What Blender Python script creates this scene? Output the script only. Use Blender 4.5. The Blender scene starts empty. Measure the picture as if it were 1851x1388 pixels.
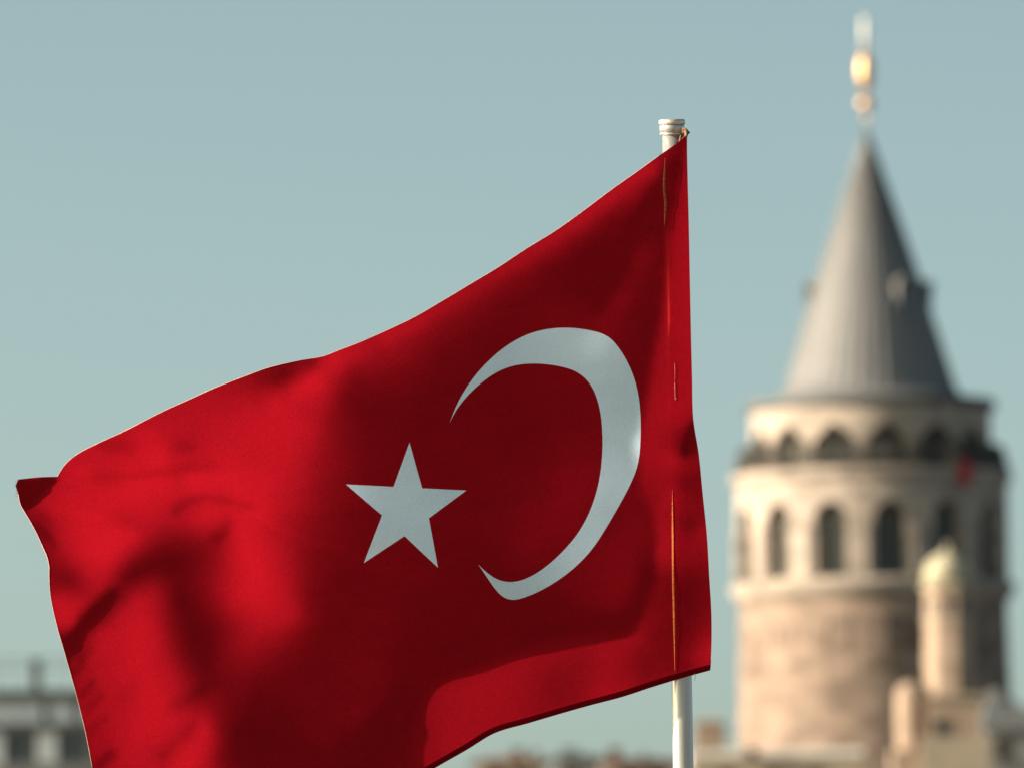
import bpy, bmesh, math, random
import numpy as np
from mathutils import Vector, Matrix
from mathutils.geometry import delaunay_2d_cdt

# ------------------------------------------------------------------ camera, sky, sun, exposure
scene = bpy.context.scene
COL = scene.collection
W0, H0 = 1851.0, 1388.0          # measuring frame
FPX = 19300.0                    # focal length in those pixels (long telephoto)
D_FLAG = 20.0                    # metres to the cloth
PPM = FPX / D_FLAG
PITCH, ROLL = math.radians(4.3), math.radians(0.72)
CAM = Vector((0.0, 0.0, 4.0))
_f = Vector((0, math.cos(PITCH), math.sin(PITCH)))
_u0 = Vector((0, -math.sin(PITCH), math.cos(PITCH)))
_r0 = Vector((1, 0, 0))
RIGHT = _r0 * math.cos(ROLL) - _u0 * math.sin(ROLL)
UP = _r0 * math.sin(ROLL) + _u0 * math.cos(ROLL)
FWD = _f

cam_data = bpy.data.cameras.new("camera")
cam = bpy.data.objects.new("camera", cam_data)
COL.objects.link(cam)
cam.matrix_world = Matrix.Translation(CAM) @ Matrix((RIGHT, UP, -FWD)).transposed().to_4x4()
cam_data.sensor_width = 36.0
cam_data.lens = FPX * 36.0 / W0
cam_data.clip_start = 0.5
cam_data.clip_end = 20000
cam_data.dof.use_dof = True
cam_data.dof.focus_distance = D_FLAG
cam_data.dof.aperture_fstop = cam_data.lens / 1000 / 0.0400
scene.camera = cam

SUN_AZ, SUN_EL = math.radians(8), math.radians(17)      # 8 deg in front of square-left
SUN = Vector((-math.cos(SUN_AZ) * math.cos(SUN_EL), -math.sin(SUN_AZ) * math.cos(SUN_EL), math.sin(SUN_EL)))
sl = bpy.data.lights.new("sun", 'SUN')
sl.energy = 4.7
sl.angle = math.radians(0.55)
sl.color = (1.0, 0.79, 0.60)
so = bpy.data.objects.new("sun", sl)
COL.objects.link(so)
so.rotation_euler = SUN.to_track_quat('Z', 'Y').to_euler()
so.location = (-60, -20, 60)

world = bpy.data.worlds.new("World")
scene.world = world
world.use_nodes = True
wn, wl = world.node_tree.nodes, world.node_tree.links
wn.clear()
w_out = wn.new('ShaderNodeOutputWorld')
w_bg = wn.new('ShaderNodeBackground')
w_sky = wn.new('ShaderNodeTexSky')
w_sky.sky_type = 'NISHITA'
w_sky.sun_disc = False
w_sky.sun_elevation = SUN_EL
w_sky.sun_rotation = math.atan2(SUN.x, SUN.y)
w_sky.altitude = 0
w_sky.air_density = 0.25
w_sky.dust_density = 2.1
w_sky.ozone_density = 1.0
w_tint = wn.new('ShaderNodeMix')
w_tint.data_type = 'RGBA'
w_tint.blend_type = 'MULTIPLY'
w_tint.inputs[0].default_value = 1.0
SKY_TINT = (1.0, 0.99, 0.63, 1.0)
w_tint.inputs[7].default_value = SKY_TINT
wl.new(w_sky.outputs[0], w_tint.inputs[6])
wl.new(w_tint.outputs[2], w_bg.inputs['Color'])
wl.new(w_bg.outputs[0], w_out.inputs['Surface'])
w_bg.inputs['Strength'].default_value = 0.136

scene.view_settings.view_transform = 'Standard'
scene.view_settings.look = 'None'
scene.view_settings.exposure = 1.25
scene.view_settings.gamma = 1.0
scene.render.engine = 'CYCLES'

# ------------------------------------------------------------------ helpers
def ray(px, py):
    return FWD * 1.0 + RIGHT * ((px - W0 / 2) / FPX) + UP * (-(py - H0 / 2) / FPX)

def at(px, py, depth):
    """point seen at a measured pixel, `depth` metres along the view axis"""
    return CAM + ray(px, py) * depth

def at_y(px, py, y):
    """point seen at a measured pixel on the upright plane at distance y"""
    d = ray(px, py)
    return CAM + d * (y / d.y)

def tag(o, label=None, cat=None, group=None, kind=None):
    if label: o['label'] = label
    if cat: o['category'] = cat
    if group: o['group'] = group
    if kind: o['kind'] = kind
    return o

def link(name, me, mats=(), parent=None):
    o = bpy.data.objects.new(name, me)
    COL.objects.link(o)
    for m in (mats if isinstance(mats, (list, tuple)) else [mats]):
        me.materials.append(m)
    if parent is not None: o.parent = parent
    return o

def thing(name, label, cat, loc=(0, 0, 0), rotz=0, group=None):
    o = bpy.data.objects.new(name, None)
    COL.objects.link(o)
    o.empty_display_size = 0.5
    o.location = loc
    o.rotation_euler = (0, 0, rotz)
    return tag(o, label, cat, group)

class MB:
    """collects boxes, lathes, tubes into one mesh"""
    def __init__(s): s.v = []; s.f = []; s.smooth = []
    def add(s, v, f, smooth=False):
        k = len(s.v); s.v += [tuple(p) for p in v]
        s.f += [tuple(i + k for i in q) for q in f]; s.smooth += [smooth] * len(f)
        return s
    def box(s, x0, x1, y0, y1, z0, z1):
        return s.add([(x0, y0, z0), (x1, y0, z0), (x1, y1, z0), (x0, y1, z0), (x0, y0, z1), (x1, y0, z1), (x1, y1, z1), (x0, y1, z1)],
                     [(0, 3, 2, 1), (4, 5, 6, 7), (0, 1, 5, 4), (1, 2, 6, 5), (2, 3, 7, 6), (3, 0, 4, 7)])
    def lathe(s, prof, n=96, smooth=True, c=(0, 0), a0=0.0, cap=True):
        v = []; f = []
        for r, z in prof:
            for i in range(n):
                a = a0 + 2 * math.pi * i / n
                v.append((c[0] + r * math.cos(a), c[1] + r * math.sin(a), z))
        m = len(prof)
        for j in range(m - 1):
            for i in range(n):
                i2 = (i + 1) % n
                f.append((j * n + i, j * n + i2, (j + 1) * n + i2, (j + 1) * n + i))
        s.add(v, f, smooth)
        if cap:
            k = len(s.v) - len(v)
            if prof[0][0] > 1e-4: s.f.append(tuple(k + i for i in range(n - 1, -1, -1))); s.smooth.append(False)
            if prof[-1][0] > 1e-4: s.f.append(tuple(k + (m - 1) * n + i for i in range(n))); s.smooth.append(False)
        return s
    def tube(s, pts, r, n=10, cap=True):
        pts = [Vector(p) for p in pts]
        rr = r if isinstance(r, (list, tuple)) else [r] * len(pts)
        v = []; f = []; prev = None
        for i, p in enumerate(pts):
            t = (pts[min(i + 1, len(pts) - 1)] - pts[max(i - 1, 0)]).normalized()
            a = prev if prev else (Vector((0, 0, 1)) if abs(t.z) < .9 else Vector((1, 0, 0)))
            x = (a - t * a.dot(t)).normalized(); y = t.cross(x); prev = x
            for k in range(n):
                q = 2 * math.pi * k / n
                v.append(p + (x * math.cos(q) + y * math.sin(q)) * rr[i])
        for j in range(len(pts) - 1):
            for i in range(n):
                i2 = (i + 1) % n
                f.append((j * n + i, j * n + i2, (j + 1) * n + i2, (j + 1) * n + i))
        s.add(v, f, True)
        if cap:
            k = len(s.v) - len(v)
            s.f.append(tuple(k + i for i in range(n - 1, -1, -1))); s.smooth.append(False)
            s.f.append(tuple(k + (len(pts) - 1) * n + i for i in range(n))); s.smooth.append(False)
        return s
    def build(s, name, mats, parent=None, fix=False):
        me = bpy.data.meshes.new(name)
        me.from_pydata(s.v, [], s.f)
        me.polygons.foreach_set('use_smooth', s.smooth)
        if fix:
            bm = bmesh.new(); bm.from_mesh(me)
            bmesh.ops.recalc_face_normals(bm, faces=bm.faces); bm.to_mesh(me); bm.free()
        me.update()
        return link(name, me, mats, parent)

# ------------------------------------------------------------------ materials
def mat(name, col, rough=0.8, metal=0.0, spec=0.3, var=0.0, scale=3.0, stretch=(1, 1, 1), bump=0.0, bscale=40.0, col2=None, detail=5.0):
    m = bpy.data.materials.new(name); m.use_nodes = True
    n, l = m.node_tree.nodes, m.node_tree.links
    b = n['Principled BSDF']
    b.inputs['Roughness'].default_value = rough
    b.inputs['Metallic'].default_value = metal
    b.inputs['Specular IOR Level'].default_value = spec
    b.inputs['Base Color'].default_value = (*col, 1)
    tc = n.new('ShaderNodeTexCoord'); mp = n.new('ShaderNodeMapping')
    mp.inputs['Scale'].default_value = stretch
    l.new(tc.outputs['Object'], mp.inputs['Vector'])
    if var or col2:
        t = n.new('ShaderNodeTexNoise'); t.inputs['Scale'].default_value = scale; t.inputs['Detail'].default_value = detail
        l.new(mp.outputs[0], t.inputs['Vector'])
        r = n.new('ShaderNodeValToRGB')
        c2 = col2 or tuple(c * (1 - var) for c in col)
        c1 = col if col2 else tuple(min(1, c * (1 + var)) for c in col)
        r.color_ramp.elements[0].position = .32; r.color_ramp.elements[0].color = (*c2, 1)
        r.color_ramp.elements[1].position = .68; r.color_ramp.elements[1].color = (*c1, 1)
        l.new(t.outputs['Fac'], r.inputs['Fac']); l.new(r.outputs[0], b.inputs['Base Color'])
    if bump:
        t2 = n.new('ShaderNodeTexNoise'); t2.inputs['Scale'].default_value = bscale; t2.inputs['Detail'].default_value = 4
        l.new(mp.outputs[0], t2.inputs['Vector'])
        bp = n.new('ShaderNodeBump'); bp.inputs['Strength'].default_value = bump; bp.inputs['Distance'].default_value = .1
        l.new(t2.outputs['Fac'], bp.inputs['Height']); l.new(bp.outputs[0], b.inputs['Normal'])
    return m

def cloth_mat(name, col, sheen, transluc, see, weave=0.25, wrinkle=.5, grain=.9):
    """woven polyester: diffuse, a little light passing through, a few gaps between the threads"""
    m = bpy.data.materials.new(name); m.use_nodes = True
    n, l = m.node_tree.nodes, m.node_tree.links
    n.clear()
    out = n.new('ShaderNodeOutputMaterial')
    tc = n.new('ShaderNodeTexCoord')
    big = n.new('ShaderNodeTexNoise'); big.inputs['Scale'].default_value = 9; big.inputs['Detail'].default_value = 6
    fine = n.new('ShaderNodeTexNoise'); fine.inputs['Scale'].default_value = 420; fine.inputs['Detail'].default_value = 2
    l.new(tc.outputs['Object'], big.inputs['Vector']); l.new(tc.outputs['Object'], fine.inputs['Vector'])
    mx = n.new('ShaderNodeMath'); mx.operation = 'MULTIPLY_ADD'; mx.inputs[1].default_value = .16; mx.inputs[2].default_value = .92
    l.new(big.outputs['Fac'], mx.inputs[0])
    mf = n.new('ShaderNodeMath'); mf.operation = 'MULTIPLY_ADD'; mf.inputs[1].default_value = grain; mf.inputs[2].default_value = 1 - grain / 2
    l.new(fine.outputs['Fac'], mf.inputs[0])
    mm = n.new('ShaderNodeMath'); mm.operation = 'MULTIPLY'
    l.new(mx.outputs[0], mm.inputs[0]); l.new(mf.outputs[0], mm.inputs[1])
    cm = n.new('ShaderNodeMix'); cm.data_type = 'RGBA'; cm.blend_type = 'MULTIPLY'; cm.inputs[0].default_value = 1
    cm.inputs[6].default_value = (*col, 1); l.new(mm.outputs[0], cm.inputs[7])
    # soft wrinkles pulled out along the diagonal from the tied corner
    mp = n.new('ShaderNodeMapping'); mp.inputs['Rotation'].default_value = (0, math.radians(55), 0); mp.inputs['Scale'].default_value = (.35, 1, 1.3)
    wr = n.new('ShaderNodeTexNoise'); wr.inputs['Scale'].default_value = 26; wr.inputs['Detail'].default_value = 3
    l.new(tc.outputs['Object'], mp.inputs['Vector']); l.new(mp.outputs[0], wr.inputs['Vector'])
    b0 = n.new('ShaderNodeBump'); b0.inputs['Strength'].default_value = wrinkle; b0.inputs['Distance'].default_value = .0012
    l.new(wr.outputs['Fac'], b0.inputs['Height'])
    bp = n.new('ShaderNodeBump'); bp.inputs['Strength'].default_value = weave; bp.inputs['Distance'].default_value = .0006
    l.new(fine.outputs['Fac'], bp.inputs['Height']); l.new(b0.outputs[0], bp.inputs['Normal'])
    pr = n.new('ShaderNodeBsdfDiffuse'); pr.inputs['Roughness'].default_value = sheen
    l.new(cm.outputs[2], pr.inputs['Color']); l.new(bp.outputs[0], pr.inputs['Normal'])
    tr = n.new('ShaderNodeBsdfTranslucent'); l.new(cm.outputs[2], tr.inputs['Color']); l.new(bp.outputs[0], tr.inputs['Normal'])
    a = n.new('ShaderNodeMixShader'); a.inputs[0].default_value = transluc
    l.new(pr.outputs[0], a.inputs[1]); l.new(tr.outputs[0], a.inputs[2])
    last = a
    if see:
        tp = n.new('ShaderNodeBsdfTransparent'); tp.inputs['Color'].default_value = (1.0, .06, .03, 1)
        c = n.new('ShaderNodeMixShader'); c.inputs[0].default_value = see
        l.new(a.outputs[0], c.inputs[1]); l.new(tp.outputs[0], c.inputs[2]); last = c
    l.new(last.outputs[0], out.inputs['Surface'])
    return m

M = {}
M['red'] = cloth_mat('red_cloth', (.207, .0030, .0092), .3, .05, .018, wrinkle=.9)
M['hem'] = cloth_mat('hem_cloth', (.17, .0024, .008), .3, .0, 0)
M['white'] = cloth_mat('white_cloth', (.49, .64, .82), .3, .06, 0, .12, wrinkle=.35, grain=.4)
M['thread_and_halo'] = mat('pale_thread_and_halo', (.50, .25, .24), .9)  # loose threads, and the bright halo put in along the flag's edges
M['alu'] = mat('brushed_aluminium', (.47, .49, .52), .34, .55, .5, var=.06, scale=60, stretch=(1, 1, .03))
M['alu_cap'] = mat('dull_aluminium', (.62, .58, .54), .45, .6, .5, var=.15, scale=60)
M['rope'] = mat('weathered_rope', (.20, .11, .06), .9, var=.3, scale=300)
M['stone'] = mat('pale_stone', (.305, .270, .252), .9, 0, .2, var=.32, scale=.5, stretch=(1, 1, 2.4), bump=.3, bscale=3)
M['stone2'] = mat('brownish_stone', (.208, .163, .143), .9, 0, .2, var=.40, scale=.45, stretch=(1, 1, 2.2), bump=.4, bscale=3)
M['lead'] = mat('lead_roof', (.158, .166, .186), .6, 0, .3, var=.07, scale=.5, stretch=(2, 2, .15))
M['dark'] = mat('dark_glass', (.03, .035, .04), .25, 0, .5, var=.2, scale=2)
M['iron'] = mat('dark_iron', (.05, .05, .05), .6)
M['gold'] = mat('gilded_metal', (.54, .36, .21), .5, 1.0, .5)
M['redcloth'] = mat('red_fabric', (.42, .02, .03), .8, var=.2, scale=5)
M['plaster'] = mat('cream_plaster', (.33, .285, .235), .9, var=.1, scale=.8)
M['pinkplaster'] = mat('pinkish_plaster', (.31, .24, .20), .9, var=.12, scale=.8)
M['greyplaster'] = mat('grey_plaster', (.205, .215, .235), .9, var=.15, scale=.8)
M['white_paint'] = mat('white_paint', (.70, .69, .69), .7, var=.08, scale=1.5)
M['slate'] = mat('dark_slate', (.095, .108, .122), .7, var=.2, scale=1.5)
M['tile'] = mat('red_roof_tile', (.17, .07, .05), .85, var=.3, scale=2, stretch=(3, 3, 3))
M['copper'] = mat('pale_green_copper', (.33, .32, .25), .7, var=.15, scale=1.5)
M['blue_glass'] = mat('bluish_glass', (.085, .105, .125), .3, 0, .5, var=.2, scale=1)
M['pale_panel'] = mat('pale_panel', (.72, .77, .85), .7, var=.08, scale=1.5)
M['wood'] = mat('grey_timber', (.16, .14, .12), .8, var=.2, scale=2)
M['ground'] = mat('earth_and_paving', (.16, .15, .13), .95, var=.25, scale=.05)
M['water'] = mat('sea_water', (.02, .05, .06), .12, 0, .5, bump=.5, bscale=.6)

# ------------------------------------------------------------------ setting: ground, water
def ground_z(y):
    P = [(-6000, 2.4), (25, 2.4), (25.5, -3), (338, -3), (339, 1.8), (420, 5), (640, 15), (760, 19), (1000, 22), (2500, 12), (6500, 5)]
    for (a, za), (b, zb) in zip(P, P[1:]):
        if y <= b: return za + (zb - za) * max(0, (y - a)) / (b - a)
    return P[-1][1]
ys = [-6000, -1000, -200, -20, 10, 24, 25, 25.5, 60, 200, 338, 339] + list(range(345, 1001, 15)) + [1200, 1500, 2000, 2500, 3500, 5000, 6500]
xs = [-6000, -2000, -800] + list(range(-400, 401, 20)) + [800, 2000, 6000]
rnd = random.Random(4)
v = []; f = []
for y in ys:
    for x in xs: v.append((x, y, ground_z(y) + (rnd.uniform(-.4, .4) if y > 345 else 0)))
nx = len(xs)
for j in range(len(ys) - 1):
    for i in range(nx - 1): f.append((j * nx + i, j * nx + i + 1, (j + 1) * nx + i + 1, (j + 1) * nx + i))
tag(MB().add(v, f).build('ground', M['ground']), kind='structure')
tag(MB().add([(-6000, 25.2, 0), (6000, 25.2, 0), (6000, 338.9, 0), (-6000, 338.9, 0)], [(0, 1, 2, 3)]).build('water', M['water']), kind='structure')

# ------------------------------------------------------------------ stone tower
YT = 641.0
def tz(py): return at_y(1577, py, YT).z
TX = at_y(1577.5, 1000, YT).x
S = FPX / (YT / math.cos(PITCH) * 0.9978)      # px per metre at the tower
def pr(p): return p / S
tower = thing('stone_tower', 'round pale stone tower with arched windows and a pointed grey cone roof', 'tower', (TX, YT, ground_z(YT) - 1))
TZ0 = tower.location.z
def lz(py): return tz(py) - TZ0

NB = 14; TH0 = math.radians(5.9)       # bays; bearing of one window right of the camera direction
def cyl(s_, z, R, th):                 # s_ along the wall at radius R, bearing th from the camera side
    a = th + s_ / R
    return (R * math.sin(a), -R * math.cos(a), z)

def bay_ring(name, R, z0, z1, w, zs, zb, pointed, depth, m, parent, taper=0.0):
    """ring wall with NB arched openings cut right through to a recess of the given depth"""
    mb = MB(); full = 2 * math.pi * R / NB; hb = full / 2
    n = 12
    arch = [(-w / 2, zb), (-w / 2, zs)]
    for k in range(1, n):
        t = k / n
        if pointed: arch.append((-w / 2 + w * t, zs + (w * .42) * (1 - abs(2 * t - 1)) ** .8))
        else: arch.append((-w / 2 * math.cos(math.pi * t), zs + w / 2 * math.sin(math.pi * t)))
    arch += [(w / 2, zs), (w / 2, zb)]
    for b in range(NB):
        th = TH0 + 2 * math.pi * b / NB
        P = lambda s_, z, RR=R: cyl(s_ * RR / R, z, RR, th)
        sub = [-hb + (hb - w / 2) * k / 4 for k in range(5)]
        for a_, b_ in zip(sub, sub[1:]):
            mb.add([P(a_, z0), P(b_, z0), P(b_, z1), P(a_, z1)], [(0, 1, 2, 3)], False)
            mb.add([P(-b_, z0), P(-a_, z0), P(-a_, z1), P(-b_, z1)], [(0, 1, 2, 3)], False)
        ar = arch[1:-1]
        for (s1, q1), (s2, q2) in zip(ar, ar[1:]):
            mb.add([P(s1, q1), P(s2, q2), P(s2, z1), P(s1, z1)], [(0, 1, 2, 3)], False)
            if zb > z0 + 1e-3: mb.add([P(s1, z0), P(s2, z0), P(s2, zb), P(s1, zb)], [(0, 1, 2, 3)], False)
        loop = arch + [arch[0]]
        for (s1, q1), (s2, q2) in zip(loop, loop[1:]):
            mb.add([P(s1, q1), P(s1, q1, R - depth), P(s2, q2, R - depth), P(s2, q2)], [(0, 1, 2, 3)], False)
    o = mb.build(name, m, parent)
    return o, arch

def windows(name, R, w, arch, depth, m, parent):
    for b in range(NB):
        th = TH0 + 2 * math.pi * b / NB
        th = (th + math.pi) % (2 * math.pi) - math.pi
        if abs(th) > math.radians(92): continue
        RR = R - depth + .02
        v = [cyl(s_ * RR / R, z, RR, th) for s_, z in arch]
        mb = MB().add(v, [tuple(range(len(v)))])
        inner = [(s_ * .9, arch[0][1] + (z - arch[0][1]) * .94 + .12) for s_, z in arch]
        k = len(v)
        o = mb.build(name, m, parent)
        # frame of mullion and transom
        zmid = (arch[1][1])
        fr = MB()
        R2 = RR + .06
        for a0, a1, z0, z1 in ((-.06, .06, arch[0][1], max(z for _, z in arch) - .02), (-w / 2, w / 2, zmid - .06, zmid + .06)):
            q = [cyl(a0, z0, R2, th), cyl(a1, z0, R2, th), cyl(a1, z1, R2, th), cyl(a0, z1, R2, th)]
            q2 = [cyl(a0, z0, RR + .005, th), cyl(a1, z0, RR + .005, th), cyl(a1, z1, RR + .005, th), cyl(a0, z1, RR + .005, th)]
            fr.add(q + q2, [(0, 1, 2, 3), (0, 4, 5, 1), (1, 5, 6, 2), (2, 6, 7, 3), (3, 7, 4, 0)])
        fr.build('window_frame', M['wood'], o)

# lower drum
R_low = pr(241); R_arc = pr(246); R_gal = pr(217)
z_c1, z_c2 = lz(1083), lz(1055)
MB().lathe([(R_low + .5, 0), (R_low + .35, lz(1500)), (R_low, z_c1)], 128, cap=False).build('lower_wall', M['stone2'], tower)
# small windows of the drum: a stone-framed slit each
def slit(bear, py, w, h):
    z = lz(py)
    mb = MB()
    R1, R2 = R_low + .03, R_low + .22
    def fr(a0, a1, z0, z1, Ra, Rb):
        q = [cyl(a0, z0, Rb, bear), cyl(a1, z0, Rb, bear), cyl(a1, z1, Rb, bear), cyl(a0, z1, Rb, bear)] + [cyl(a0, z0, Ra, bear), cyl(a1, z0, Ra, bear), cyl(a1, z1, Ra, bear), cyl(a0, z1, Ra, bear)]
        return q, [(0, 1, 2, 3), (0, 4, 5, 1), (1, 5, 6, 2), (2, 6, 7, 3), (3, 7, 4, 0)]
    o = MB().add(*fr(-w / 2, w / 2, z - h / 2, z + h / 2, R_low - .1, R_low + .06)).build('small_window', M['dark'], tower)
    t = .18
    g = MB()
    for a in ((-w / 2 - t, -w / 2, z - h / 2, z + h / 2), (w / 2, w / 2 + t, z - h / 2, z + h / 2), (-w / 2 - t, w / 2 + t, z + h / 2, z + h / 2 + t), (-w / 2 - t, w / 2 + t, z - h / 2 - t, z - h / 2)):
        g.add(*fr(*a, R_low - .1, R_low + .14))
    g.build('window_frame', M['stone2'], o)
for b, py, w, h in ((-44, 1158, 1.0, 1.2), (-18, 1158, 1.1, 1.5), (8, 1152, 1.2, 1.6), (-17.5, 1250, 1.2, 2.5), (33, 1155, .8, 1.2), (14, 1262, .8, 1.3)):
    slit(math.radians(b), py, w, h)
# string course between drum and arcade
MB().lathe([(R_low - .1, z_c1 - .25), (R_low + .12, z_c1 - .22), (R_low + .34, z_c1 + .15), (R_arc + .38, z_c1 + .55), (R_arc + .40, z_c2 - .12), (R_arc + .12, z_c2), (R_arc - .4, z_c2 + .005)], 128, cap=False).build('string_course', M['stone'], tower)
# arcade storey
w_arc = 2.0
z_top = lz(878)
a_o, a_arch = bay_ring('arcade_wall', R_arc, z_c2 - .05, z_top, w_arc, lz(949), lz(1053), False, .8, M['stone'], tower)
windows('arched_window', R_arc, w_arc, a_arch, .8, M['dark'], tower)
# raised pilaster strips and impost band give the arcade its relief
for b in range(NB):
    th = TH0 + 2 * math.pi * (b + .5) / NB
    mb = MB()
    wp = .95; Rb = R_arc + .16; zA, zB = z_c2, lz(960)
    q = [cyl(-wp / 2, zA, Rb, th), cyl(wp / 2, zA, Rb, th), cyl(wp / 2, zB, Rb, th), cyl(-wp / 2, zB, Rb, th), cyl(-wp / 2, zA, R_arc - .1, th), cyl(wp / 2, zA, R_arc - .1, th), cyl(wp / 2, zB, R_arc - .1, th), cyl(-wp / 2, zB, R_arc - .1, th)]
    mb.add(q, [(0, 1, 2, 3), (0, 4, 5, 1), (1, 5, 6, 2), (2, 6, 7, 3), (3, 7, 4, 0)])
    if abs((th + math.pi) % (2 * math.pi) - math.pi) < math.radians(95): mb.build('pilaster', M['stone'], tower)
# balcony slab on a corbel
MB().lathe([(R_arc - .5, z_top - .02), (R_arc + .05, z_top - .02), (pr(252), lz(874)), (pr(254), lz(870)), (pr(254), lz(858)), (R_gal - .5, lz(858))], 128, cap=False).build('balcony_floor', M['stone'], tower)
# gallery storey with pointed openings
w_gal = 2.6
g_o, g_arch = bay_ring('gallery_wall', R_gal, lz(858), lz(744), w_gal, lz(808), lz(857), True, .9, M['stone'], tower)
windows('gallery_window', R_gal, w_gal, g_arch, .9, M['dark'], tower)
# balcony railing: bars leaning out, two rails
rl = MB()
zb_, zt_ = lz(858), lz(812)
nbar = 210
for i in range(nbar):
    a = 2 * math.pi * i / nbar
    p0 = (pr(250) * math.sin(a), -pr(250) * math.cos(a), zb_); p1 = (pr(238) * math.sin(a), -pr(238) * math.cos(a), zt_)
    rl.tube([p0, p1], .055, 5)
for t, R_ in ((1.0, 238), (.62, 242.5), (.3, 246.4)):
    z = zb_ + (zt_ - zb_) * t
    rl.tube([(pr(R_) * math.sin(a), -pr(R_) * math.cos(a), z) for a in [2 * math.pi * k / 120 for k in range(121)]], .05, 6, cap=False)
rl.build('balcony_railing', M['iron'], tower)
# eaves and cone
zE = lz(742)
MB().lathe([(pr(219), zE - .06), (pr(226), zE - .03), (pr(228), zE + .2), (pr(226), zE + .5), (pr(221), zE + .52), (pr(221), zE + .1)], 128, cap=False).build('eaves_ring', M['slate'], tower)  # dark slate ring round the eaves, put in for what is likely soffit shade
MB().lathe([(R_gal - .6, zE - .05), (pr(219), zE - .02), (pr(220), zE + .12), (pr(219.5), zE + .42), (pr(200), lz(728)), (pr(168), lz(716))], 128, cap=False).build('eaves_roof', M['lead'], tower)
zc0, zc1 = lz(716), lz(243)
ZC = lambda t: zc0 + (zc1 - zc0) * t
prof = [(pr(162) + .12, zc0 - .02), (pr(160), zc0 + .12)] + [(pr(157.5) * (1 - t) + .12 * t + .10 * math.sin(math.pi * t), ZC(t)) for t in [k / 20 for k in range(1, 21)]]
cone = MB().lathe(prof, 128, cap=False).build('cone_roof', M['lead'], tower)
seams = MB()
for i in range(40):
    a = 2 * math.pi * i / 40
    seams.tube([((r + .02) * math.sin(a), -(r + .02) * math.cos(a), z) for r, z in prof[1:]], [.05] * (len(prof) - 2) + [.02], 4)
seams.build('roof_seams', M['lead'], cone)
# dormers
zd0, zd1 = lz(556), lz(521)
for k, bd in enumerate((-90, 31, 91, 151, -150)):
    b_ = math.radians(bd)
    t = (zd0 - zc0) / (zc1 - zc0); rc = pr(157.5) * (1 - t) + .2
    mb = MB(); w = .38; dep = .55
    def Q(s_, rad, z): return (rad * math.sin(b_) + s_ * math.cos(b_), -rad * math.cos(b_) + s_ * math.sin(b_), z)
    ro = rc + .12; ri = rc - 1.1
    zt = zd1; zp = zd1 + .34
    v = [Q(-w, ro, zd0), Q(w, ro, zd0), Q(w, ro, zt), Q(0, ro, zp), Q(-w, ro, zt), Q(-w, ri, zd0), Q(w, ri, zd0), Q(w, ri, zt), Q(0, ri, zp), Q(-w, ri, zt)]
    d = mb.add(v, [(0, 1, 2, 3, 4), (1, 6, 7, 2), (5, 0, 4, 9), (0, 5, 6, 1)]).build('dormer', M['greyplaster'], tower)
    rf = MB(); w2 = w + .10; r2 = ro + .10
    v = [Q(-w2, r2, zt - .08), Q(0, r2, zp + .06), Q(w2, r2, zt - .08), Q(-w2, ri, zt - .08), Q(0, ri, zp + .06), Q(w2, ri, zt - .08),
         Q(-w2, r2, zt - .18), Q(0, r2, zp - .04), Q(w2, r2, zt - .18)]
    rf.add(v, [(0, 1, 4, 3), (1, 2, 5, 4), (0, 6, 7, 1), (1, 7, 8, 2), (3, 5, 8, 6)]).build('dormer_roof', M['lead'], d)
    MB().add([Q(-.16, ro + .02, zd0 + .25), Q(.16, ro + .02, zd0 + .25), Q(.16, ro + .02, zt - .1), Q(0, ro + .02, zt + .08), Q(-.16, ro + .02, zt - .1)], [(0, 1, 2, 3, 4)]).build('dormer_window', M['dark'], d)
# gilded finial
fin = MB()
def ell(cz, rz, rr, n=12): return [(max(.04, rr * math.sin(math.pi * k / n)), cz - rz * math.cos(math.pi * k / n)) for k in range(n + 1)]
prof = [(.09, lz(246)), (.07, lz(205))] + ell(lz(188), pr(13), pr(14)) + [(.12, lz(172))] + ell(lz(130), pr(36), pr(14.5)) + [(.09, lz(92)), (.08, lz(84))]
MB().lathe(prof, 32).build('gilded_finial', M['gold'], tower)
sp = MB().lathe([(.17, lz(84)), (.19, lz(60)), (.17, lz(36)), (.03, lz(31))], 16)
sp.build('finial_spike', M['white_paint'], tower)

# red cloth hanging over the railing
p = math.radians(39)
rb = thing('hanging_banner', 'small red cloth hanging on the balcony railing at the right of the stone tower', 'banner', (TX, YT, TZ0))
mb = MB(); n = 6
v = []
for j in range(n + 1):
    for i in range(n + 1):
        s_ = -.42 + .84 * i / n; z = lz(846) - (lz(846) - lz(890)) * j / n
        R_ = pr(255) + .08 + .04 * math.sin(i * 2.1 + j)
        v.append(cyl(s_, z, R_, p))
mb.add(v, [(j * (n + 1) + i, (j + 1) * (n + 1) + i, (j + 1) * (n + 1) + i + 1, j * (n + 1) + i + 1) for j in range(n) for i in range(n)], True)
bo = mb.build('cloth', M['redcloth'], rb)
sm = bo.modifiers.new('thick', 'SOLIDIFY'); sm.thickness = .02
MB().tube([cyl(-.48, lz(845), pr(255) + .05, p), cyl(.48, lz(845), pr(255) + .05, p)], .04, 6).build('rod', M['iron'], rb)

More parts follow.
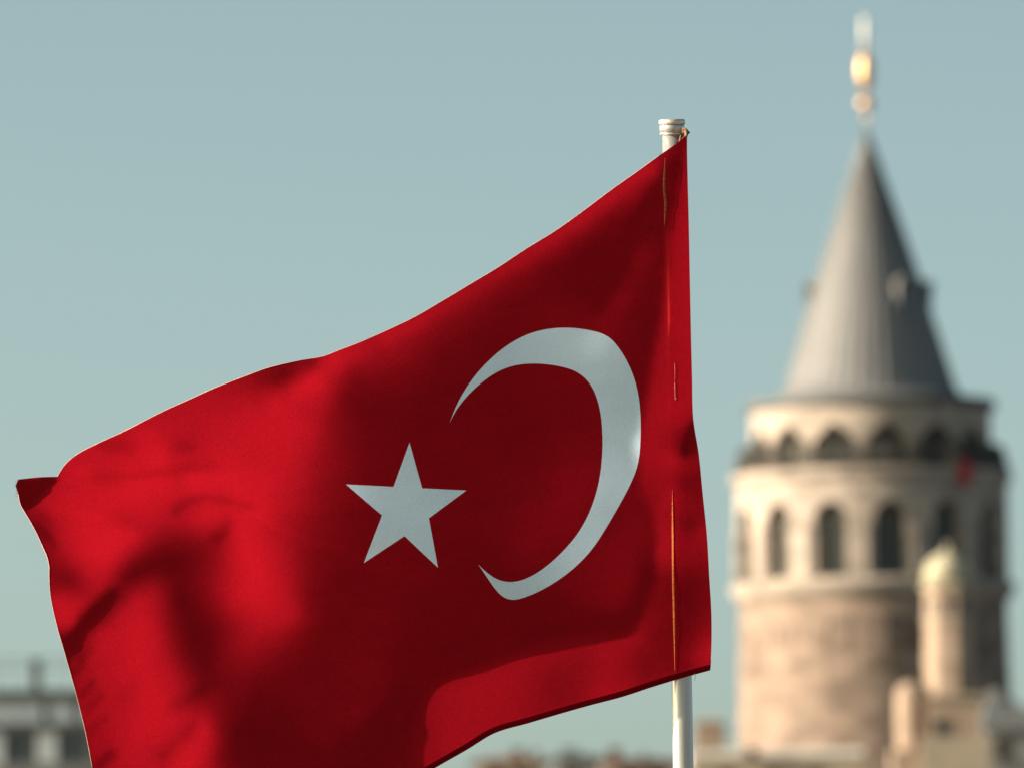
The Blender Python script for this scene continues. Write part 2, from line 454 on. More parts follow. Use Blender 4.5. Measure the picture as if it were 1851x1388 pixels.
# ------------------------------------------------------------------ roofs and buildings round the tower
def opening(x0, x1, z0, z1, y, parent, glass='dark', frame='wood', depth=.18, name='window'):
    """a window set on a wall face looking towards -y: frame proud of the wall, glass inside it, sill"""
    t = .10
    fr = MB()
    fr.box(x0 - t, x0, y - .06, y + .02, z0 - t, z1 + t); fr.box(x1, x1 + t, y - .06, y + .02, z0 - t, z1 + t)
    fr.box(x0, x1, y - .06, y + .02, z1, z1 + t); fr.box(x0, x1, y - .06, y + .02, z0 - t, z0)
    xm = (x0 + x1) / 2
    w = MB().box(x0, x1, y - .02, y + .015, z0, z1).build(name, M[glass], parent)
    fr.box(xm - .03, xm + .03, y - .05, y - .021, z0, z1)
    fr.build('window_frame', M[frame], w)
    MB().box(x0 - .2, x1 + .2, y - .22, y - .061, z0 - t - .1, z0 - t).build('sill', M['greyplaster'], w)
    return w

class Site:
    """local coordinates of a building measured from the picture: x and z in metres at distance y"""
    def __init__(s, y, name, label, cat, px, rotz=0.0, group=None):
        c = at_y(px, 1388, y); s.y = y; s.cx = c.x
        s.z0 = ground_z(y) - .5
        s.o = thing(name, label, cat, (c.x, y, s.z0), rotz, group)
        s.k = y / FPX / math.cos(PITCH) * 1.003
    def x(s, px): return at_y(px, 1300, s.y).x - s.cx
    def z(s, py): return at_y(900, py, s.y).z - s.z0

# left: flat roofed block with a setback top floor
YL = 690.0
b = Site(YL, 'flat_roofed_building', 'grey flat roofed block with a white top floor and roof terrace, left of the flag', 'building', 60, math.radians(5))
X, Z = b.x, b.z
zr = Z(1312)
def zz(px, py): return at_y(px, py, YL).z - b.z0
z_base = lambda py: zz(60, py)
MB().box(X(-150), X(210), 0, 14, 0, z_base(1322)).build('wall', M['greyplaster'], b.o)
MB().box(X(-160), X(218), -.7, 14.5, z_base(1322), z_base(1307)).build('roof_slab', M['slate'], b.o)
for a, c in ((-90, -40), (12, 60), (108, 152), (178, 205)):
    opening(X(a), X(c), z_base(1376), z_base(1327), 0, b.o, glass='blue_glass')
for a, c in ((-30, 6), (66, 102)):
    MB().box(X(a), X(c), -.35, -.003, 0, z_base(1323)).build('pillar', M['pale_panel'], b.o)
MB().box(X(-160), X(218), -.5, -.36, 0, z_base(1378)).build('balcony_front', M['greyplaster'], b.o)
pent = MB().box(X(-150), X(160), 3.0, 12, z_base(1306.6), z_base(1262)).build('top_floor', M['pale_panel'], b.o)
MB().box(X(-155), X(170), 2.2, 12.5, z_base(1262), z_base(1243)).build('roof', M['slate'], b.o)
for a, c in ((-110, -95), (-50, -40), (80, 91), (138, 150)):
    MB().box(X(a), X(c), 2.93, 2.997, z_base(1304), z_base(1265)).build('dark_panel', M['slate'], pent)
tr = MB()
for k in range(12):
    px = -140 + k * 27
    tr.tube([(X(px), 3, z_base(1243)), (X(px), 3, z_base(1187))], .03, 6)
for py in (1187, 1203):
    tr.tube([(X(-150), 3, z_base(py)), (X(165), 3, z_base(py))], .035, 6)
tr.build('terrace_railing', M['iron'], b.o)
ch = MB().box(X(64), X(82), 5, 5.9, z_base(1242.5), z_base(1190)).build('chimney', M['slate'], b.o)
MB().box(X(62), X(84), 4.93, 5.97, z_base(1190), z_base(1185)).build('chimney_cap', M['slate'], ch)

# roofs below the flag
def roof_house(y, name, label, px0, px1, py_eave, py_ridge, wall, roof, chims=(), wins=(), rot=0.0, gable=True):
    s = Site(y, name, label, 'house', (px0 + px1) / 2)
    pc = (px0 + px1) / 2
    zf = lambda py: at_y(pc, py, y).z - s.z0
    a, c = s.x(px0), s.x(px1); ze, zt = zf(py_eave), zf(py_ridge); dp = 8.0
    MB().box(a, c, 0, dp, 0, ze).build('wall', M[wall], s.o)
    r = MB(); o_ = .35
    v = [(a - o_, -o_, ze + .004), (c + o_, -o_, ze + .004), (c + o_, dp + o_, ze + .004), (a - o_, dp + o_, ze + .004), (a + (c - a) * .25, dp / 2, zt), (c - (c - a) * .25, dp / 2, zt)]
    ro = r.add(v, [(0, 1, 5, 4), (1, 2, 5), (2, 3, 4, 5), (3, 0, 4), (0, 3, 2, 1)]).build('roof', M[roof], s.o)
    for cp, top, wpx, m_ in chims:
        x = s.x(cp); hw = wpx / 2 * s.k
        cm = MB().box(x - hw, x + hw, dp * .35, dp * .35 + 2 * hw, ze, zf(top)).build('chimney', M[m_], ro)
        MB().box(x - hw - .08, x + hw + .08, dp * .35 - .08, dp * .35 + 2 * hw + .08, zf(top), zf(top) + .14).build('chimney_cap', M['slate'], cm)
    for w0, w1, p0, p1 in wins: opening(s.x(w0), s.x(w1), zf(p1), zf(p0), 0, s.o)
    return s
roof_house(600, 'tiled_house', 'house with a red tiled roof and two chimneys, leftmost of the roofs below the flag', 858, 985, 1376, 1362, 'plaster', 'tile', ((935, 1353, 20, 'tile'), (967, 1357, 12, 'slate')), ((880, 900, 1392, 1430), (930, 950, 1392, 1430)))
roof_house(612, 'tiled_house', 'grey walled house with a dark slate roof, between two red roofs below the flag', 1000, 1080, 1368, 1357, 'greyplaster', 'slate', ((1030, 1352, 26, 'greyplaster'),), ((1020, 1040, 1385, 1420),))
roof_house(624, 'tiled_house', 'house with a tall red chimney just left of the flagpole foot', 1086, 1222, 1374, 1364, 'pinkplaster', 'tile', ((1111, 1351, 22, 'tile'), (1165, 1362, 10, 'slate')), ((1120, 1140, 1390, 1425), (1170, 1190, 1390, 1425)))

# pale flat roofed house right of the pole
YP = 596.0
b = Site(YP, 'flat_roofed_house', 'pale flat roofed house right of the flagpole in front of the stone tower', 'house', 1400)
zf = lambda py: at_y(1400, py, YP).z - b.z0
X = b.x
MB().box(X(1248), X(1556), 0, 11, 0, zf(1366)).build('wall', M['plaster'], b.o)
pa = MB(); pa.box(X(1244), X(1560), -.12, .3, zf(1366), zf(1354)); pa.box(X(1244), X(1244) + .4, .3, 11, zf(1366), zf(1354)); pa.box(X(1560) - .4, X(1560), .3, 11, zf(1366), zf(1354))
pa.build('parapet', M['white_paint'], b.o)
st = MB().box(X(1256), X(1312), 1.5, 4.0, zf(1366) + .004, zf(1303)).build('stair_hut', M['pinkplaster'], b.o)
r_ = MB(); xa, xb = X(1252), X(1316); ya, yb = 1.3, 4.2; zt = zf(1303)
r_.add([(xa, ya, zt + .004), (xb, ya, zt + .004), (xb, yb, zt + .004), (xa, yb, zt + .004), ((xa * .55 + xb * .45), (ya + yb) / 2, zf(1290))], [(0, 1, 4), (1, 2, 4), (2, 3, 4), (3, 0, 4), (0, 3, 2, 1)]).build('hut_roof', M['pinkplaster'], st)
vt = MB().lathe([(.16, zf(1366)), (.16, zf(1364)), (.42, zf(1364)), (.44, zf(1360)), (.30, zf(1354)), (.03, zf(1349))], 20, c=(X(1355), .9)).build('roof_ventilator', M['iron'], b.o)
MB().lathe(ell(zf(1364), .40, .40), 20, c=(X(1355), -.6), cap=False).build('wall_lamp', M['iron'], b.o)
MB().tube([(X(1355), -.13, zf(1364)), (X(1355), -.62, zf(1364))], .07, 8).build('lamp_bracket', M['iron'], b.o)
for a, c in ((1300, 1325), (1380, 1405), (1460, 1485)): opening(X(a), X(c), zf(1440), zf(1392), 0, b.o)

# domed turret in front of the tower
YD = 575.0
b = Site(YD, 'domed_turret', 'slim pale turret with a small domed top standing in front of the stone tower', 'turret', 1715)
kx = b.k
zf = lambda py: at_y(1715, py, YD).z - b.z0
X = b.x
cx = X(1720)
a0 = math.radians(22.5 - 6)
shaft = MB().lathe([(48 * kx, zf(1262)), (47 * kx, zf(1180)), (45 * kx, zf(1066))], 8, smooth=False, c=(cx, 1.6), a0=a0).build('shaft', M['pinkplaster'], b.o)
for yb in (1190, 1118):
    MB().lathe([(46 * kx, zf(yb + 5)), (50 * kx, zf(yb + 3)), (50 * kx, zf(yb - 3)), (46 * kx, zf(yb - 5))], 8, smooth=False, c=(cx, 1.6), a0=a0, cap=False).build('shaft_band', M['plaster'], shaft)
for bd in (-51, -6, 39):
    q = math.radians(bd); rr = 46.2 * kx * math.cos(math.radians(22.5))
    P_ = lambda s_, z, o_=0: (cx + (rr + o_) * math.sin(q) + s_ * math.cos(q), 1.6 - (rr + o_) * math.cos(q) + s_ * math.sin(q), z)
    hw = 6.5 * kx; z0_, z1_ = zf(1108), zf(1084)
    arc = [(-hw, z0_), (hw, z0_)] + [(hw * math.cos(math.pi * k_ / 8), z1_ + hw * math.sin(math.pi * k_ / 8)) for k_ in range(9)]
    MB().add([P_(s_, z, .03) for s_, z in arc], [tuple(range(len(arc)))]).build('belfry_opening', M['dark'], shaft)
MB().lathe([(46 * kx, zf(1066)), (53 * kx, zf(1062)), (53 * kx, zf(1054)), (43 * kx, zf(1051))], 8, smooth=False, c=(cx, 1.6), a0=a0).build('cornice', M['plaster'], b.o)
MB().lathe([(43 * kx, zf(1051)), (44 * kx, zf(1035)), (40 * kx, zf(1019)), (31 * kx, zf(1006)), (17 * kx, zf(997)), (5 * kx, zf(992)), (3.5 * kx, zf(985)), (5 * kx, zf(981)), (.5 * kx, zf(976))], 32, c=(cx, 1.6)).build('dome', M['copper'], b.o)
MB().box(X(1676), X(1772), 0, 5, 0, zf(1262)).build('wall', M['pinkplaster'], b.o)
MB().box(X(1668), X(1780), -.15, 5.2, zf(1262), zf(1254)).build('ledge', M['plaster'], b.o)
MB().box(X(1662), X(1788), -.45, -.003, 0, zf(1330)).build('lower_step', M['plaster'], b.o)
MB().box(X(1612), X(1675.5), .35, 4.4, 0, zf(1352)).build('side_step', M['pinkplaster'], b.o)
opening(X(1727), X(1743), zf(1250), zf(1202), 1.6 - 45 * kx * .93, b.o)
opening(X(1690), X(1712), zf(1340), zf(1300), 0, b.o)
pier = MB().lathe([(27 * kx, 0), (27 * kx, zf(1256)), (24.5 * kx, zf(1244)), (17 * kx, zf(1234)), (6 * kx, zf(1229)), (.5 * kx, zf(1228))], 32, c=(X(1648), 1.2)).build('round_pier', M['pinkplaster'], b.o)

# dark house at the right edge
YR = 585.0
b = Site(YR, 'dark_house', 'shadowed dark grey house with a sloping roof at the right edge of the view', 'house', 1815)
zf = lambda py: at_y(1815, py, YR).z - b.z0
X = b.x
MB().box(X(1780), X(1905), .5, 9, 0, zf(1318)).build('wall', M['greyplaster'], b.o)
xa, xb = X(1774), X(1912)
v = [(xa, 0.2, zf(1318) + .004), (xb, .2, zf(1318) + .004), (xb, 9.3, zf(1318) + .004), (xa, 9.3, zf(1318) + .004), (X(1792), 4.7, zf(1240)), (X(1812), 4.7, zf(1240))]
ro = MB().add(v, [(0, 1, 5, 4), (1, 2, 5), (2, 3, 4, 5), (3, 0, 4), (0, 3, 2, 1)]).build('roof', M['slate'], b.o)
MB().box(X(1798), X(1812), 3.2, 3.9, zf(1290), zf(1240)).build('chimney', M['greyplaster'], ro)
opening(X(1800), X(1822), zf(1372), zf(1332), .5, b.o)

# ------------------------------------------------------------------ flag
REL_X0, REL_Y0, REL_H, REL_SHAPE, REL_Q = 18.0, 232.0, 6.0, (224, 214), 5e-5
# depth of the cloth in steps of 0.05 mm on a 6 pixel grid, row by row: first column, first depth, then steps to the right
RELIEF = [
[],
[202,-967,1,1],
[200,-969,0,1,1,3,1],
[199,-969,-3,0,2,5,4,2,-2],
[197,-957,-8,-6,-3,1,5,6,6,1,-3],
[196,-950,-9,-8,-5,-1,3,6,7,5,-1,-5],
[195,-944,-11,-9,-7,-3,2,6,7,7,2,-3,-8,-7],
[193,-918,-19,-14,-11,-8,-5,0,5,7,9,6,0,-7,-10,-7],
[192,-900,-25,-20,-15,-11,-7,-1,3,7,10,10,4,-2,-10,-12,-7],
[190,-840,-32,-32,-28,-23,-16,-11,-4,2,6,11,12,10,3,-5,-12,-13,-7],
[189,-808,-30,-33,-33,-32,-27,-18,-10,-2,5,10,13,13,12,3,-7,-14,-14,-8],
[188,-782,-24,-31,-34,-35,-34,-30,-20,-9,1,9,13,13,14,12,3,-7,-15,-15,-9],
[186,-745,-19,-23,-29,-32,-33,-33,-34,-30,-21,-7,4,12,15,13,14,13,1,-7,-15,-14,-11],
[185,-735,-18,-26,-30,-30,-32,-31,-30,-30,-25,-17,-5,6,13,14,13,15,11,-2,-7,-14,-14,-10],
[183,-714,-16,-20,-26,-31,-32,-32,-30,-29,-25,-22,-19,-10,-2,9,12,12,13,13,9,-5,-10,-14,-13,-7],
[182,-711,-14,-24,-29,-30,-32,-32,-31,-28,-23,-20,-15,-11,-2,2,10,10,11,11,12,5,-6,-13,-15,-14,-6],
[181,-712,-15,-24,-29,-31,-31,-32,-30,-27,-23,-18,-14,-8,-2,3,8,10,8,10,10,10,2,-9,-16,-17,-15,-6],
[179,-695,-16,-20,-25,-30,-30,-31,-30,-28,-25,-22,-17,-13,-7,-1,3,9,9,8,10,8,10,8,-2,-11,-17,-18,-18,-7],
[178,-692,-15,-24,-29,-30,-31,-30,-29,-27,-23,-20,-16,-11,-7,-2,4,9,10,9,9,10,8,10,5,-6,-14,-18,-19,-18,-8],
[177,-692,-15,-25,-30,-30,-32,-30,-28,-25,-22,-18,-14,-10,-8,-2,3,9,10,9,10,9,10,9,10,3,-10,-17,-19,-20,-19,-8],
[175,-682,-11,-17,-24,-30,-31,-31,-30,-27,-24,-19,-16,-13,-10,-6,-3,0,8,10,9,11,9,10,10,9,10,2,-12,-19,-21,-21,-19,-10],
[174,-687,-9,-20,-26,-28,-30,-30,-29,-26,-22,-18,-14,-10,-9,-5,-4,0,4,10,9,10,10,10,9,11,9,10,2,-12,-21,-21,-23,-21,-11],
[173,-698,-10,-20,-26,-28,-28,-29,-27,-24,-20,-16,-12,-9,-6,-4,-2,-1,2,8,10,9,10,10,10,9,10,10,10,1,-12,-21,-22,-24,-22,-12],
[171,-694,-12,-16,-21,-27,-27,-27,-26,-25,-22,-18,-14,-11,-6,-4,-2,-1,0,2,5,9,10,10,9,10,9,10,10,10,9,-1,-12,-21,-22,-24,-22,-15],
[170,-696,-14,-22,-26,-26,-28,-26,-25,-23,-19,-16,-12,-9,-5,-3,-1,1,1,3,5,8,10,10,9,10,10,9,10,9,10,8,-4,-13,-21,-22,-23,-23,-16],
[168,-686,-11,-18,-23,-28,-28,-29,-27,-24,-21,-18,-14,-10,-7,-4,-1,0,2,2,4,4,9,10,9,10,9,10,10,9,10,9,10,4,-7,-17,-21,-22,-22,-22,-16],
[167,-688,-9,-21,-27,-28,-29,-29,-28,-24,-20,-16,-12,-9,-5,-2,0,1,2,3,4,5,8,10,9,10,9,10,9,10,9,10,10,9,1,-11,-20,-22,-22,-23,-21,-16],
[166,-696,-9,-20,-26,-28,-29,-30,-27,-25,-19,-16,-10,-7,-4,-1,1,3,3,4,5,5,7,10,9,10,9,9,9,10,9,10,9,10,9,0,-14,-22,-24,-24,-24,-22,-14],
[164,-700,-6,-12,-19,-25,-26,-28,-28,-27,-23,-20,-14,-10,-7,-2,0,2,4,5,5,5,5,7,10,9,9,10,9,9,10,9,9,10,9,10,9,-2,-14,-24,-26,-26,-25,-24,-14],
[163,-710,-6,-17,-22,-23,-25,-25,-25,-24,-21,-18,-14,-9,-6,-3,1,2,5,6,6,6,6,7,9,10,9,10,9,9,10,9,9,9,10,9,10,8,-2,-15,-25,-26,-27,-27,-25,-15],
[161,-713,-8,-12,-17,-23,-24,-24,-23,-23,-20,-18,-14,-12,-8,-5,-2,0,3,4,6,7,7,7,7,8,10,10,10,9,10,9,10,9,10,9,9,9,10,7,-3,-16,-24,-27,-27,-27,-26,-18],
[159,-713,-7,-11,-17,-21,-23,-24,-23,-23,-20,-17,-15,-11,-9,-5,-4,-1,1,3,4,6,6,8,7,7,8,9,10,10,10,10,10,10,10,9,10,9,10,9,9,5,-6,-18,-23,-26,-26,-28,-26,-19],
[158,-721,-6,-15,-21,-21,-24,-25,-23,-22,-19,-16,-12,-8,-6,-3,-2,1,2,4,5,6,6,8,6,8,7,10,9,10,10,10,9,10,10,10,10,10,10,10,10,8,1,-10,-19,-24,-26,-25,-26,-26,-21],
[156,-728,-4,-9,-15,-21,-22,-24,-24,-24,-21,-19,-14,-11,-6,-4,-1,0,3,3,5,6,6,7,8,8,8,7,8,10,9,10,10,10,9,10,10,10,8,10,9,11,10,8,-1,-14,-22,-24,-26,-25,-26,-25,-20],
[155,-741,-3,-13,-18,-19,-21,-23,-23,-22,-21,-17,-14,-10,-5,-3,0,2,4,5,6,7,7,7,9,8,9,9,8,9,9,9,10,9,10,9,10,9,8,8,8,9,11,10,7,-2,-15,-23,-26,-26,-26,-26,-25,-19],
[153,-751,-4,-7,-14,-18,-20,-21,-21,-21,-20,-18,-15,-13,-8,-6,-2,1,3,5,6,8,7,8,9,8,9,10,9,10,9,9,9,10,9,9,9,9,9,7,7,7,7,8,10,10,7,-2,-16,-24,-26,-27,-27,-27,-25,-19],
[152,-763,-4,-13,-17,-18,-20,-20,-20,-19,-17,-16,-12,-10,-8,-4,-1,0,4,5,7,8,8,10,9,9,10,10,10,9,10,10,10,9,9,10,9,9,9,6,6,5,6,6,8,10,9,7,-3,-16,-25,-27,-27,-27,-28,-26,-18],
[150,-772,-4,-8,-13,-18,-19,-20,-21,-19,-17,-16,-12,-10,-8,-5,-2,-1,1,4,5,6,8,9,10,10,10,10,11,10,10,11,10,10,9,10,10,10,9,10,6,5,4,4,5,7,7,9,10,6,-3,-17,-25,-27,-28,-28,-28,-27,-18],
[149,-784,-4,-12,-16,-17,-19,-21,-20,-18,-17,-13,-11,-8,-5,-3,-1,1,2,4,5,7,7,9,10,10,11,11,11,10,11,10,11,10,10,11,10,10,9,11,9,4,4,3,3,5,6,7,9,9,6,-3,-17,-26,-28,-28,-28,-29,-27,-19],
[147,-794,-4,-6,-12,-17,-17,-20,-19,-19,-18,-16,-12,-9,-6,-4,-1,0,2,4,4,6,6,8,8,10,10,11,11,11,11,11,11,11,10,11,10,11,10,11,10,10,7,5,2,3,3,4,6,7,8,9,6,-4,-17,-26,-28,-30,-28,-30,-28,-19],
[146,-806,-4,-11,-15,-15,-18,-18,-18,-17,-17,-14,-11,-8,-6,-2,-1,2,3,4,6,6,7,8,8,9,10,11,11,11,11,11,11,11,11,11,11,10,11,11,10,11,10,6,5,2,3,2,4,6,6,9,8,5,-4,-18,-26,-29,-30,-29,-30,-29,-19],
[144,-814,-6,-7,-12,-15,-16,-17,-17,-16,-15,-14,-13,-9,-8,-4,-2,0,2,3,5,6,7,8,8,8,9,10,10,10,11,11,11,11,11,11,11,12,11,11,10,12,10,11,10,6,4,3,3,3,4,5,7,8,7,4,-6,-18,-27,-28,-30,-30,-31,-29,-20],
[142,-817,-6,-8,-12,-15,-15,-15,-17,-15,-15,-13,-11,-10,-8,-5,-4,-2,0,2,4,5,6,7,8,9,8,10,9,10,10,11,11,11,10,11,11,11,11,11,11,11,11,11,12,10,8,6,5,4,3,4,5,6,7,7,6,2,-8,-20,-26,-29,-30,-30,-31,-30,-21],
[141,-824,-8,-12,-15,-15,-16,-16,-15,-15,-13,-11,-9,-7,-6,-4,-2,-1,1,2,3,5,6,7,8,9,9,9,10,10,10,10,11,11,10,11,11,10,11,11,11,11,11,11,11,11,9,8,5,5,5,4,5,6,7,7,8,5,-1,-13,-21,-27,-28,-30,-30,-31,-29,-22],
[139,-819,-10,-12,-14,-16,-17,-17,-16,-15,-13,-12,-9,-7,-6,-4,-2,-1,1,1,2,4,4,6,7,8,8,10,9,10,10,10,10,11,10,11,10,11,10,11,11,10,11,11,11,10,12,10,8,7,5,5,5,5,6,6,8,8,8,5,-4,-16,-24,-28,-28,-30,-30,-31,-30,-20],
[137,-809,-10,-13,-15,-17,-18,-17,-18,-16,-14,-13,-10,-8,-6,-4,-2,-1,0,1,2,3,4,4,6,6,7,9,9,9,10,10,10,11,10,11,11,10,11,10,11,10,11,10,11,10,11,11,11,8,8,5,6,4,6,5,7,7,8,9,8,5,-5,-18,-26,-29,-30,-30,-31,-32,-29,-20],
[136,-808,-11,-16,-17,-19,-18,-19,-17,-16,-14,-12,-9,-7,-5,-3,-2,0,1,2,3,3,4,5,5,6,7,7,9,9,9,10,10,11,11,11,11,11,10,11,11,10,11,10,11,10,11,10,11,10,7,6,5,5,5,5,7,7,8,8,9,9,4,-5,-18,-27,-30,-31,-32,-32,-32,-30,-19],
[134,-799,-10,-13,-16,-19,-19,-20,-19,-17,-15,-14,-10,-8,-6,-4,-3,-1,1,1,2,3,4,4,5,5,6,6,7,8,8,9,9,10,10,11,11,11,11,12,11,11,11,10,11,11,10,11,10,11,10,8,6,5,5,4,6,5,7,8,8,9,9,9,5,-5,-19,-27,-31,-31,-33,-32,-33,-31,-20],
[132,-792,-8,-12,-15,-18,-19,-19,-20,-19,-16,-15,-12,-9,-7,-5,-3,-2,0,1,1,3,3,4,4,5,5,6,6,6,7,8,8,8,9,10,10,10,11,11,12,11,12,11,11,12,11,11,10,11,10,11,10,6,6,4,4,4,6,6,7,8,9,9,9,9,5,-4,-19,-28,-31,-32,-32,-33,-33,-32,-21],
[131,-797,-8,-14,-17,-18,-20,-20,-19,-18,-15,-14,-10,-8,-6,-3,-2,-1,1,1,3,2,4,4,4,5,6,6,6,6,6,7,7,8,8,8,9,10,10,10,11,11,12,12,11,12,12,11,12,11,11,11,10,8,5,4,4,4,5,6,6,8,8,9,10,9,9,5,-4,-19,-28,-31,-31,-33,-33,-33,-32,-23],
[129,-796,-9,-11,-14,-19,-19,-19,-19,-19,-17,-15,-11,-10,-6,-4,-2,-1,1,1,3,3,3,4,5,4,6,6,6,6,6,6,7,6,7,7,8,8,8,9,10,10,10,11,11,12,12,11,12,12,12,11,12,11,10,6,4,4,3,4,6,6,8,8,9,9,10,10,8,5,-6,-19,-27,-30,-31,-33,-32,-34,-32,-24],
[127,-793,-10,-11,-15,-18,-18,-20,-19,-19,-17,-16,-13,-10,-8,-5,-3,-1,0,2,3,3,4,4,5,6,5,6,6,7,6,7,7,6,7,6,7,7,7,7,8,8,9,9,10,10,11,11,12,12,12,12,12,12,12,11,7,5,4,3,3,5,6,8,8,10,9,10,11,9,8,3,-8,-20,-26,-29,-30,-32,-31,-33,-32,-27],
[125,-791,-9,-12,-15,-19,-19,-20,-20,-19,-18,-16,-14,-11,-9,-6,-4,-2,0,1,2,4,4,5,6,5,7,6,7,6,7,8,7,7,7,7,7,7,7,6,7,7,7,8,8,9,9,9,10,11,12,12,12,12,12,12,11,9,7,4,3,2,4,5,7,9,9,11,10,11,11,10,7,0,-11,-21,-27,-28,-29,-29,-31,-31,-32,-29],
[124,-800,-9,-16,-19,-20,-21,-21,-20,-19,-17,-15,-13,-9,-7,-5,-3,-1,1,2,3,4,5,6,6,7,6,8,7,8,7,8,8,8,8,8,7,7,7,7,7,7,7,7,7,8,8,8,9,9,9,12,12,12,12,12,12,10,8,5,3,3,3,4,6,7,9,10,11,11,11,12,11,7,-2,-15,-23,-27,-28,-29,-28,-30,-30,-31,-29,-21],
[122,-797,-13,-14,-17,-22,-21,-23,-21,-21,-18,-16,-14,-11,-8,-6,-3,-2,0,2,2,4,4,6,6,7,7,8,8,8,8,9,8,9,8,9,8,8,8,8,7,7,7,7,7,7,7,8,8,8,8,9,8,10,12,12,12,13,11,9,6,5,3,3,3,5,6,7,9,10,11,11,12,11,11,8,-3,-16,-25,-28,-29,-29,-29,-29,-29,-30,-29,-21],
[120,-788,-15,-16,-20,-22,-22,-23,-23,-22,-20,-18,-16,-12,-9,-7,-4,-2,-1,1,2,3,4,5,5,7,7,8,8,9,9,9,9,9,9,9,9,9,9,8,8,8,8,7,7,7,7,7,7,8,8,9,8,8,9,9,10,11,12,11,10,8,6,5,4,4,4,5,7,8,9,9,11,11,11,12,11,7,-3,-17,-25,-29,-29,-30,-29,-30,-30,-30,-29,-20],
[118,-774,-17,-18,-22,-24,-25,-25,-24,-24,-22,-20,-16,-14,-11,-8,-6,-3,-1,0,1,3,4,4,5,6,7,7,9,8,9,10,9,10,10,9,10,9,10,9,9,9,8,9,7,8,7,6,7,7,8,8,8,8,8,9,8,9,9,10,9,10,8,8,6,5,5,6,6,6,8,8,10,10,10,11,11,12,10,7,-3,-17,-26,-29,-29,-31,-30,-31,-30,-31,-29,-20],
[116,-757,-18,-19,-24,-27,-27,-27,-27,-26,-24,-22,-19,-16,-13,-9,-7,-5,-2,-1,1,2,4,4,5,5,7,7,7,8,9,9,10,10,10,11,10,10,10,10,10,9,10,9,9,8,8,8,7,7,6,7,8,7,8,8,8,9,8,8,8,8,8,8,7,6,6,6,6,7,7,8,9,10,10,11,11,11,12,11,10,6,-4,-17,-25,-29,-29,-31,-31,-31,-31,-32,-29,-20],
[114,-740,-18,-20,-25,-28,-29,-29,-30,-28,-27,-25,-21,-19,-14,-12,-8,-6,-4,-2,0,2,2,4,4,6,6,6,7,8,9,9,9,10,10,11,10,11,11,10,11,10,10,10,9,10,9,8,9,7,8,7,7,7,7,8,8,7,8,8,8,8,7,7,6,6,6,5,6,6,6,7,9,9,10,11,11,12,12,12,12,12,10,4,-5,-18,-25,-28,-28,-31,-30,-32,-31,-32,-30,-20],
[112,-724,-18,-20,-26,-30,-30,-31,-31,-30,-29,-27,-24,-21,-17,-14,-11,-7,-6,-2,-2,1,1,3,4,5,5,7,6,8,8,8,9,10,10,10,11,11,11,11,11,11,11,10,11,10,10,9,10,8,9,8,8,7,7,8,7,7,8,8,7,8,7,7,7,6,5,5,4,5,5,5,7,7,9,10,10,12,12,12,13,13,13,13,10,2,-9,-19,-24,-26,-28,-29,-30,-31,-30,-32,-30,-21],
[110,-711,-17,-20,-26,-31,-32,-32,-32,-32,-30,-29,-26,-23,-20,-16,-13,-10,-6,-5,-2,-1,1,2,3,4,5,5,7,7,7,9,8,9,10,10,10,11,11,11,11,11,12,11,11,11,11,10,11,10,9,9,9,8,8,8,7,8,7,8,7,8,7,7,7,7,6,5,5,4,4,4,4,6,6,8,8,10,10,11,12,13,13,13,14,13,10,1,-11,-21,-23,-26,-27,-29,-29,-30,-29,-30,-30,-22],
[107,-705,-7,-10,-18,-25,-29,-32,-34,-35,-33,-32,-29,-28,-24,-21,-18,-15,-11,-9,-6,-4,-2,-1,1,2,4,4,5,6,6,7,8,9,9,9,9,10,11,10,11,11,11,11,12,11,12,11,11,11,11,11,10,10,9,10,8,9,8,7,8,8,7,7,8,7,7,7,6,5,5,4,3,4,4,5,5,7,7,9,9,10,11,11,12,13,13,14,13,9,0,-12,-21,-24,-25,-27,-29,-29,-29,-29,-30,-28,-21],
[105,-718,-9,-9,-15,-21,-22,-26,-31,-36,-35,-34,-32,-29,-26,-22,-19,-16,-13,-10,-8,-5,-4,-1,0,1,2,4,4,5,6,7,7,8,9,9,10,9,10,11,10,11,11,11,11,11,12,11,12,11,11,12,11,10,11,10,10,9,10,8,9,8,8,8,8,7,7,7,7,6,6,4,4,4,3,4,4,5,6,7,8,8,10,9,11,11,11,13,12,13,12,8,-1,-13,-21,-24,-25,-27,-28,-29,-29,-29,-30,-28,-19],
[103,-718,-20,-16,-20,-23,-20,-21,-23,-25,-30,-33,-35,-31,-28,-25,-20,-17,-14,-12,-9,-6,-5,-3,-1,0,2,2,4,5,5,6,7,7,9,8,10,9,10,11,10,11,11,10,12,11,11,11,12,11,11,12,11,11,11,11,10,11,10,10,9,10,9,8,9,8,8,8,7,7,7,5,5,4,4,3,3,4,4,5,6,8,8,8,10,10,10,11,11,12,12,12,11,6,-4,-14,-21,-23,-25,-26,-28,-28,-29,-29,-30,-27,-19],
[100,-666,-29,-28,-29,-32,-29,-28,-26,-22,-21,-20,-23,-26,-29,-31,-27,-23,-19,-16,-13,-10,-8,-6,-5,-2,-1,0,2,3,4,5,6,6,7,8,8,9,9,10,10,11,11,10,11,11,12,11,11,11,12,11,12,11,11,11,11,11,11,10,11,10,10,9,10,9,9,9,9,8,9,7,8,6,6,5,3,4,2,4,3,5,5,6,8,8,8,9,10,10,11,12,11,12,12,9,3,-8,-16,-22,-22,-24,-26,-26,-27,-28,-28,-29,-28,-19],
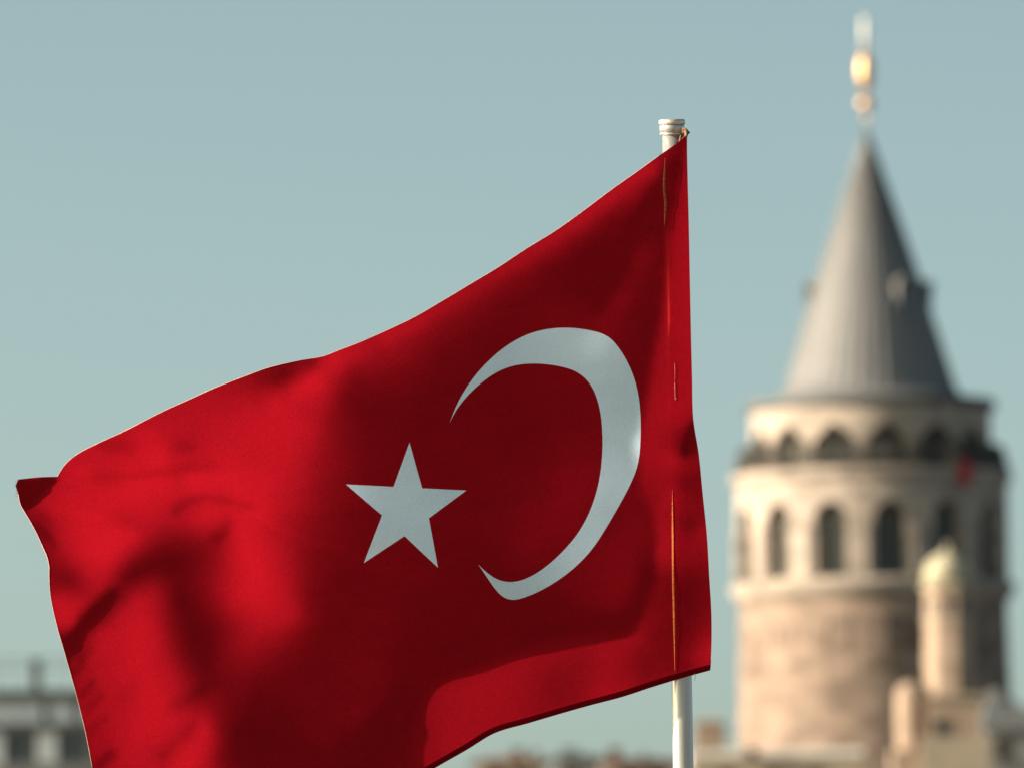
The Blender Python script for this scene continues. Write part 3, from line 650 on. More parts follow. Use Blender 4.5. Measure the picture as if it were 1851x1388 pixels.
[97,-592,-31,-33,-34,-37,-37,-37,-38,-35,-31,-28,-23,-20,-19,-20,-22,-23,-24,-22,-18,-15,-12,-10,-8,-6,-4,-2,-2,1,2,2,5,5,6,6,8,8,9,9,9,10,10,11,11,11,11,11,12,11,11,12,11,12,11,12,11,11,11,11,11,11,10,10,10,10,10,10,9,9,9,9,9,8,9,7,7,6,5,4,3,3,4,4,4,6,6,7,8,8,9,10,10,10,11,11,12,12,8,0,-11,-19,-22,-24,-23,-25,-26,-26,-27,-27,-28,-27,-19],
[95,-544,-29,-34,-39,-41,-41,-40,-41,-40,-39,-38,-33,-29,-24,-20,-18,-17,-17,-18,-18,-17,-14,-11,-10,-7,-6,-5,-2,-2,0,1,3,4,5,6,7,8,8,9,9,10,10,10,11,11,11,11,12,11,12,11,12,12,11,12,12,11,12,11,11,11,11,10,11,10,10,10,10,9,9,9,9,9,9,9,8,8,7,7,5,5,4,3,4,4,5,6,7,7,8,8,8,9,9,10,10,11,11,11,8,-2,-13,-21,-23,-24,-24,-25,-26,-26,-27,-26,-28,-26,-17],
[91,-514,1,-6,-14,-25,-36,-42,-46,-46,-45,-43,-42,-40,-38,-37,-34,-28,-23,-19,-17,-15,-14,-14,-13,-12,-11,-8,-7,-6,-4,-3,-2,0,1,2,3,5,6,6,8,8,9,10,10,10,10,11,11,11,12,11,12,12,11,12,12,12,12,11,12,12,11,11,12,11,11,10,11,10,10,10,10,9,10,9,9,9,8,9,8,8,8,6,6,6,4,4,5,5,5,7,7,7,7,8,9,8,9,10,9,10,11,9,6,-3,-14,-21,-24,-24,-26,-25,-27,-26,-27,-27,-27,-26,-16],
[86,-613,18,17,17,17,9,-2,-8,-17,-29,-38,-48,-54,-52,-49,-43,-40,-37,-35,-33,-31,-25,-21,-18,-14,-13,-12,-10,-10,-9,-8,-6,-5,-4,-3,-1,-1,1,2,3,4,5,6,8,8,9,9,10,10,11,11,11,11,11,12,12,11,12,12,12,12,12,12,12,12,11,12,11,12,11,11,11,10,11,10,10,10,9,10,9,9,9,8,9,8,8,8,7,6,6,6,5,5,5,6,7,7,7,8,8,8,9,9,9,9,10,10,8,3,-6,-15,-22,-23,-24,-26,-25,-27,-27,-28,-27,-28,-25,-16],
[81,-696,0,6,12,18,17,13,13,11,11,8,3,-7,-18,-31,-42,-54,-60,-56,-49,-42,-36,-32,-30,-27,-25,-21,-18,-14,-13,-10,-10,-8,-7,-7,-5,-4,-4,-2,-1,0,1,1,3,4,5,6,6,8,9,9,10,10,11,10,11,11,11,12,11,12,12,12,12,12,12,12,12,12,12,12,12,11,12,11,11,11,11,10,11,10,10,10,9,9,10,9,8,9,8,8,8,8,6,7,6,6,6,5,7,6,7,8,7,8,8,9,9,9,10,9,9,7,1,-10,-18,-21,-24,-23,-25,-26,-26,-27,-27,-27,-28,-26,-16],
[77,-635,-23,-19,-18,-9,-1,0,4,5,7,8,8,8,9,8,1,-7,-21,-33,-45,-57,-60,-56,-47,-37,-31,-27,-23,-21,-18,-17,-14,-11,-11,-8,-8,-6,-6,-4,-4,-3,-1,-1,0,1,2,3,4,5,5,7,7,8,10,9,10,11,10,11,11,11,11,11,12,12,11,12,12,13,12,12,12,12,12,12,12,12,11,11,12,11,11,10,11,10,10,10,9,10,9,9,9,9,9,8,8,8,7,7,7,7,6,7,6,7,7,7,7,8,8,9,8,9,10,9,9,6,-2,-13,-20,-23,-23,-24,-25,-25,-26,-26,-27,-27,-28,-26,-16],
[74,-541,-31,-30,-23,-16,-14,-13,-11,-11,-7,-5,-4,-3,-2,-1,1,3,3,-3,-13,-28,-38,-49,-55,-55,-50,-41,-32,-26,-20,-17,-15,-13,-12,-11,-9,-8,-7,-6,-5,-5,-3,-2,-2,0,0,2,2,3,4,4,6,6,7,8,9,9,10,10,11,11,10,11,11,11,12,11,12,11,12,12,12,12,13,12,12,12,12,12,12,11,12,11,12,10,11,11,10,10,10,10,10,9,9,9,9,9,9,8,8,8,8,7,8,7,7,7,7,7,7,8,7,8,8,8,9,9,9,9,5,-3,-15,-22,-24,-25,-25,-25,-26,-26,-26,-27,-26,-27,-26,-16],
[71,-428,-38,-35,-27,-19,-19,-17,-15,-13,-13,-11,-11,-11,-12,-12,-13,-13,-12,-11,-9,-9,-13,-27,-37,-45,-51,-51,-48,-41,-34,-26,-19,-14,-10,-9,-9,-8,-7,-7,-7,-6,-5,-4,-3,-2,-2,-1,1,1,2,3,3,5,5,6,7,8,8,9,10,10,10,11,11,10,11,11,12,11,11,12,11,12,12,11,12,12,13,12,12,12,12,12,12,11,12,11,11,11,11,11,10,10,10,10,9,10,9,9,9,8,9,9,8,8,8,8,8,7,8,8,7,8,7,8,8,7,9,8,9,8,9,4,-4,-16,-23,-25,-26,-26,-27,-27,-27,-27,-27,-26,-27,-25,-15],
[68,-274,-55,-47,-37,-27,-26,-23,-21,-19,-16,-14,-12,-11,-9,-10,-9,-12,-14,-18,-20,-24,-24,-26,-28,-34,-43,-50,-52,-51,-46,-39,-34,-26,-18,-12,-7,-5,-3,-3,-4,-4,-5,-4,-4,-4,-3,-3,-2,-1,0,1,1,3,3,4,5,5,7,7,8,8,9,10,10,11,10,11,11,11,11,11,11,12,11,11,12,12,11,12,12,12,12,12,12,12,12,12,12,11,12,11,11,11,11,11,10,10,10,10,9,9,9,9,9,9,9,8,9,8,8,8,9,8,8,8,8,8,8,8,8,9,8,8,9,7,4,-6,-16,-24,-26,-26,-27,-28,-28,-28,-28,-28,-27,-28,-25,-14],
[66,-147,-55,-55,-42,-34,-33,-31,-28,-24,-22,-21,-17,-14,-12,-9,-8,-7,-7,-10,-14,-19,-26,-33,-38,-45,-49,-55,-62,-62,-56,-49,-41,-34,-26,-19,-12,-5,-2,1,2,2,1,0,-1,-1,-2,-2,-1,-2,-1,0,0,1,1,3,3,4,5,6,6,7,8,8,9,10,10,10,10,11,11,11,11,11,11,12,11,11,12,11,12,11,12,12,12,11,12,12,12,12,12,11,12,12,11,11,11,11,11,10,10,10,10,9,10,9,9,8,9,9,8,9,8,9,8,8,9,9,8,9,8,9,9,8,9,8,9,6,2,-8,-17,-24,-25,-27,-27,-28,-29,-29,-29,-29,-28,-28,-25,-14],
[63,52,-64,-58,-50,-42,-42,-39,-38,-34,-34,-30,-27,-23,-21,-19,-15,-12,-9,-8,-7,-8,-11,-16,-23,-33,-42,-50,-58,-66,-74,-76,-69,-57,-46,-38,-29,-22,-14,-7,-2,3,5,6,7,5,4,3,3,2,1,1,0,1,1,1,2,2,3,3,4,5,5,6,7,7,8,9,9,9,10,10,11,10,11,11,11,11,11,11,11,12,11,12,11,12,11,12,11,12,12,12,11,12,12,11,12,11,12,11,11,11,11,10,11,10,9,10,9,9,9,9,9,8,9,8,9,8,9,8,9,9,9,9,9,9,9,9,10,8,6,-1,-11,-19,-23,-25,-27,-27,-28,-28,-30,-29,-30,-28,-28,-26,-14],
[61,201,-64,-63,-51,-45,-44,-42,-41,-40,-38,-37,-35,-33,-29,-24,-22,-20,-17,-13,-11,-9,-10,-11,-15,-22,-32,-43,-52,-61,-69,-77,-82,-79,-68,-56,-45,-36,-27,-18,-11,-5,0,5,7,9,9,8,8,7,6,6,4,5,3,4,3,3,3,4,4,4,4,5,5,6,6,7,8,7,9,9,9,9,10,10,10,11,10,11,11,11,11,11,11,12,11,12,11,12,11,12,11,12,11,12,11,12,11,12,11,11,12,11,11,10,11,10,11,10,9,10,9,9,9,9,9,8,9,8,9,8,9,8,9,9,9,10,9,10,9,9,6,-3,-14,-21,-24,-25,-26,-27,-28,-28,-30,-29,-29,-28,-29,-26,-14],
[58,429,-70,-66,-60,-53,-52,-49,-48,-45,-43,-42,-40,-38,-38,-36,-34,-31,-26,-24,-23,-20,-17,-14,-12,-14,-17,-22,-31,-43,-53,-64,-71,-78,-80,-79,-74,-64,-53,-42,-34,-25,-16,-9,-4,1,5,8,9,10,10,10,10,9,8,8,7,7,7,6,6,6,6,5,6,6,5,6,7,6,6,7,8,7,8,9,8,9,9,10,10,10,10,10,11,11,10,11,12,11,11,12,11,11,12,11,12,11,11,12,11,11,12,11,11,11,11,11,11,11,10,11,10,10,10,10,10,9,9,9,9,9,9,8,9,8,9,8,9,9,9,10,9,10,9,5,-4,-15,-22,-25,-25,-27,-27,-29,-29,-30,-29,-30,-27,-28,-25,-14],
[56,584,-65,-63,-58,-53,-54,-54,-52,-51,-49,-48,-46,-43,-42,-40,-37,-37,-35,-34,-30,-28,-27,-24,-22,-20,-18,-20,-24,-31,-40,-51,-64,-74,-78,-79,-77,-73,-66,-58,-48,-40,-31,-22,-14,-7,-3,2,5,7,9,10,10,11,10,11,10,10,10,9,9,9,9,9,8,8,8,8,7,8,7,7,7,8,7,7,8,8,8,8,8,9,9,9,9,10,10,10,10,11,10,11,11,11,12,11,11,12,11,11,12,11,11,11,11,11,11,11,11,11,11,10,11,11,10,10,11,10,10,9,10,10,9,9,10,8,9,9,9,9,8,9,9,9,9,9,9,5,-4,-16,-23,-26,-26,-27,-29,-29,-30,-31,-30,-29,-28,-27,-24,-13],
[54,726,-59,-58,-54,-52,-52,-53,-52,-53,-53,-52,-51,-50,-48,-46,-45,-42,-40,-38,-38,-36,-34,-33,-32,-31,-29,-28,-27,-29,-33,-39,-48,-58,-70,-77,-78,-74,-71,-66,-59,-53,-44,-37,-27,-19,-12,-6,-1,3,5,7,8,9,10,11,10,11,11,11,11,11,10,11,11,11,10,11,10,10,10,9,10,8,9,8,8,8,8,8,8,8,8,8,8,8,8,9,9,9,10,10,10,10,11,10,11,11,11,12,11,11,11,11,12,11,11,11,11,10,11,11,10,11,10,11,10,10,10,10,11,10,10,10,10,9,10,10,9,9,10,9,9,9,9,9,8,9,8,4,-5,-17,-24,-26,-26,-29,-29,-30,-30,-32,-30,-30,-28,-27,-23,-12],
[52,852,-53,-53,-50,-49,-50,-50,-51,-51,-51,-52,-52,-52,-52,-51,-50,-49,-47,-45,-44,-42,-40,-40,-38,-38,-38,-38,-39,-39,-38,-40,-42,-47,-54,-62,-69,-72,-72,-68,-64,-60,-54,-49,-41,-34,-24,-17,-9,-4,0,4,5,7,8,9,10,10,10,10,11,11,11,12,11,12,12,11,12,12,12,12,12,12,11,11,10,10,10,9,9,9,8,9,8,8,8,7,8,8,9,8,9,9,9,10,10,10,10,10,11,11,10,11,11,11,11,11,11,11,11,11,11,10,11,10,10,10,10,10,10,10,10,10,10,10,11,10,10,10,10,10,10,10,9,10,9,9,10,8,7,2,-8,-18,-24,-27,-27,-28,-29,-31,-31,-31,-30,-30,-28,-27,-24,-10],
[50,963,-47,-48,-47,-46,-47,-48,-48,-49,-49,-50,-50,-51,-51,-51,-52,-51,-51,-50,-50,-48,-47,-46,-44,-44,-44,-44,-44,-46,-48,-50,-50,-50,-51,-54,-57,-61,-65,-65,-64,-61,-59,-54,-51,-44,-39,-31,-22,-15,-8,-2,2,4,6,7,8,9,9,10,10,10,10,11,11,11,12,12,12,12,12,13,13,13,13,13,13,12,12,12,12,11,10,11,9,10,9,9,8,8,8,8,8,8,8,9,8,9,9,10,9,10,10,10,10,10,11,10,11,11,11,10,11,11,10,11,10,11,10,10,10,10,9,10,10,9,10,10,10,10,10,10,11,10,11,10,10,11,10,10,10,9,6,-1,-12,-21,-24,-27,-27,-28,-30,-30,-31,-31,-29,-30,-27,-26,-23,-10],
[47,1109,-45,-45,-44,-43,-44,-44,-45,-46,-46,-47,-48,-48,-49,-49,-50,-50,-51,-51,-51,-51,-51,-51,-50,-50,-49,-49,-49,-48,-49,-50,-53,-56,-61,-61,-60,-58,-58,-59,-59,-60,-59,-57,-55,-54,-50,-46,-41,-36,-27,-21,-13,-7,-2,2,5,6,8,8,9,9,10,9,10,11,10,11,11,11,12,12,12,12,13,13,14,13,14,13,14,13,13,13,13,12,12,11,11,10,11,9,9,9,9,8,9,8,8,8,9,8,9,9,9,9,10,9,10,10,10,10,10,10,10,11,10,11,10,10,10,11,10,9,10,10,10,9,10,9,10,9,10,10,10,10,10,11,10,11,11,11,11,10,10,6,-3,-15,-23,-26,-28,-28,-28,-30,-30,-31,-30,-29,-28,-26,-25,-21,-10],
[45,1203,-45,-44,-43,-41,-42,-42,-43,-44,-44,-44,-46,-46,-46,-47,-48,-48,-49,-50,-50,-50,-51,-51,-52,-52,-51,-52,-52,-52,-52,-53,-53,-55,-58,-63,-68,-70,-68,-64,-61,-60,-58,-57,-55,-52,-51,-48,-46,-43,-38,-31,-26,-18,-12,-7,-1,2,4,7,7,9,8,10,10,10,10,10,11,11,11,11,11,12,12,12,12,13,13,13,14,14,13,14,14,14,13,13,13,13,13,12,11,11,11,10,10,9,10,9,9,8,9,9,8,9,9,8,9,9,9,9,9,10,9,10,9,10,10,10,10,10,10,10,9,10,10,10,9,10,9,10,9,10,9,10,9,10,10,10,11,10,11,11,11,11,10,6,-4,-16,-25,-27,-29,-28,-30,-31,-31,-31,-31,-28,-27,-24,-23,-20,-7],
[43,1300,-49,-45,-44,-42,-41,-42,-41,-42,-42,-43,-43,-44,-44,-46,-45,-47,-47,-47,-49,-48,-50,-50,-51,-51,-51,-52,-53,-53,-54,-55,-55,-55,-57,-59,-62,-67,-71,-74,-73,-68,-66,-62,-59,-56,-53,-49,-48,-45,-42,-40,-34,-29,-22,-17,-11,-5,-2,2,4,6,7,8,9,10,10,10,11,10,11,11,11,12,11,11,12,12,12,13,13,13,13,13,14,13,14,14,14,13,14,14,13,13,13,12,12,12,11,11,11,10,10,10,9,10,9,9,9,9,8,9,9,8,9,9,9,8,9,9,9,9,10,9,9,10,9,9,10,9,10,9,10,9,10,9,10,9,10,9,10,10,10,10,10,11,11,10,10,6,-3,-17,-26,-27,-29,-30,-31,-31,-33,-32,-32,-29,-26,-23,-21,-18,-4],
[41,1403,-52,-50,-47,-44,-44,-42,-42,-41,-42,-41,-42,-42,-43,-43,-44,-44,-45,-46,-47,-47,-48,-48,-50,-50,-50,-51,-52,-52,-53,-55,-55,-56,-57,-58,-60,-61,-65,-68,-72,-74,-74,-72,-68,-65,-61,-58,-52,-49,-46,-44,-40,-37,-31,-26,-19,-15,-10,-5,-2,2,4,5,8,8,9,9,10,11,11,10,12,11,11,12,11,12,12,12,12,12,13,12,13,13,13,14,13,14,13,14,14,13,14,14,13,13,13,13,12,13,12,11,12,11,11,10,10,10,10,10,9,9,9,9,8,9,8,9,8,8,9,8,8,9,8,9,8,9,9,9,9,9,9,9,10,9,10,9,10,10,10,9,10,10,10,10,11,10,9,5,-5,-17,-26,-27,-29,-30,-30,-32,-33,-34,-33,-30,-26,-22,-20,-16,-2],
[39,1513,-56,-53,-50,-48,-47,-46,-44,-44,-42,-42,-42,-42,-41,-43,-42,-43,-43,-44,-44,-46,-46,-47,-47,-49,-50,-50,-50,-51,-52,-53,-54,-55,-56,-57,-59,-59,-62,-63,-65,-69,-71,-73,-74,-72,-70,-67,-63,-59,-54,-50,-46,-43,-39,-35,-29,-23,-18,-13,-8,-4,-1,1,4,5,7,8,9,10,10,10,11,11,12,11,12,12,12,12,12,12,12,12,13,12,13,13,13,13,13,13,13,14,13,13,14,13,14,13,14,13,13,13,13,13,12,13,12,12,11,12,11,10,11,10,10,9,9,9,9,8,8,8,8,8,8,7,8,8,7,8,8,8,8,9,8,9,9,9,10,9,10,10,9,10,11,10,10,10,10,10,8,2,-8,-18,-25,-27,-28,-29,-30,-31,-32,-33,-34,-30,-26,-22,-19,-15,-1],
[37,1663,-91,-61,-50,-50,-50,-49,-49,-47,-46,-44,-44,-43,-42,-43,-42,-42,-42,-43,-43,-44,-44,-45,-46,-47,-48,-49,-50,-50,-51,-52,-52,-53,-55,-55,-57,-58,-60,-60,-62,-64,-66,-68,-70,-72,-72,-72,-69,-68,-64,-60,-56,-51,-47,-43,-40,-33,-28,-21,-16,-12,-6,-4,0,1,4,6,7,8,8,10,10,11,11,11,11,12,12,12,12,12,13,12,13,12,13,13,12,13,13,13,13,13,12,14,13,13,13,13,13,14,13,13,14,13,13,13,14,13,13,13,12,13,12,12,12,11,12,10,11,9,10,9,9,8,8,8,7,7,7,7,7,7,8,7,7,7,8,8,8,8,9,9,9,10,9,10,11,10,11,10,10,10,7,-1,-11,-21,-25,-26,-27,-28,-28,-30,-30,-31,-31,-28,-25,-21,-16,-15,-3],
[35,1928,-129,-122,-92,-65,-53,-52,-51,-50,-49,-49,-47,-45,-45,-44,-43,-43,-42,-43,-42,-43,-43,-44,-45,-45,-46,-48,-48,-50,-50,-51,-52,-52,-53,-54,-55,-56,-57,-59,-59,-61,-63,-64,-66,-68,-69,-70,-70,-70,-69,-66,-64,-60,-57,-53,-49,-43,-40,-33,-27,-20,-15,-10,-6,-3,1,2,4,6,7,8,9,10,10,11,11,11,12,12,12,12,12,13,12,13,13,13,12,13,13,13,13,13,13,13,13,13,12,13,13,13,13,13,13,13,13,13,13,14,13,13,14,13,14,13,13,14,12,13,13,12,11,12,10,11,9,10,8,8,8,8,7,7,7,6,7,6,7,6,7,7,7,7,8,8,8,9,9,10,9,10,11,10,11,9,6,-2,-15,-23,-25,-26,-26,-26,-27,-27,-28,-27,-27,-26,-21,-16,-7,-9,-7,11],
[33,2200,-100,-114,-120,-118,-110,-88,-69,-60,-55,-53,-51,-50,-48,-47,-46,-44,-44,-43,-42,-43,-42,-43,-43,-44,-45,-46,-47,-48,-49,-50,-51,-53,-52,-53,-54,-55,-55,-57,-58,-59,-60,-61,-63,-64,-65,-67,-68,-69,-68,-69,-67,-65,-63,-60,-57,-53,-50,-44,-40,-33,-26,-20,-14,-9,-5,-2,0,3,5,6,7,9,9,10,10,11,12,11,12,12,13,12,13,12,13,13,13,13,13,13,13,14,13,13,13,13,13,13,13,13,12,13,13,13,12,13,13,13,13,13,13,13,13,14,13,14,14,13,14,14,13,13,13,13,12,12,11,10,10,9,9,9,7,8,7,6,7,6,6,6,6,7,6,6,7,7,8,7,8,9,9,9,9,10,10,9,5,-5,-16,-23,-25,-25,-26,-25,-24,-25,-24,-24,-22,-21,-17,-10,6,1,-9,0],
[31,2398,-66,-77,-85,-94,-104,-114,-122,-115,-100,-81,-67,-60,-55,-52,-51,-48,-47,-46,-44,-43,-42,-42,-42,-43,-43,-44,-45,-46,-47,-49,-50,-51,-53,-53,-54,-54,-55,-56,-56,-57,-59,-59,-60,-62,-63,-63,-65,-66,-67,-68,-67,-67,-65,-64,-62,-59,-56,-53,-50,-45,-39,-33,-26,-19,-14,-9,-5,-1,1,3,5,7,8,8,10,11,10,12,11,12,13,12,12,13,13,13,13,13,13,14,13,13,14,13,13,14,13,13,14,13,13,13,13,12,13,13,13,12,13,12,13,13,12,13,13,13,14,13,14,14,14,14,13,14,14,14,13,13,12,12,11,11,10,9,9,9,8,7,7,7,6,6,6,6,6,6,6,6,7,6,8,7,8,8,9,9,8,8,2,-8,-18,-23,-24,-25,-24,-23,-23,-22,-20,-19,-17,-16,-11,-1,10,4,-6,-5],
[29,2530,-45,-52,-59,-66,-72,-81,-92,-102,-114,-122,-122,-113,-93,-76,-64,-58,-53,-50,-48,-47,-45,-43,-42,-42,-42,-43,-43,-44,-45,-47,-48,-49,-51,-52,-53,-54,-55,-56,-56,-57,-57,-58,-59,-60,-61,-61,-63,-64,-65,-65,-66,-66,-66,-66,-64,-62,-61,-57,-56,-52,-49,-45,-39,-33,-25,-19,-13,-9,-4,-2,2,3,6,7,8,9,10,11,11,12,12,13,12,13,13,13,13,13,14,13,14,13,14,13,14,14,13,14,13,14,13,14,13,13,13,13,13,13,13,13,12,13,12,13,12,13,13,12,13,14,13,13,14,14,14,14,14,13,14,13,13,13,12,12,12,10,11,10,9,9,8,8,7,7,7,6,6,6,5,6,6,6,6,7,7,7,8,8,7,4,-2,-12,-19,-23,-24,-23,-23,-22,-20,-19,-17,-15,-13,-10,-3,7,12,5,-5,-7],
[27,2631,-45,-38,-43,-50,-53,-58,-64,-70,-80,-89,-101,-113,-121,-126,-121,-106,-85,-68,-58,-53,-51,-47,-46,-43,-42,-42,-42,-43,-44,-45,-46,-48,-49,-51,-52,-53,-54,-55,-56,-57,-57,-58,-58,-59,-59,-61,-61,-62,-63,-63,-65,-65,-65,-65,-65,-64,-63,-62,-59,-56,-54,-51,-48,-44,-38,-32,-24,-19,-13,-9,-4,-2,2,3,6,7,9,9,11,11,11,13,12,13,13,13,14,13,14,13,14,14,13,14,14,14,14,14,14,14,13,14,14,14,13,14,13,13,14,13,13,13,12,13,13,12,13,12,13,13,12,13,13,13,14,13,14,13,14,14,13,13,14,12,13,13,12,11,12,11,11,10,9,10,8,9,8,7,7,6,7,6,6,5,6,6,6,6,7,6,5,1,-7,-16,-22,-23,-23,-22,-22,-20,-18,-17,-13,-12,-8,-5,5,13,14,6,-3,-9],
[25,2789,-83,-64,-47,-42,-43,-45,-48,-51,-56,-62,-69,-78,-88,-101,-113,-121,-128,-126,-112,-90,-70,-60,-55,-49,-46,-43,-41,-42,-42,-44,-45,-47,-49,-51,-52,-52,-54,-55,-56,-57,-57,-58,-58,-58,-59,-60,-60,-60,-61,-63,-62,-64,-64,-65,-65,-64,-64,-63,-62,-60,-58,-55,-52,-50,-46,-42,-37,-30,-24,-19,-13,-8,-5,-2,1,4,5,7,8,10,11,11,12,13,12,14,13,14,13,14,14,14,14,14,15,14,14,14,15,14,14,14,14,14,14,14,14,14,14,13,14,13,14,13,13,13,13,13,12,13,12,13,13,13,12,13,13,13,14,13,13,13,13,13,13,13,12,13,12,12,12,11,12,11,10,11,10,10,9,9,9,8,8,7,7,7,6,6,6,6,5,5,2,-4,-13,-21,-23,-24,-23,-22,-21,-19,-17,-14,-11,-8,-4,1,12,18,14,6,1,-7],
[23,3003,-84,-92,-86,-69,-55,-49,-45,-46,-46,-48,-52,-56,-61,-68,-78,-91,-102,-113,-122,-127,-126,-112,-88,-73,-63,-55,-47,-43,-40,-40,-41,-43,-47,-50,-54,-55,-57,-56,-58,-58,-58,-59,-59,-60,-59,-59,-60,-60,-60,-61,-61,-62,-63,-64,-64,-64,-64,-64,-63,-62,-61,-59,-56,-54,-50,-48,-44,-40,-35,-29,-23,-18,-14,-8,-5,-2,0,3,5,7,8,9,11,11,12,12,13,14,13,14,14,14,15,14,15,14,15,15,14,15,15,14,15,14,15,14,14,15,14,14,14,14,14,14,13,14,13,14,13,13,13,13,13,13,12,13,13,13,13,13,13,12,13,13,13,12,13,12,12,12,12,11,12,11,12,11,11,11,11,11,10,11,10,10,9,9,9,9,7,8,7,6,6,4,-1,-10,-18,-24,-25,-25,-24,-23,-21,-20,-16,-14,-9,-5,-1,7,18,21,16,6,5,-4,-20],
[21,3180,-59,-70,-76,-82,-82,-73,-61,-59,-55,-51,-51,-50,-51,-55,-58,-63,-72,-85,-94,-104,-113,-122,-125,-121,-106,-89,-73,-62,-52,-43,-40,-37,-38,-42,-46,-52,-59,-62,-64,-63,-62,-63,-62,-62,-62,-61,-61,-61,-61,-61,-60,-61,-62,-62,-62,-64,-63,-64,-64,-63,-62,-61,-60,-57,-55,-52,-49,-46,-42,-38,-33,-27,-23,-17,-13,-9,-5,-3,0,2,5,6,7,9,10,11,12,12,13,14,13,14,14,14,15,15,14,15,15,16,15,15,15,15,15,15,15,14,15,15,14,15,14,14,15,14,14,14,14,13,14,13,14,13,13,13,13,14,12,13,13,13,13,13,12,13,12,12,12,12,12,11,11,12,11,10,11,11,11,11,10,11,11,11,11,11,11,11,10,11,10,9,9,8,8,4,-2,-13,-22,-26,-27,-27,-26,-25,-23,-21,-18,-14,-9,-3,2,14,22,21,18,7,8,-1,-21],
[19,3308,-44,-50,-58,-65,-66,-71,-74,-69,-65,-62,-61,-59,-56,-54,-55,-55,-58,-61,-70,-84,-93,-99,-105,-112,-119,-122,-117,-102,-83,-68,-57,-47,-40,-37,-35,-39,-45,-53,-62,-67,-70,-70,-69,-69,-67,-67,-65,-64,-64,-62,-62,-62,-61,-61,-62,-62,-63,-63,-63,-64,-63,-63,-61,-61,-58,-56,-54,-50,-48,-43,-40,-36,-30,-26,-21,-17,-13,-9,-6,-3,0,2,3,6,7,8,10,10,12,12,12,13,13,14,14,14,14,15,15,15,16,15,15,16,15,16,15,16,15,15,15,15,15,15,15,14,15,15,14,14,15,14,14,14,13,14,14,13,13,14,13,13,13,13,13,13,12,12,13,11,12,12,11,11,11,10,11,10,10,11,10,10,10,10,11,11,11,11,11,12,11,12,11,11,11,11,10,6,0,-12,-22,-27,-29,-28,-28,-28,-26,-24,-21,-17,-12,-3,4,19,27,22,17,8,9,3,-21],
[18,3371,-38,-51,-56,-58,-59,-61,-62,-64,-62,-62,-62,-61,-62,-59,-59,-58,-58,-58,-59,-69,-82,-94,-98,-102,-106,-111,-115,-117,-110,-90,-74,-63,-53,-44,-41,-37,-38,-44,-52,-59,-67,-72,-75,-77,-76,-74,-72,-70,-68,-66,-65,-64,-62,-62,-61,-62,-63,-63,-63,-63,-64,-63,-62,-61,-59,-58,-55,-53,-49,-46,-41,-38,-34,-28,-24,-20,-16,-12,-9,-6,-3,-1,1,3,5,7,8,9,10,11,11,12,13,12,14,13,14,14,15,15,15,15,16,15,16,16,15,16,16,16,15,16,15,15,16,15,15,15,15,15,14,15,15,14,14,14,15,14,13,14,14,13,14,13,13,13,13,12,13,12,12,11,12,11,10,11,10,10,10,9,10,9,10,9,10,10,10,10,11,11,12,11,12,12,12,12,12,12,9,3,-7,-19,-26,-28,-28,-29,-29,-30,-28,-26,-22,-17,-9,5,23,30,24,16,10,9,4,-20],
[16,3466,-38,-42,-50,-55,-56,-56,-57,-58,-57,-58,-58,-58,-60,-60,-61,-61,-60,-60,-60,-60,-60,-68,-78,-88,-96,-100,-104,-106,-109,-111,-108,-94,-80,-69,-61,-52,-49,-44,-43,-46,-50,-55,-60,-67,-72,-77,-82,-81,-79,-76,-73,-70,-68,-66,-64,-63,-62,-62,-63,-64,-63,-64,-63,-62,-62,-61,-58,-57,-55,-51,-48,-45,-40,-36,-31,-27,-22,-18,-15,-12,-9,-6,-3,-1,1,3,4,7,7,9,9,11,11,11,12,12,13,13,13,14,14,14,15,16,15,15,16,16,16,16,16,16,16,16,15,16,16,15,16,15,16,15,15,15,15,15,14,15,15,14,14,14,14,14,14,14,13,13,13,13,12,13,11,12,11,11,11,10,10,9,10,9,8,9,9,9,9,9,9,10,11,10,11,11,12,12,12,12,12,13,11,6,-2,-15,-22,-26,-27,-28,-29,-30,-30,-30,-28,-24,-16,-2,19,31,24,17,11,13,4,-19],
[15,3527,-38,-51,-55,-55,-56,-56,-57,-56,-56,-55,-55,-55,-56,-57,-58,-60,-61,-62,-62,-62,-63,-64,-68,-75,-81,-87,-94,-98,-103,-105,-106,-104,-95,-84,-75,-68,-61,-56,-53,-50,-50,-52,-53,-55,-59,-64,-70,-81,-84,-84,-81,-79,-75,-72,-69,-66,-65,-64,-63,-64,-64,-64,-63,-63,-63,-61,-60,-58,-56,-54,-50,-48,-43,-39,-35,-29,-25,-20,-17,-14,-11,-9,-6,-3,-1,1,2,5,6,7,9,9,10,11,11,11,12,12,12,13,13,14,14,14,15,15,15,16,16,15,16,16,17,16,16,16,16,16,16,16,15,16,16,15,16,15,15,15,15,15,15,14,15,14,15,14,14,13,14,13,13,13,12,12,12,11,11,10,10,10,9,9,9,8,8,8,9,8,8,9,10,9,10,11,11,11,11,12,12,12,12,12,8,2,-10,-19,-24,-25,-27,-27,-29,-31,-31,-32,-29,-23,-11,5,18,17,16,13,14,10,-10],
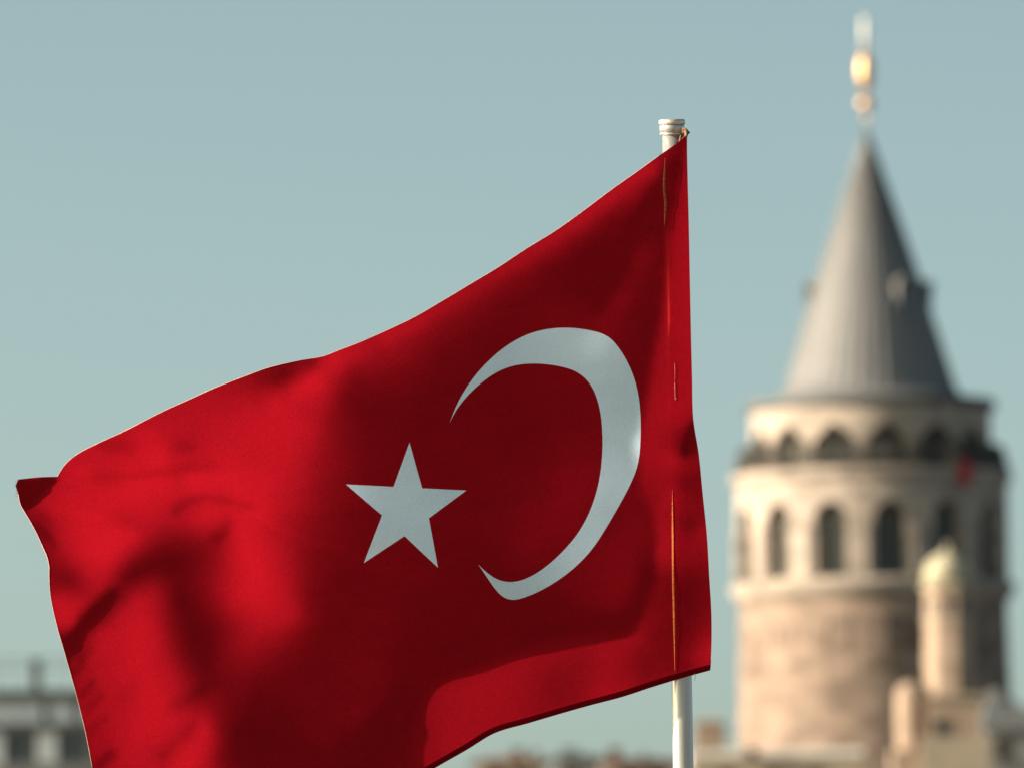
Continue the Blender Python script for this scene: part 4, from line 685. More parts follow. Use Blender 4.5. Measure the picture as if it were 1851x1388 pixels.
[14,3586,-35,-52,-60,-59,-60,-59,-59,-59,-57,-57,-55,-54,-54,-54,-55,-57,-59,-60,-62,-63,-65,-66,-67,-71,-74,-78,-81,-86,-89,-94,-98,-99,-99,-94,-85,-77,-71,-66,-63,-60,-58,-55,-55,-54,-54,-55,-55,-62,-77,-85,-86,-85,-83,-80,-77,-73,-70,-68,-66,-65,-65,-65,-65,-64,-63,-62,-60,-59,-58,-55,-53,-50,-47,-42,-38,-34,-27,-23,-19,-16,-13,-11,-8,-5,-4,-1,1,3,5,6,7,9,9,10,10,11,11,11,11,12,13,12,13,14,14,14,15,14,16,15,16,15,16,16,16,16,16,17,16,16,16,16,16,16,16,16,15,16,15,16,15,15,15,15,15,14,15,14,14,14,13,13,13,13,12,12,11,11,11,10,10,9,8,9,7,8,8,7,8,8,8,9,9,10,10,10,11,11,11,12,11,12,12,10,4,-5,-17,-21,-24,-25,-27,-29,-30,-32,-34,-33,-28,-18,-7,3,7,10,9,12,13,4],
[14,3615,-45,-60,-62,-65,-63,-66,-62,-64,-60,-60,-57,-55,-54,-54,-54,-56,-58,-59,-62,-64,-66,-68,-70,-73,-75,-78,-80,-81,-84,-85,-87,-89,-89,-86,-81,-74,-70,-66,-64,-63,-61,-60,-59,-58,-57,-57,-53,-57,-75,-84,-88,-89,-87,-85,-82,-78,-74,-71,-69,-68,-67,-66,-66,-64,-64,-61,-61,-58,-57,-54,-53,-49,-46,-41,-38,-32,-27,-21,-18,-15,-12,-10,-7,-5,-3,-1,2,3,5,6,7,9,9,10,10,10,11,11,11,12,12,12,13,13,13,14,14,14,15,15,15,15,16,15,16,16,16,16,17,16,16,16,16,17,16,16,16,16,15,16,16,15,16,15,15,15,14,15,14,14,14,13,13,13,12,13,11,11,11,10,10,9,8,8,8,7,7,7,7,8,8,8,9,9,10,10,11,10,11,11,12,11,12,10,6,-2,-13,-19,-22,-24,-25,-27,-30,-32,-33,-34,-31,-22,-14,-7,-2,2,3,5,11,13],
[13,3667,-32,-51,-61,-62,-69,-66,-73,-68,-71,-66,-64,-59,-57,-55,-55,-54,-56,-57,-60,-61,-64,-66,-69,-71,-74,-75,-78,-78,-80,-78,-79,-77,-77,-76,-74,-72,-67,-66,-63,-63,-63,-62,-63,-63,-64,-63,-63,-61,-62,-73,-82,-85,-89,-91,-90,-88,-84,-80,-76,-74,-70,-70,-67,-67,-65,-63,-61,-60,-58,-55,-54,-51,-49,-45,-41,-37,-31,-26,-21,-17,-14,-11,-9,-6,-5,-2,0,2,3,6,6,8,9,9,10,10,10,11,11,11,12,11,12,13,12,13,13,14,14,14,14,15,15,15,15,16,15,16,16,16,16,16,16,17,16,16,16,16,16,16,16,16,16,16,15,15,15,15,15,14,15,13,14,13,13,13,12,12,12,10,11,9,9,9,7,8,7,7,6,7,7,8,8,9,9,9,10,10,11,10,11,11,11,12,10,7,-1,-11,-17,-19,-21,-23,-25,-27,-29,-32,-31,-29,-23,-18,-12,-8,-5,-3,-1,4,11],
[8,3601,10,16,23,19,-5,-35,-45,-57,-54,-66,-64,-73,-73,-77,-74,-71,-64,-59,-57,-57,-56,-56,-57,-60,-61,-64,-66,-69,-71,-72,-74,-75,-77,-76,-74,-73,-70,-69,-66,-64,-61,-60,-60,-62,-65,-67,-67,-68,-68,-70,-70,-71,-71,-70,-76,-79,-82,-84,-86,-88,-88,-88,-85,-82,-80,-76,-74,-71,-69,-66,-64,-62,-59,-57,-55,-52,-50,-47,-44,-40,-36,-30,-24,-20,-17,-13,-10,-8,-6,-4,-2,0,3,4,5,7,8,9,10,10,10,11,11,11,11,12,11,12,12,13,12,13,13,13,14,14,14,14,15,15,15,15,16,15,16,16,16,16,16,16,16,16,17,16,16,16,16,16,16,15,16,15,15,15,15,14,14,14,13,13,13,13,12,11,11,10,10,9,8,8,7,7,7,6,7,7,7,8,8,9,10,10,10,10,11,11,10,11,11,10,7,0,-10,-15,-17,-18,-20,-22,-25,-25,-28,-26,-25,-22,-17,-13,-11,-8,-7,-6,-4,5,20],
[2,3478,15,15,12,17,22,8,-8,3,15,8,8,0,-30,-62,-48,-62,-58,-67,-69,-73,-76,-73,-65,-55,-54,-56,-55,-57,-57,-60,-61,-65,-67,-68,-71,-71,-73,-73,-73,-74,-73,-71,-70,-67,-65,-62,-59,-57,-57,-60,-66,-71,-74,-75,-75,-76,-75,-76,-77,-78,-81,-83,-83,-82,-82,-82,-82,-82,-81,-81,-79,-78,-77,-74,-72,-69,-67,-63,-61,-58,-55,-52,-49,-46,-43,-39,-34,-29,-24,-19,-15,-12,-9,-7,-5,-3,-2,1,3,4,5,7,8,9,10,10,11,11,11,12,11,12,12,12,12,12,13,12,13,13,14,13,14,14,14,14,15,15,15,15,15,16,16,15,16,16,16,16,16,16,16,16,16,16,16,16,15,16,15,15,15,14,14,14,14,13,13,13,12,11,11,10,10,9,8,8,7,7,6,7,6,7,7,8,8,9,10,10,10,10,11,11,10,11,11,10,7,0,-9,-14,-15,-16,-17,-20,-21,-22,-23,-23,-20,-17,-14,-11,-9,-8,-9,-8,-9,-2,15],
[0,3409,18,9,8,15,6,8,0,2,-19,23,31,27,23,28,-6,-63,-57,-64,-63,-66,-70,-71,-74,-73,-64,-50,-49,-51,-51,-54,-55,-58,-62,-66,-69,-71,-73,-74,-75,-74,-74,-73,-75,-74,-73,-72,-69,-66,-61,-59,-58,-60,-66,-73,-79,-80,-81,-79,-79,-78,-80,-81,-85,-87,-87,-84,-83,-81,-80,-79,-77,-76,-75,-74,-73,-71,-70,-68,-65,-62,-60,-57,-55,-52,-48,-46,-42,-39,-33,-28,-24,-18,-15,-11,-8,-7,-4,-2,-1,1,3,4,6,7,8,9,10,11,10,11,12,12,11,12,12,13,12,13,12,13,13,13,13,13,14,13,14,14,14,15,14,15,15,15,15,16,15,16,16,16,15,16,16,16,16,16,15,16,16,15,15,15,15,14,15,14,13,14,13,12,12,12,11,10,10,9,8,8,7,6,7,6,6,7,7,8,9,9,9,10,10,11,10,11,11,11,10,11,7,0,-7,-13,-14,-14,-16,-17,-19,-19,-20,-18,-16,-12,-10,-6,-5,-5,-7,-7,-10,-7,5],
[0,3358,-9,-10,35,34,21,25,15,18,7,11,24,20,21,13,-34,-48,-54,-56,-60,-62,-67,-68,-70,-71,-64,-52,-49,-50,-50,-51,-54,-57,-60,-65,-70,-73,-77,-79,-79,-79,-79,-77,-79,-79,-78,-77,-74,-70,-65,-62,-59,-61,-66,-74,-80,-82,-82,-80,-78,-78,-79,-81,-84,-86,-88,-86,-85,-84,-83,-80,-79,-76,-74,-72,-71,-68,-67,-64,-62,-59,-56,-53,-51,-48,-45,-43,-39,-36,-32,-26,-23,-18,-14,-10,-9,-6,-4,-2,-1,2,2,5,6,7,8,9,10,10,11,11,12,12,12,12,12,13,12,13,13,13,13,13,13,13,14,13,14,14,14,14,14,14,15,15,15,15,15,15,15,16,15,16,16,15,16,16,15,16,15,15,15,15,15,14,15,13,14,13,13,13,12,11,11,11,9,9,8,8,7,7,6,6,6,7,8,8,8,9,10,10,10,11,10,11,11,11,10,10,8,3,-6,-11,-13,-14,-15,-16,-17,-17,-18,-15,-13,-8,-5,-1,0,-1,-3,-4,-8,-8,-5],
[0,3338,-25,15,28,27,31,27,27,26,21,23,17,21,9,-34,-44,-47,-49,-52,-55,-58,-60,-63,-64,-66,-63,-56,-55,-54,-54,-54,-57,-58,-62,-67,-70,-76,-80,-82,-84,-83,-83,-83,-82,-82,-80,-80,-77,-72,-68,-63,-60,-61,-65,-72,-77,-79,-79,-78,-76,-75,-76,-78,-80,-81,-85,-85,-86,-86,-86,-85,-82,-79,-76,-73,-71,-69,-66,-63,-61,-57,-53,-51,-47,-44,-41,-38,-35,-32,-27,-23,-19,-16,-12,-8,-7,-5,-4,-2,-1,1,3,3,6,6,8,9,9,10,11,11,12,12,12,13,12,13,13,13,13,13,13,13,14,13,13,14,14,13,14,14,14,15,14,14,15,15,14,15,15,15,16,15,15,16,15,15,16,15,15,15,15,15,14,14,14,14,13,14,12,13,12,11,11,10,10,9,8,7,7,7,6,6,6,7,8,8,9,9,10,10,11,10,11,11,11,10,11,10,9,4,-2,-10,-12,-14,-14,-15,-17,-17,-16,-14,-11,-6,-2,2,4,4,2,-1,-2,-7,-13],
[0,3351,-31,15,28,28,29,28,28,26,27,23,23,12,-32,-43,-46,-47,-50,-50,-54,-56,-57,-60,-60,-62,-61,-60,-59,-59,-59,-60,-61,-63,-66,-70,-74,-79,-83,-85,-86,-86,-85,-84,-83,-83,-81,-81,-79,-75,-70,-66,-62,-63,-65,-69,-73,-74,-75,-73,-71,-70,-71,-71,-74,-74,-79,-81,-84,-87,-88,-87,-86,-82,-79,-75,-72,-70,-67,-64,-61,-57,-52,-49,-46,-41,-39,-35,-32,-28,-24,-19,-16,-12,-9,-5,-4,-3,-1,0,0,2,2,4,5,6,7,8,8,10,10,11,11,12,12,13,13,12,14,13,13,13,14,13,14,13,14,13,14,14,14,14,14,14,14,15,14,14,15,15,14,15,15,15,15,15,15,15,15,15,15,14,15,14,15,14,13,14,13,13,12,12,12,11,11,10,10,8,8,8,7,6,6,7,6,7,8,8,9,9,10,11,10,11,11,11,11,11,10,11,9,6,0,-7,-11,-12,-14,-15,-17,-17,-17,-15,-11,-5,-1,3,6,7,6,3,3,-3,-15],
[0,3354,-23,-1,14,35,31,33,28,32,26,28,16,-28,-39,-44,-45,-47,-49,-51,-53,-55,-57,-58,-59,-59,-60,-61,-61,-61,-63,-63,-65,-67,-70,-73,-76,-81,-84,-86,-86,-86,-85,-83,-82,-81,-81,-79,-79,-75,-71,-67,-65,-64,-65,-68,-72,-74,-76,-73,-70,-67,-69,-68,-67,-68,-72,-74,-80,-84,-87,-88,-89,-86,-81,-76,-74,-71,-69,-65,-62,-56,-53,-48,-45,-40,-37,-34,-30,-26,-22,-18,-14,-9,-6,-3,-1,0,2,2,3,4,4,5,6,6,7,8,8,9,10,10,11,11,12,12,12,13,13,13,13,13,14,14,13,14,14,14,14,14,14,14,14,15,14,14,14,15,14,14,15,15,14,15,14,15,15,14,15,15,14,15,14,14,14,14,13,13,13,13,12,12,11,11,10,10,9,9,7,8,7,6,7,6,7,7,7,9,9,9,10,11,11,11,11,10,11,11,11,10,10,8,2,-4,-9,-11,-13,-14,-17,-19,-20,-17,-12,-6,-1,3,6,7,9,6,7,2,-15],
[0,3328,-14,-6,16,35,36,33,35,30,31,20,-23,-36,-40,-42,-46,-47,-49,-51,-53,-55,-56,-58,-59,-59,-59,-61,-62,-63,-64,-66,-67,-69,-72,-74,-77,-80,-83,-84,-84,-83,-82,-80,-78,-77,-75,-74,-72,-70,-67,-64,-62,-60,-59,-61,-65,-69,-76,-79,-77,-75,-78,-77,-74,-72,-71,-72,-76,-79,-85,-87,-90,-87,-83,-79,-76,-74,-70,-67,-62,-57,-52,-48,-44,-40,-36,-33,-29,-25,-21,-17,-14,-9,-5,-2,1,3,3,5,6,7,7,7,8,8,8,9,8,10,9,10,10,11,11,11,12,12,13,12,13,14,13,14,13,14,14,15,14,14,15,14,14,15,14,14,15,14,14,15,14,15,14,14,15,14,14,15,14,14,14,14,14,14,14,13,13,13,13,12,12,11,11,10,10,9,9,9,7,8,7,6,7,6,7,8,8,8,9,10,10,11,10,11,11,11,11,10,10,11,10,8,5,-1,-6,-10,-11,-13,-17,-21,-23,-20,-15,-8,-3,2,5,7,9,8,9,5,-10],
[0,3285,-10,-3,17,41,37,41,32,37,23,-17,-31,-36,-39,-43,-45,-47,-50,-51,-54,-55,-57,-58,-59,-59,-61,-61,-63,-65,-66,-67,-69,-71,-72,-74,-76,-78,-79,-81,-80,-80,-78,-76,-74,-72,-70,-70,-67,-65,-62,-60,-57,-54,-48,-47,-50,-54,-60,-68,-75,-77,-79,-84,-85,-88,-89,-90,-86,-84,-86,-88,-89,-88,-85,-81,-79,-76,-73,-68,-63,-58,-53,-48,-43,-40,-36,-32,-28,-25,-20,-17,-13,-9,-6,-2,1,3,5,6,8,8,9,10,10,10,10,11,10,11,11,10,11,11,11,11,11,12,12,12,12,13,13,13,14,13,14,15,14,14,15,15,14,15,14,15,15,14,15,14,15,14,14,15,14,14,14,14,14,14,14,13,14,13,13,13,13,13,12,12,11,11,10,10,10,9,8,8,8,7,7,6,7,7,7,8,8,9,9,10,10,11,11,11,10,11,11,10,10,10,9,9,7,2,-4,-8,-10,-12,-17,-22,-25,-24,-17,-11,-5,0,4,5,8,8,9,6,-3],
[0,3241,-9,-13,28,43,43,41,39,31,-10,-24,-31,-35,-39,-43,-45,-48,-50,-52,-54,-56,-58,-59,-61,-61,-62,-64,-65,-67,-67,-69,-69,-70,-72,-72,-74,-74,-76,-76,-75,-75,-73,-71,-69,-67,-66,-63,-61,-59,-57,-54,-50,-45,-40,-37,-40,-44,-53,-60,-71,-75,-71,-73,-75,-80,-89,-101,-107,-108,-106,-100,-96,-91,-88,-86,-85,-80,-76,-70,-64,-59,-53,-49,-44,-39,-36,-32,-28,-24,-20,-17,-14,-9,-6,-3,0,3,4,7,8,9,10,11,11,12,12,13,12,13,12,12,12,12,12,12,12,11,12,12,12,12,13,12,13,14,13,14,14,14,15,14,15,15,15,15,15,14,15,15,14,15,14,15,14,14,14,14,14,13,14,13,13,13,13,12,13,12,12,11,11,10,10,10,9,9,8,7,8,7,7,6,7,7,7,8,9,9,9,10,11,11,11,11,10,11,10,10,10,10,9,9,8,4,-2,-7,-9,-13,-16,-22,-25,-25,-18,-13,-7,-3,1,3,5,7,7,7,3],
[0,3197,-2,-6,10,32,45,46,37,0,-12,-21,-28,-33,-38,-41,-45,-48,-51,-52,-56,-57,-59,-61,-62,-63,-65,-67,-67,-69,-69,-69,-67,-69,-69,-69,-70,-70,-71,-71,-71,-71,-68,-67,-65,-63,-60,-58,-56,-53,-47,-44,-37,-32,-29,-34,-40,-44,-53,-59,-70,-74,-71,-67,-66,-66,-71,-83,-98,-111,-119,-122,-116,-107,-96,-97,-97,-88,-81,-73,-67,-61,-54,-49,-45,-40,-36,-31,-28,-24,-21,-17,-13,-11,-7,-3,-1,1,4,6,7,9,10,11,12,12,14,13,14,14,14,14,13,14,13,13,13,13,12,13,12,12,13,12,13,12,14,13,13,14,14,15,14,15,15,15,15,14,15,15,15,15,15,14,15,14,14,14,14,13,13,13,13,13,12,12,12,12,11,11,10,10,10,9,9,8,8,7,7,7,7,7,7,7,8,8,8,10,9,10,11,11,11,11,11,11,10,10,10,9,9,9,8,6,1,-6,-11,-13,-17,-21,-23,-22,-19,-13,-9,-5,-2,1,3,3,5,6,4,0],
[1,3148,-3,-5,26,51,37,10,-4,-7,-16,-23,-31,-36,-40,-45,-48,-51,-53,-56,-59,-61,-63,-64,-67,-68,-70,-71,-71,-69,-67,-63,-64,-65,-64,-65,-65,-65,-66,-66,-66,-65,-63,-61,-60,-57,-56,-52,-49,-39,-30,-26,-25,-27,-37,-45,-48,-56,-61,-68,-71,-69,-66,-63,-62,-63,-66,-74,-85,-98,-114,-124,-124,-116,-119,-117,-101,-88,-78,-71,-63,-57,-51,-45,-41,-37,-32,-28,-24,-20,-18,-14,-11,-8,-5,-2,0,3,4,7,7,9,11,11,12,13,14,14,15,15,15,15,14,15,15,14,14,14,14,13,13,13,13,12,13,13,13,14,13,14,13,14,15,14,15,14,15,15,15,15,15,15,15,15,14,14,14,14,14,13,13,13,12,12,12,11,11,11,10,10,9,9,9,8,8,8,7,8,7,7,7,7,8,7,9,8,9,10,10,11,11,11,11,11,11,10,10,9,10,9,8,9,7,3,-4,-11,-15,-18,-20,-20,-20,-17,-12,-10,-5,-3,-1,0,1,1,2,3,3],
[1,3098,9,4,11,19,14,4,2,-4,-8,-16,-28,-34,-40,-45,-49,-53,-55,-58,-60,-64,-65,-68,-70,-72,-74,-75,-74,-69,-62,-58,-59,-58,-57,-57,-58,-58,-60,-60,-61,-60,-59,-57,-56,-54,-53,-49,-47,-34,-19,-20,-25,-33,-41,-48,-53,-59,-64,-69,-70,-69,-67,-64,-62,-62,-64,-66,-69,-75,-81,-94,-105,-117,-145,-148,-122,-98,-84,-74,-66,-59,-53,-48,-43,-37,-33,-29,-24,-22,-18,-14,-12,-9,-6,-3,-1,1,3,4,7,7,9,11,11,12,13,14,14,15,15,16,15,16,15,16,15,15,15,15,14,14,14,14,13,13,14,13,13,14,13,14,14,14,14,14,15,14,15,15,15,15,15,15,14,15,14,14,14,13,13,13,13,11,12,11,11,10,9,10,9,8,8,8,8,7,7,7,8,7,7,8,8,8,8,9,10,9,11,10,11,11,12,11,10,10,10,9,9,9,8,9,8,5,-2,-11,-16,-19,-19,-19,-17,-14,-11,-8,-5,-3,-2,-1,-1,-1,-1,-1,3],
[2,3044,8,9,8,7,6,3,-1,1,-5,-23,-33,-42,-47,-53,-57,-60,-63,-67,-69,-71,-73,-76,-77,-78,-79,-76,-68,-60,-54,-53,-52,-50,-49,-49,-50,-52,-53,-54,-54,-54,-53,-52,-50,-49,-46,-44,-35,-22,-20,-29,-36,-42,-48,-53,-59,-64,-68,-71,-69,-69,-66,-65,-63,-64,-68,-70,-72,-73,-75,-78,-82,-111,-150,-148,-122,-97,-80,-70,-61,-55,-49,-44,-39,-34,-30,-26,-22,-19,-16,-13,-10,-7,-5,-2,-1,2,3,5,6,7,9,10,11,12,12,14,14,14,15,16,15,16,16,16,16,16,16,15,16,15,14,15,14,14,14,14,14,14,13,14,14,14,14,14,14,14,15,14,15,15,14,15,14,15,14,14,14,13,13,12,12,12,11,10,10,9,9,9,8,7,8,7,7,7,7,7,8,7,8,8,9,8,10,9,10,11,10,11,12,11,11,11,10,9,9,8,8,9,8,9,6,0,-10,-17,-19,-19,-18,-15,-12,-9,-6,-3,-1,-1,-1,-3,-3,-4,-3,-1],
[2,2973,6,10,12,10,8,8,3,4,1,-8,-26,-38,-45,-52,-58,-64,-68,-73,-77,-81,-83,-85,-86,-86,-85,-80,-71,-61,-54,-53,-48,-45,-42,-41,-42,-44,-45,-46,-46,-48,-47,-48,-45,-45,-42,-41,-38,-30,-28,-33,-37,-41,-47,-51,-57,-60,-65,-67,-69,-68,-67,-64,-61,-64,-71,-78,-82,-80,-78,-76,-75,-76,-91,-120,-131,-118,-98,-80,-67,-58,-51,-45,-39,-35,-30,-27,-24,-20,-17,-15,-11,-9,-7,-4,-2,0,1,3,5,6,7,8,9,11,11,12,12,14,14,15,15,15,16,16,16,16,16,17,16,16,16,15,16,15,15,14,15,14,15,14,14,14,13,14,14,14,14,15,14,14,14,15,14,14,14,14,14,13,13,13,12,12,11,10,10,9,9,8,8,8,7,7,7,6,7,7,8,7,8,8,9,9,9,10,10,10,11,12,11,11,12,10,10,10,8,8,8,8,9,8,7,1,-7,-17,-20,-20,-17,-14,-11,-7,-3,-1,1,1,0,-3,-4,-6,-6,-5],
[3,2901,7,13,15,12,13,10,4,2,-1,-12,-28,-40,-45,-53,-58,-65,-70,-76,-82,-86,-91,-95,-97,-96,-92,-81,-69,-63,-57,-51,-45,-40,-38,-37,-38,-38,-38,-37,-40,-41,-42,-39,-39,-38,-37,-36,-35,-34,-36,-40,-42,-47,-51,-54,-57,-60,-63,-64,-66,-63,-58,-55,-58,-71,-86,-97,-96,-91,-84,-79,-74,-70,-75,-88,-103,-105,-94,-81,-69,-57,-49,-41,-36,-31,-27,-24,-21,-18,-16,-13,-11,-8,-6,-4,-2,-1,1,3,4,5,7,7,9,9,10,12,12,12,14,14,14,15,15,16,16,16,16,17,16,16,17,16,16,16,16,15,15,15,15,15,14,15,14,14,14,14,14,14,14,14,14,14,14,13,14,13,13,13,13,12,11,11,11,10,9,9,8,8,8,7,7,7,7,7,7,7,8,8,8,8,9,9,10,10,10,11,11,11,12,11,11,10,10,8,9,8,8,8,8,8,3,-6,-16,-22,-20,-18,-14,-9,-6,-1,2,4,4,1,-3,-5,-8,-8,-8],
[3,2823,4,12,17,15,17,22,12,0,-3,-5,-22,-35,-40,-49,-54,-61,-66,-72,-76,-81,-85,-89,-94,-98,-98,-94,-85,-76,-69,-60,-52,-45,-41,-39,-37,-35,-32,-31,-33,-33,-34,-32,-31,-29,-29,-30,-32,-33,-36,-40,-45,-49,-52,-54,-56,-57,-59,-60,-62,-59,-52,-46,-51,-67,-87,-105,-112,-107,-99,-88,-81,-72,-67,-63,-68,-75,-82,-83,-78,-68,-58,-49,-41,-35,-29,-25,-22,-19,-16,-14,-11,-10,-7,-6,-4,-3,-1,1,2,3,4,6,6,8,9,9,10,11,12,12,14,13,14,15,15,15,16,16,16,17,16,17,16,17,16,16,16,16,16,16,15,15,15,15,14,14,15,14,14,13,14,14,13,13,13,13,13,12,12,12,11,11,10,10,10,9,8,9,8,8,7,8,7,7,8,7,8,7,8,8,9,8,10,9,10,10,11,11,11,11,11,10,9,9,9,8,9,8,9,9,4,-5,-16,-23,-21,-18,-14,-9,-4,0,4,7,6,3,-2,-6,-9,-10,-12],
[4,2750,9,15,17,20,28,24,10,-3,-9,-20,-29,-37,-44,-51,-58,-64,-69,-75,-79,-83,-86,-88,-91,-92,-92,-90,-86,-79,-72,-63,-55,-51,-46,-43,-37,-30,-28,-27,-28,-26,-24,-21,-20,-20,-21,-23,-25,-30,-34,-40,-47,-52,-56,-57,-58,-58,-57,-58,-53,-47,-41,-48,-66,-88,-108,-117,-117,-111,-102,-90,-80,-71,-63,-57,-55,-55,-61,-65,-66,-62,-57,-49,-42,-35,-30,-25,-21,-18,-15,-13,-10,-9,-6,-6,-3,-3,-1,0,1,2,3,5,5,7,7,8,9,10,11,11,13,12,13,14,14,15,15,16,15,16,17,16,17,16,17,17,16,17,16,16,16,16,15,15,15,15,14,15,14,14,13,13,13,13,13,12,12,11,11,11,10,10,10,9,9,9,8,9,8,8,8,8,8,8,8,8,8,8,8,9,8,9,9,9,9,10,10,10,10,10,10,9,9,9,8,9,10,9,10,5,-4,-16,-24,-23,-19,-14,-9,-3,1,5,8,8,4,-2,-7,-9,-11,-14],
[5,2679,11,17,18,22,29,27,9,-8,-16,-26,-33,-41,-49,-55,-61,-68,-73,-77,-81,-84,-87,-88,-89,-90,-88,-87,-83,-78,-72,-67,-61,-56,-50,-42,-32,-28,-24,-22,-20,-16,-13,-13,-11,-12,-14,-16,-19,-24,-30,-37,-44,-51,-56,-59,-58,-57,-54,-48,-44,-42,-50,-70,-91,-111,-120,-121,-117,-109,-101,-89,-78,-68,-60,-52,-48,-45,-46,-47,-49,-50,-49,-45,-41,-36,-31,-27,-22,-19,-15,-13,-10,-8,-7,-5,-4,-2,-1,-1,1,1,3,3,5,5,6,7,8,8,10,10,11,11,12,13,14,13,15,14,16,15,16,16,16,17,16,17,17,16,17,16,17,16,16,16,15,15,15,15,14,14,14,13,13,12,12,11,11,10,10,10,10,9,8,9,9,8,9,8,9,9,8,9,9,8,9,8,9,9,8,9,8,9,8,9,9,9,9,9,9,8,9,8,8,8,9,10,10,11,7,-3,-16,-24,-25,-21,-15,-9,-4,1,5,7,8,3,-2,-7,-9,-11,-13],
[5,2598,9,16,17,15,23,36,27,3,-12,-22,-32,-38,-47,-53,-60,-66,-72,-76,-80,-83,-85,-86,-88,-88,-89,-87,-85,-82,-77,-72,-69,-63,-56,-45,-34,-28,-23,-17,-14,-11,-8,-7,-5,-6,-6,-8,-10,-14,-18,-24,-31,-38,-45,-52,-55,-52,-49,-47,-45,-49,-58,-77,-98,-115,-124,-124,-120,-114,-106,-97,-86,-75,-65,-57,-49,-44,-39,-36,-35,-35,-36,-36,-36,-36,-33,-30,-27,-24,-20,-17,-14,-12,-9,-8,-5,-4,-3,-2,-1,1,1,2,2,4,4,5,6,6,7,9,8,10,10,11,11,13,12,14,14,14,15,15,15,16,16,16,17,16,17,17,17,16,17,16,16,16,16,15,15,15,14,13,13,13,12,11,11,10,9,10,9,8,9,8,8,9,8,9,8,9,9,9,9,9,9,10,9,9,9,9,9,9,8,9,8,8,9,8,7,8,7,7,7,7,8,9,11,10,8,0,-13,-24,-26,-23,-17,-11,-5,-2,3,5,5,1,-3,-7,-9,-9,-10],
[6,2525,17,20,15,16,24,36,17,-7,-17,-28,-36,-44,-52,-58,-65,-71,-76,-80,-82,-84,-85,-86,-88,-89,-88,-87,-84,-80,-76,-70,-64,-55,-45,-35,-27,-20,-15,-10,-8,-4,-3,-2,-1,-2,-2,-4,-7,-9,-14,-18,-24,-30,-37,-41,-42,-38,-41,-47,-58,-72,-90,-105,-121,-128,-129,-123,-118,-110,-102,-92,-82,-72,-62,-54,-47,-41,-34,-31,-27,-25,-24,-25,-25,-26,-26,-25,-25,-23,-20,-19,-16,-13,-12,-9,-7,-6,-4,-3,-2,0,0,2,2,2,4,4,5,5,6,7,7,9,8,10,10,11,12,12,13,13,14,14,15,15,15,16,16,16,17,16,17,17,16,17,16,16,16,16,15,15,14,14,13,12,11,11,10,10,9,9,8,9,8,8,8,8,8,9,9,8,9,10,9,9,10,9,10,9,10,9,9,9,9,8,9,8,7,7,7,7,6,6,6,7,8,9,10,9,2,-10,-23,-26,-24,-19,-13,-8,-4,-1,1,1,-2,-4,-7,-9,-8,-8,-7],
[6,2437,14,22,19,16,17,27,23,3,-12,-23,-33,-42,-49,-57,-64,-70,-75,-79,-83,-83,-85,-86,-88,-89,-90,-88,-85,-81,-75,-66,-59,-49,-41,-32,-24,-18,-12,-8,-5,-2,-1,1,0,1,1,0,-2,-4,-6,-10,-13,-18,-22,-27,-29,-27,-31,-42,-59,-80,-101,-114,-127,-134,-134,-129,-122,-114,-106,-97,-87,-77,-69,-59,-51,-45,-37,-31,-26,-22,-19,-17,-16,-15,-17,-17,-18,-18,-19,-19,-17,-17,-15,-13,-11,-10,-8,-6,-4,-4,-2,-1,0,1,2,3,3,4,4,5,6,7,7,7,9,9,9,10,11,12,12,12,14,13,15,14,15,16,16,16,16,16,17,16,17,16,17,16,15,16,14,15,13,13,12,11,11,9,10,9,8,8,9,8,8,8,8,9,8,9,9,8,10,9,9,9,10,9,10,9,10,9,9,9,8,9,7,8,7,6,6,6,6,6,8,8,9,8,3,-8,-22,-26,-24,-19,-15,-10,-7,-4,-3,-3,-4,-6,-8,-9,-8,-7,-4],
[6,2340,6,19,23,20,16,18,23,15,-4,-20,-30,-39,-47,-54,-63,-70,-75,-80,-83,-84,-85,-87,-89,-90,-90,-88,-84,-77,-69,-59,-50,-41,-34,-27,-19,-14,-9,-6,-3,-1,1,1,2,2,2,2,0,0,-3,-4,-7,-9,-12,-17,-19,-20,-24,-34,-50,-75,-98,-118,-134,-141,-142,-137,-127,-119,-110,-100,-92,-82,-73,-63,-56,-48,-41,-34,-28,-23,-18,-15,-12,-10,-9,-9,-9,-11,-12,-13,-14,-14,-14,-14,-14,-12,-11,-10,-8,-7,-6,-4,-3,-2,0,0,1,3,2,4,4,5,5,6,7,7,8,8,9,10,10,11,12,12,12,13,14,14,15,15,15,16,16,16,16,16,17,16,16,15,16,14,14,14,12,12,11,10,10,9,9,9,8,9,8,8,9,8,8,9,9,8,9,9,9,9,9,9,9,9,9,9,9,9,9,9,8,7,7,7,7,6,7,7,7,9,8,8,1,-11,-22,-25,-23,-18,-14,-11,-9,-6,-6,-5,-6,-7,-9,-9,-10,-7,-3],
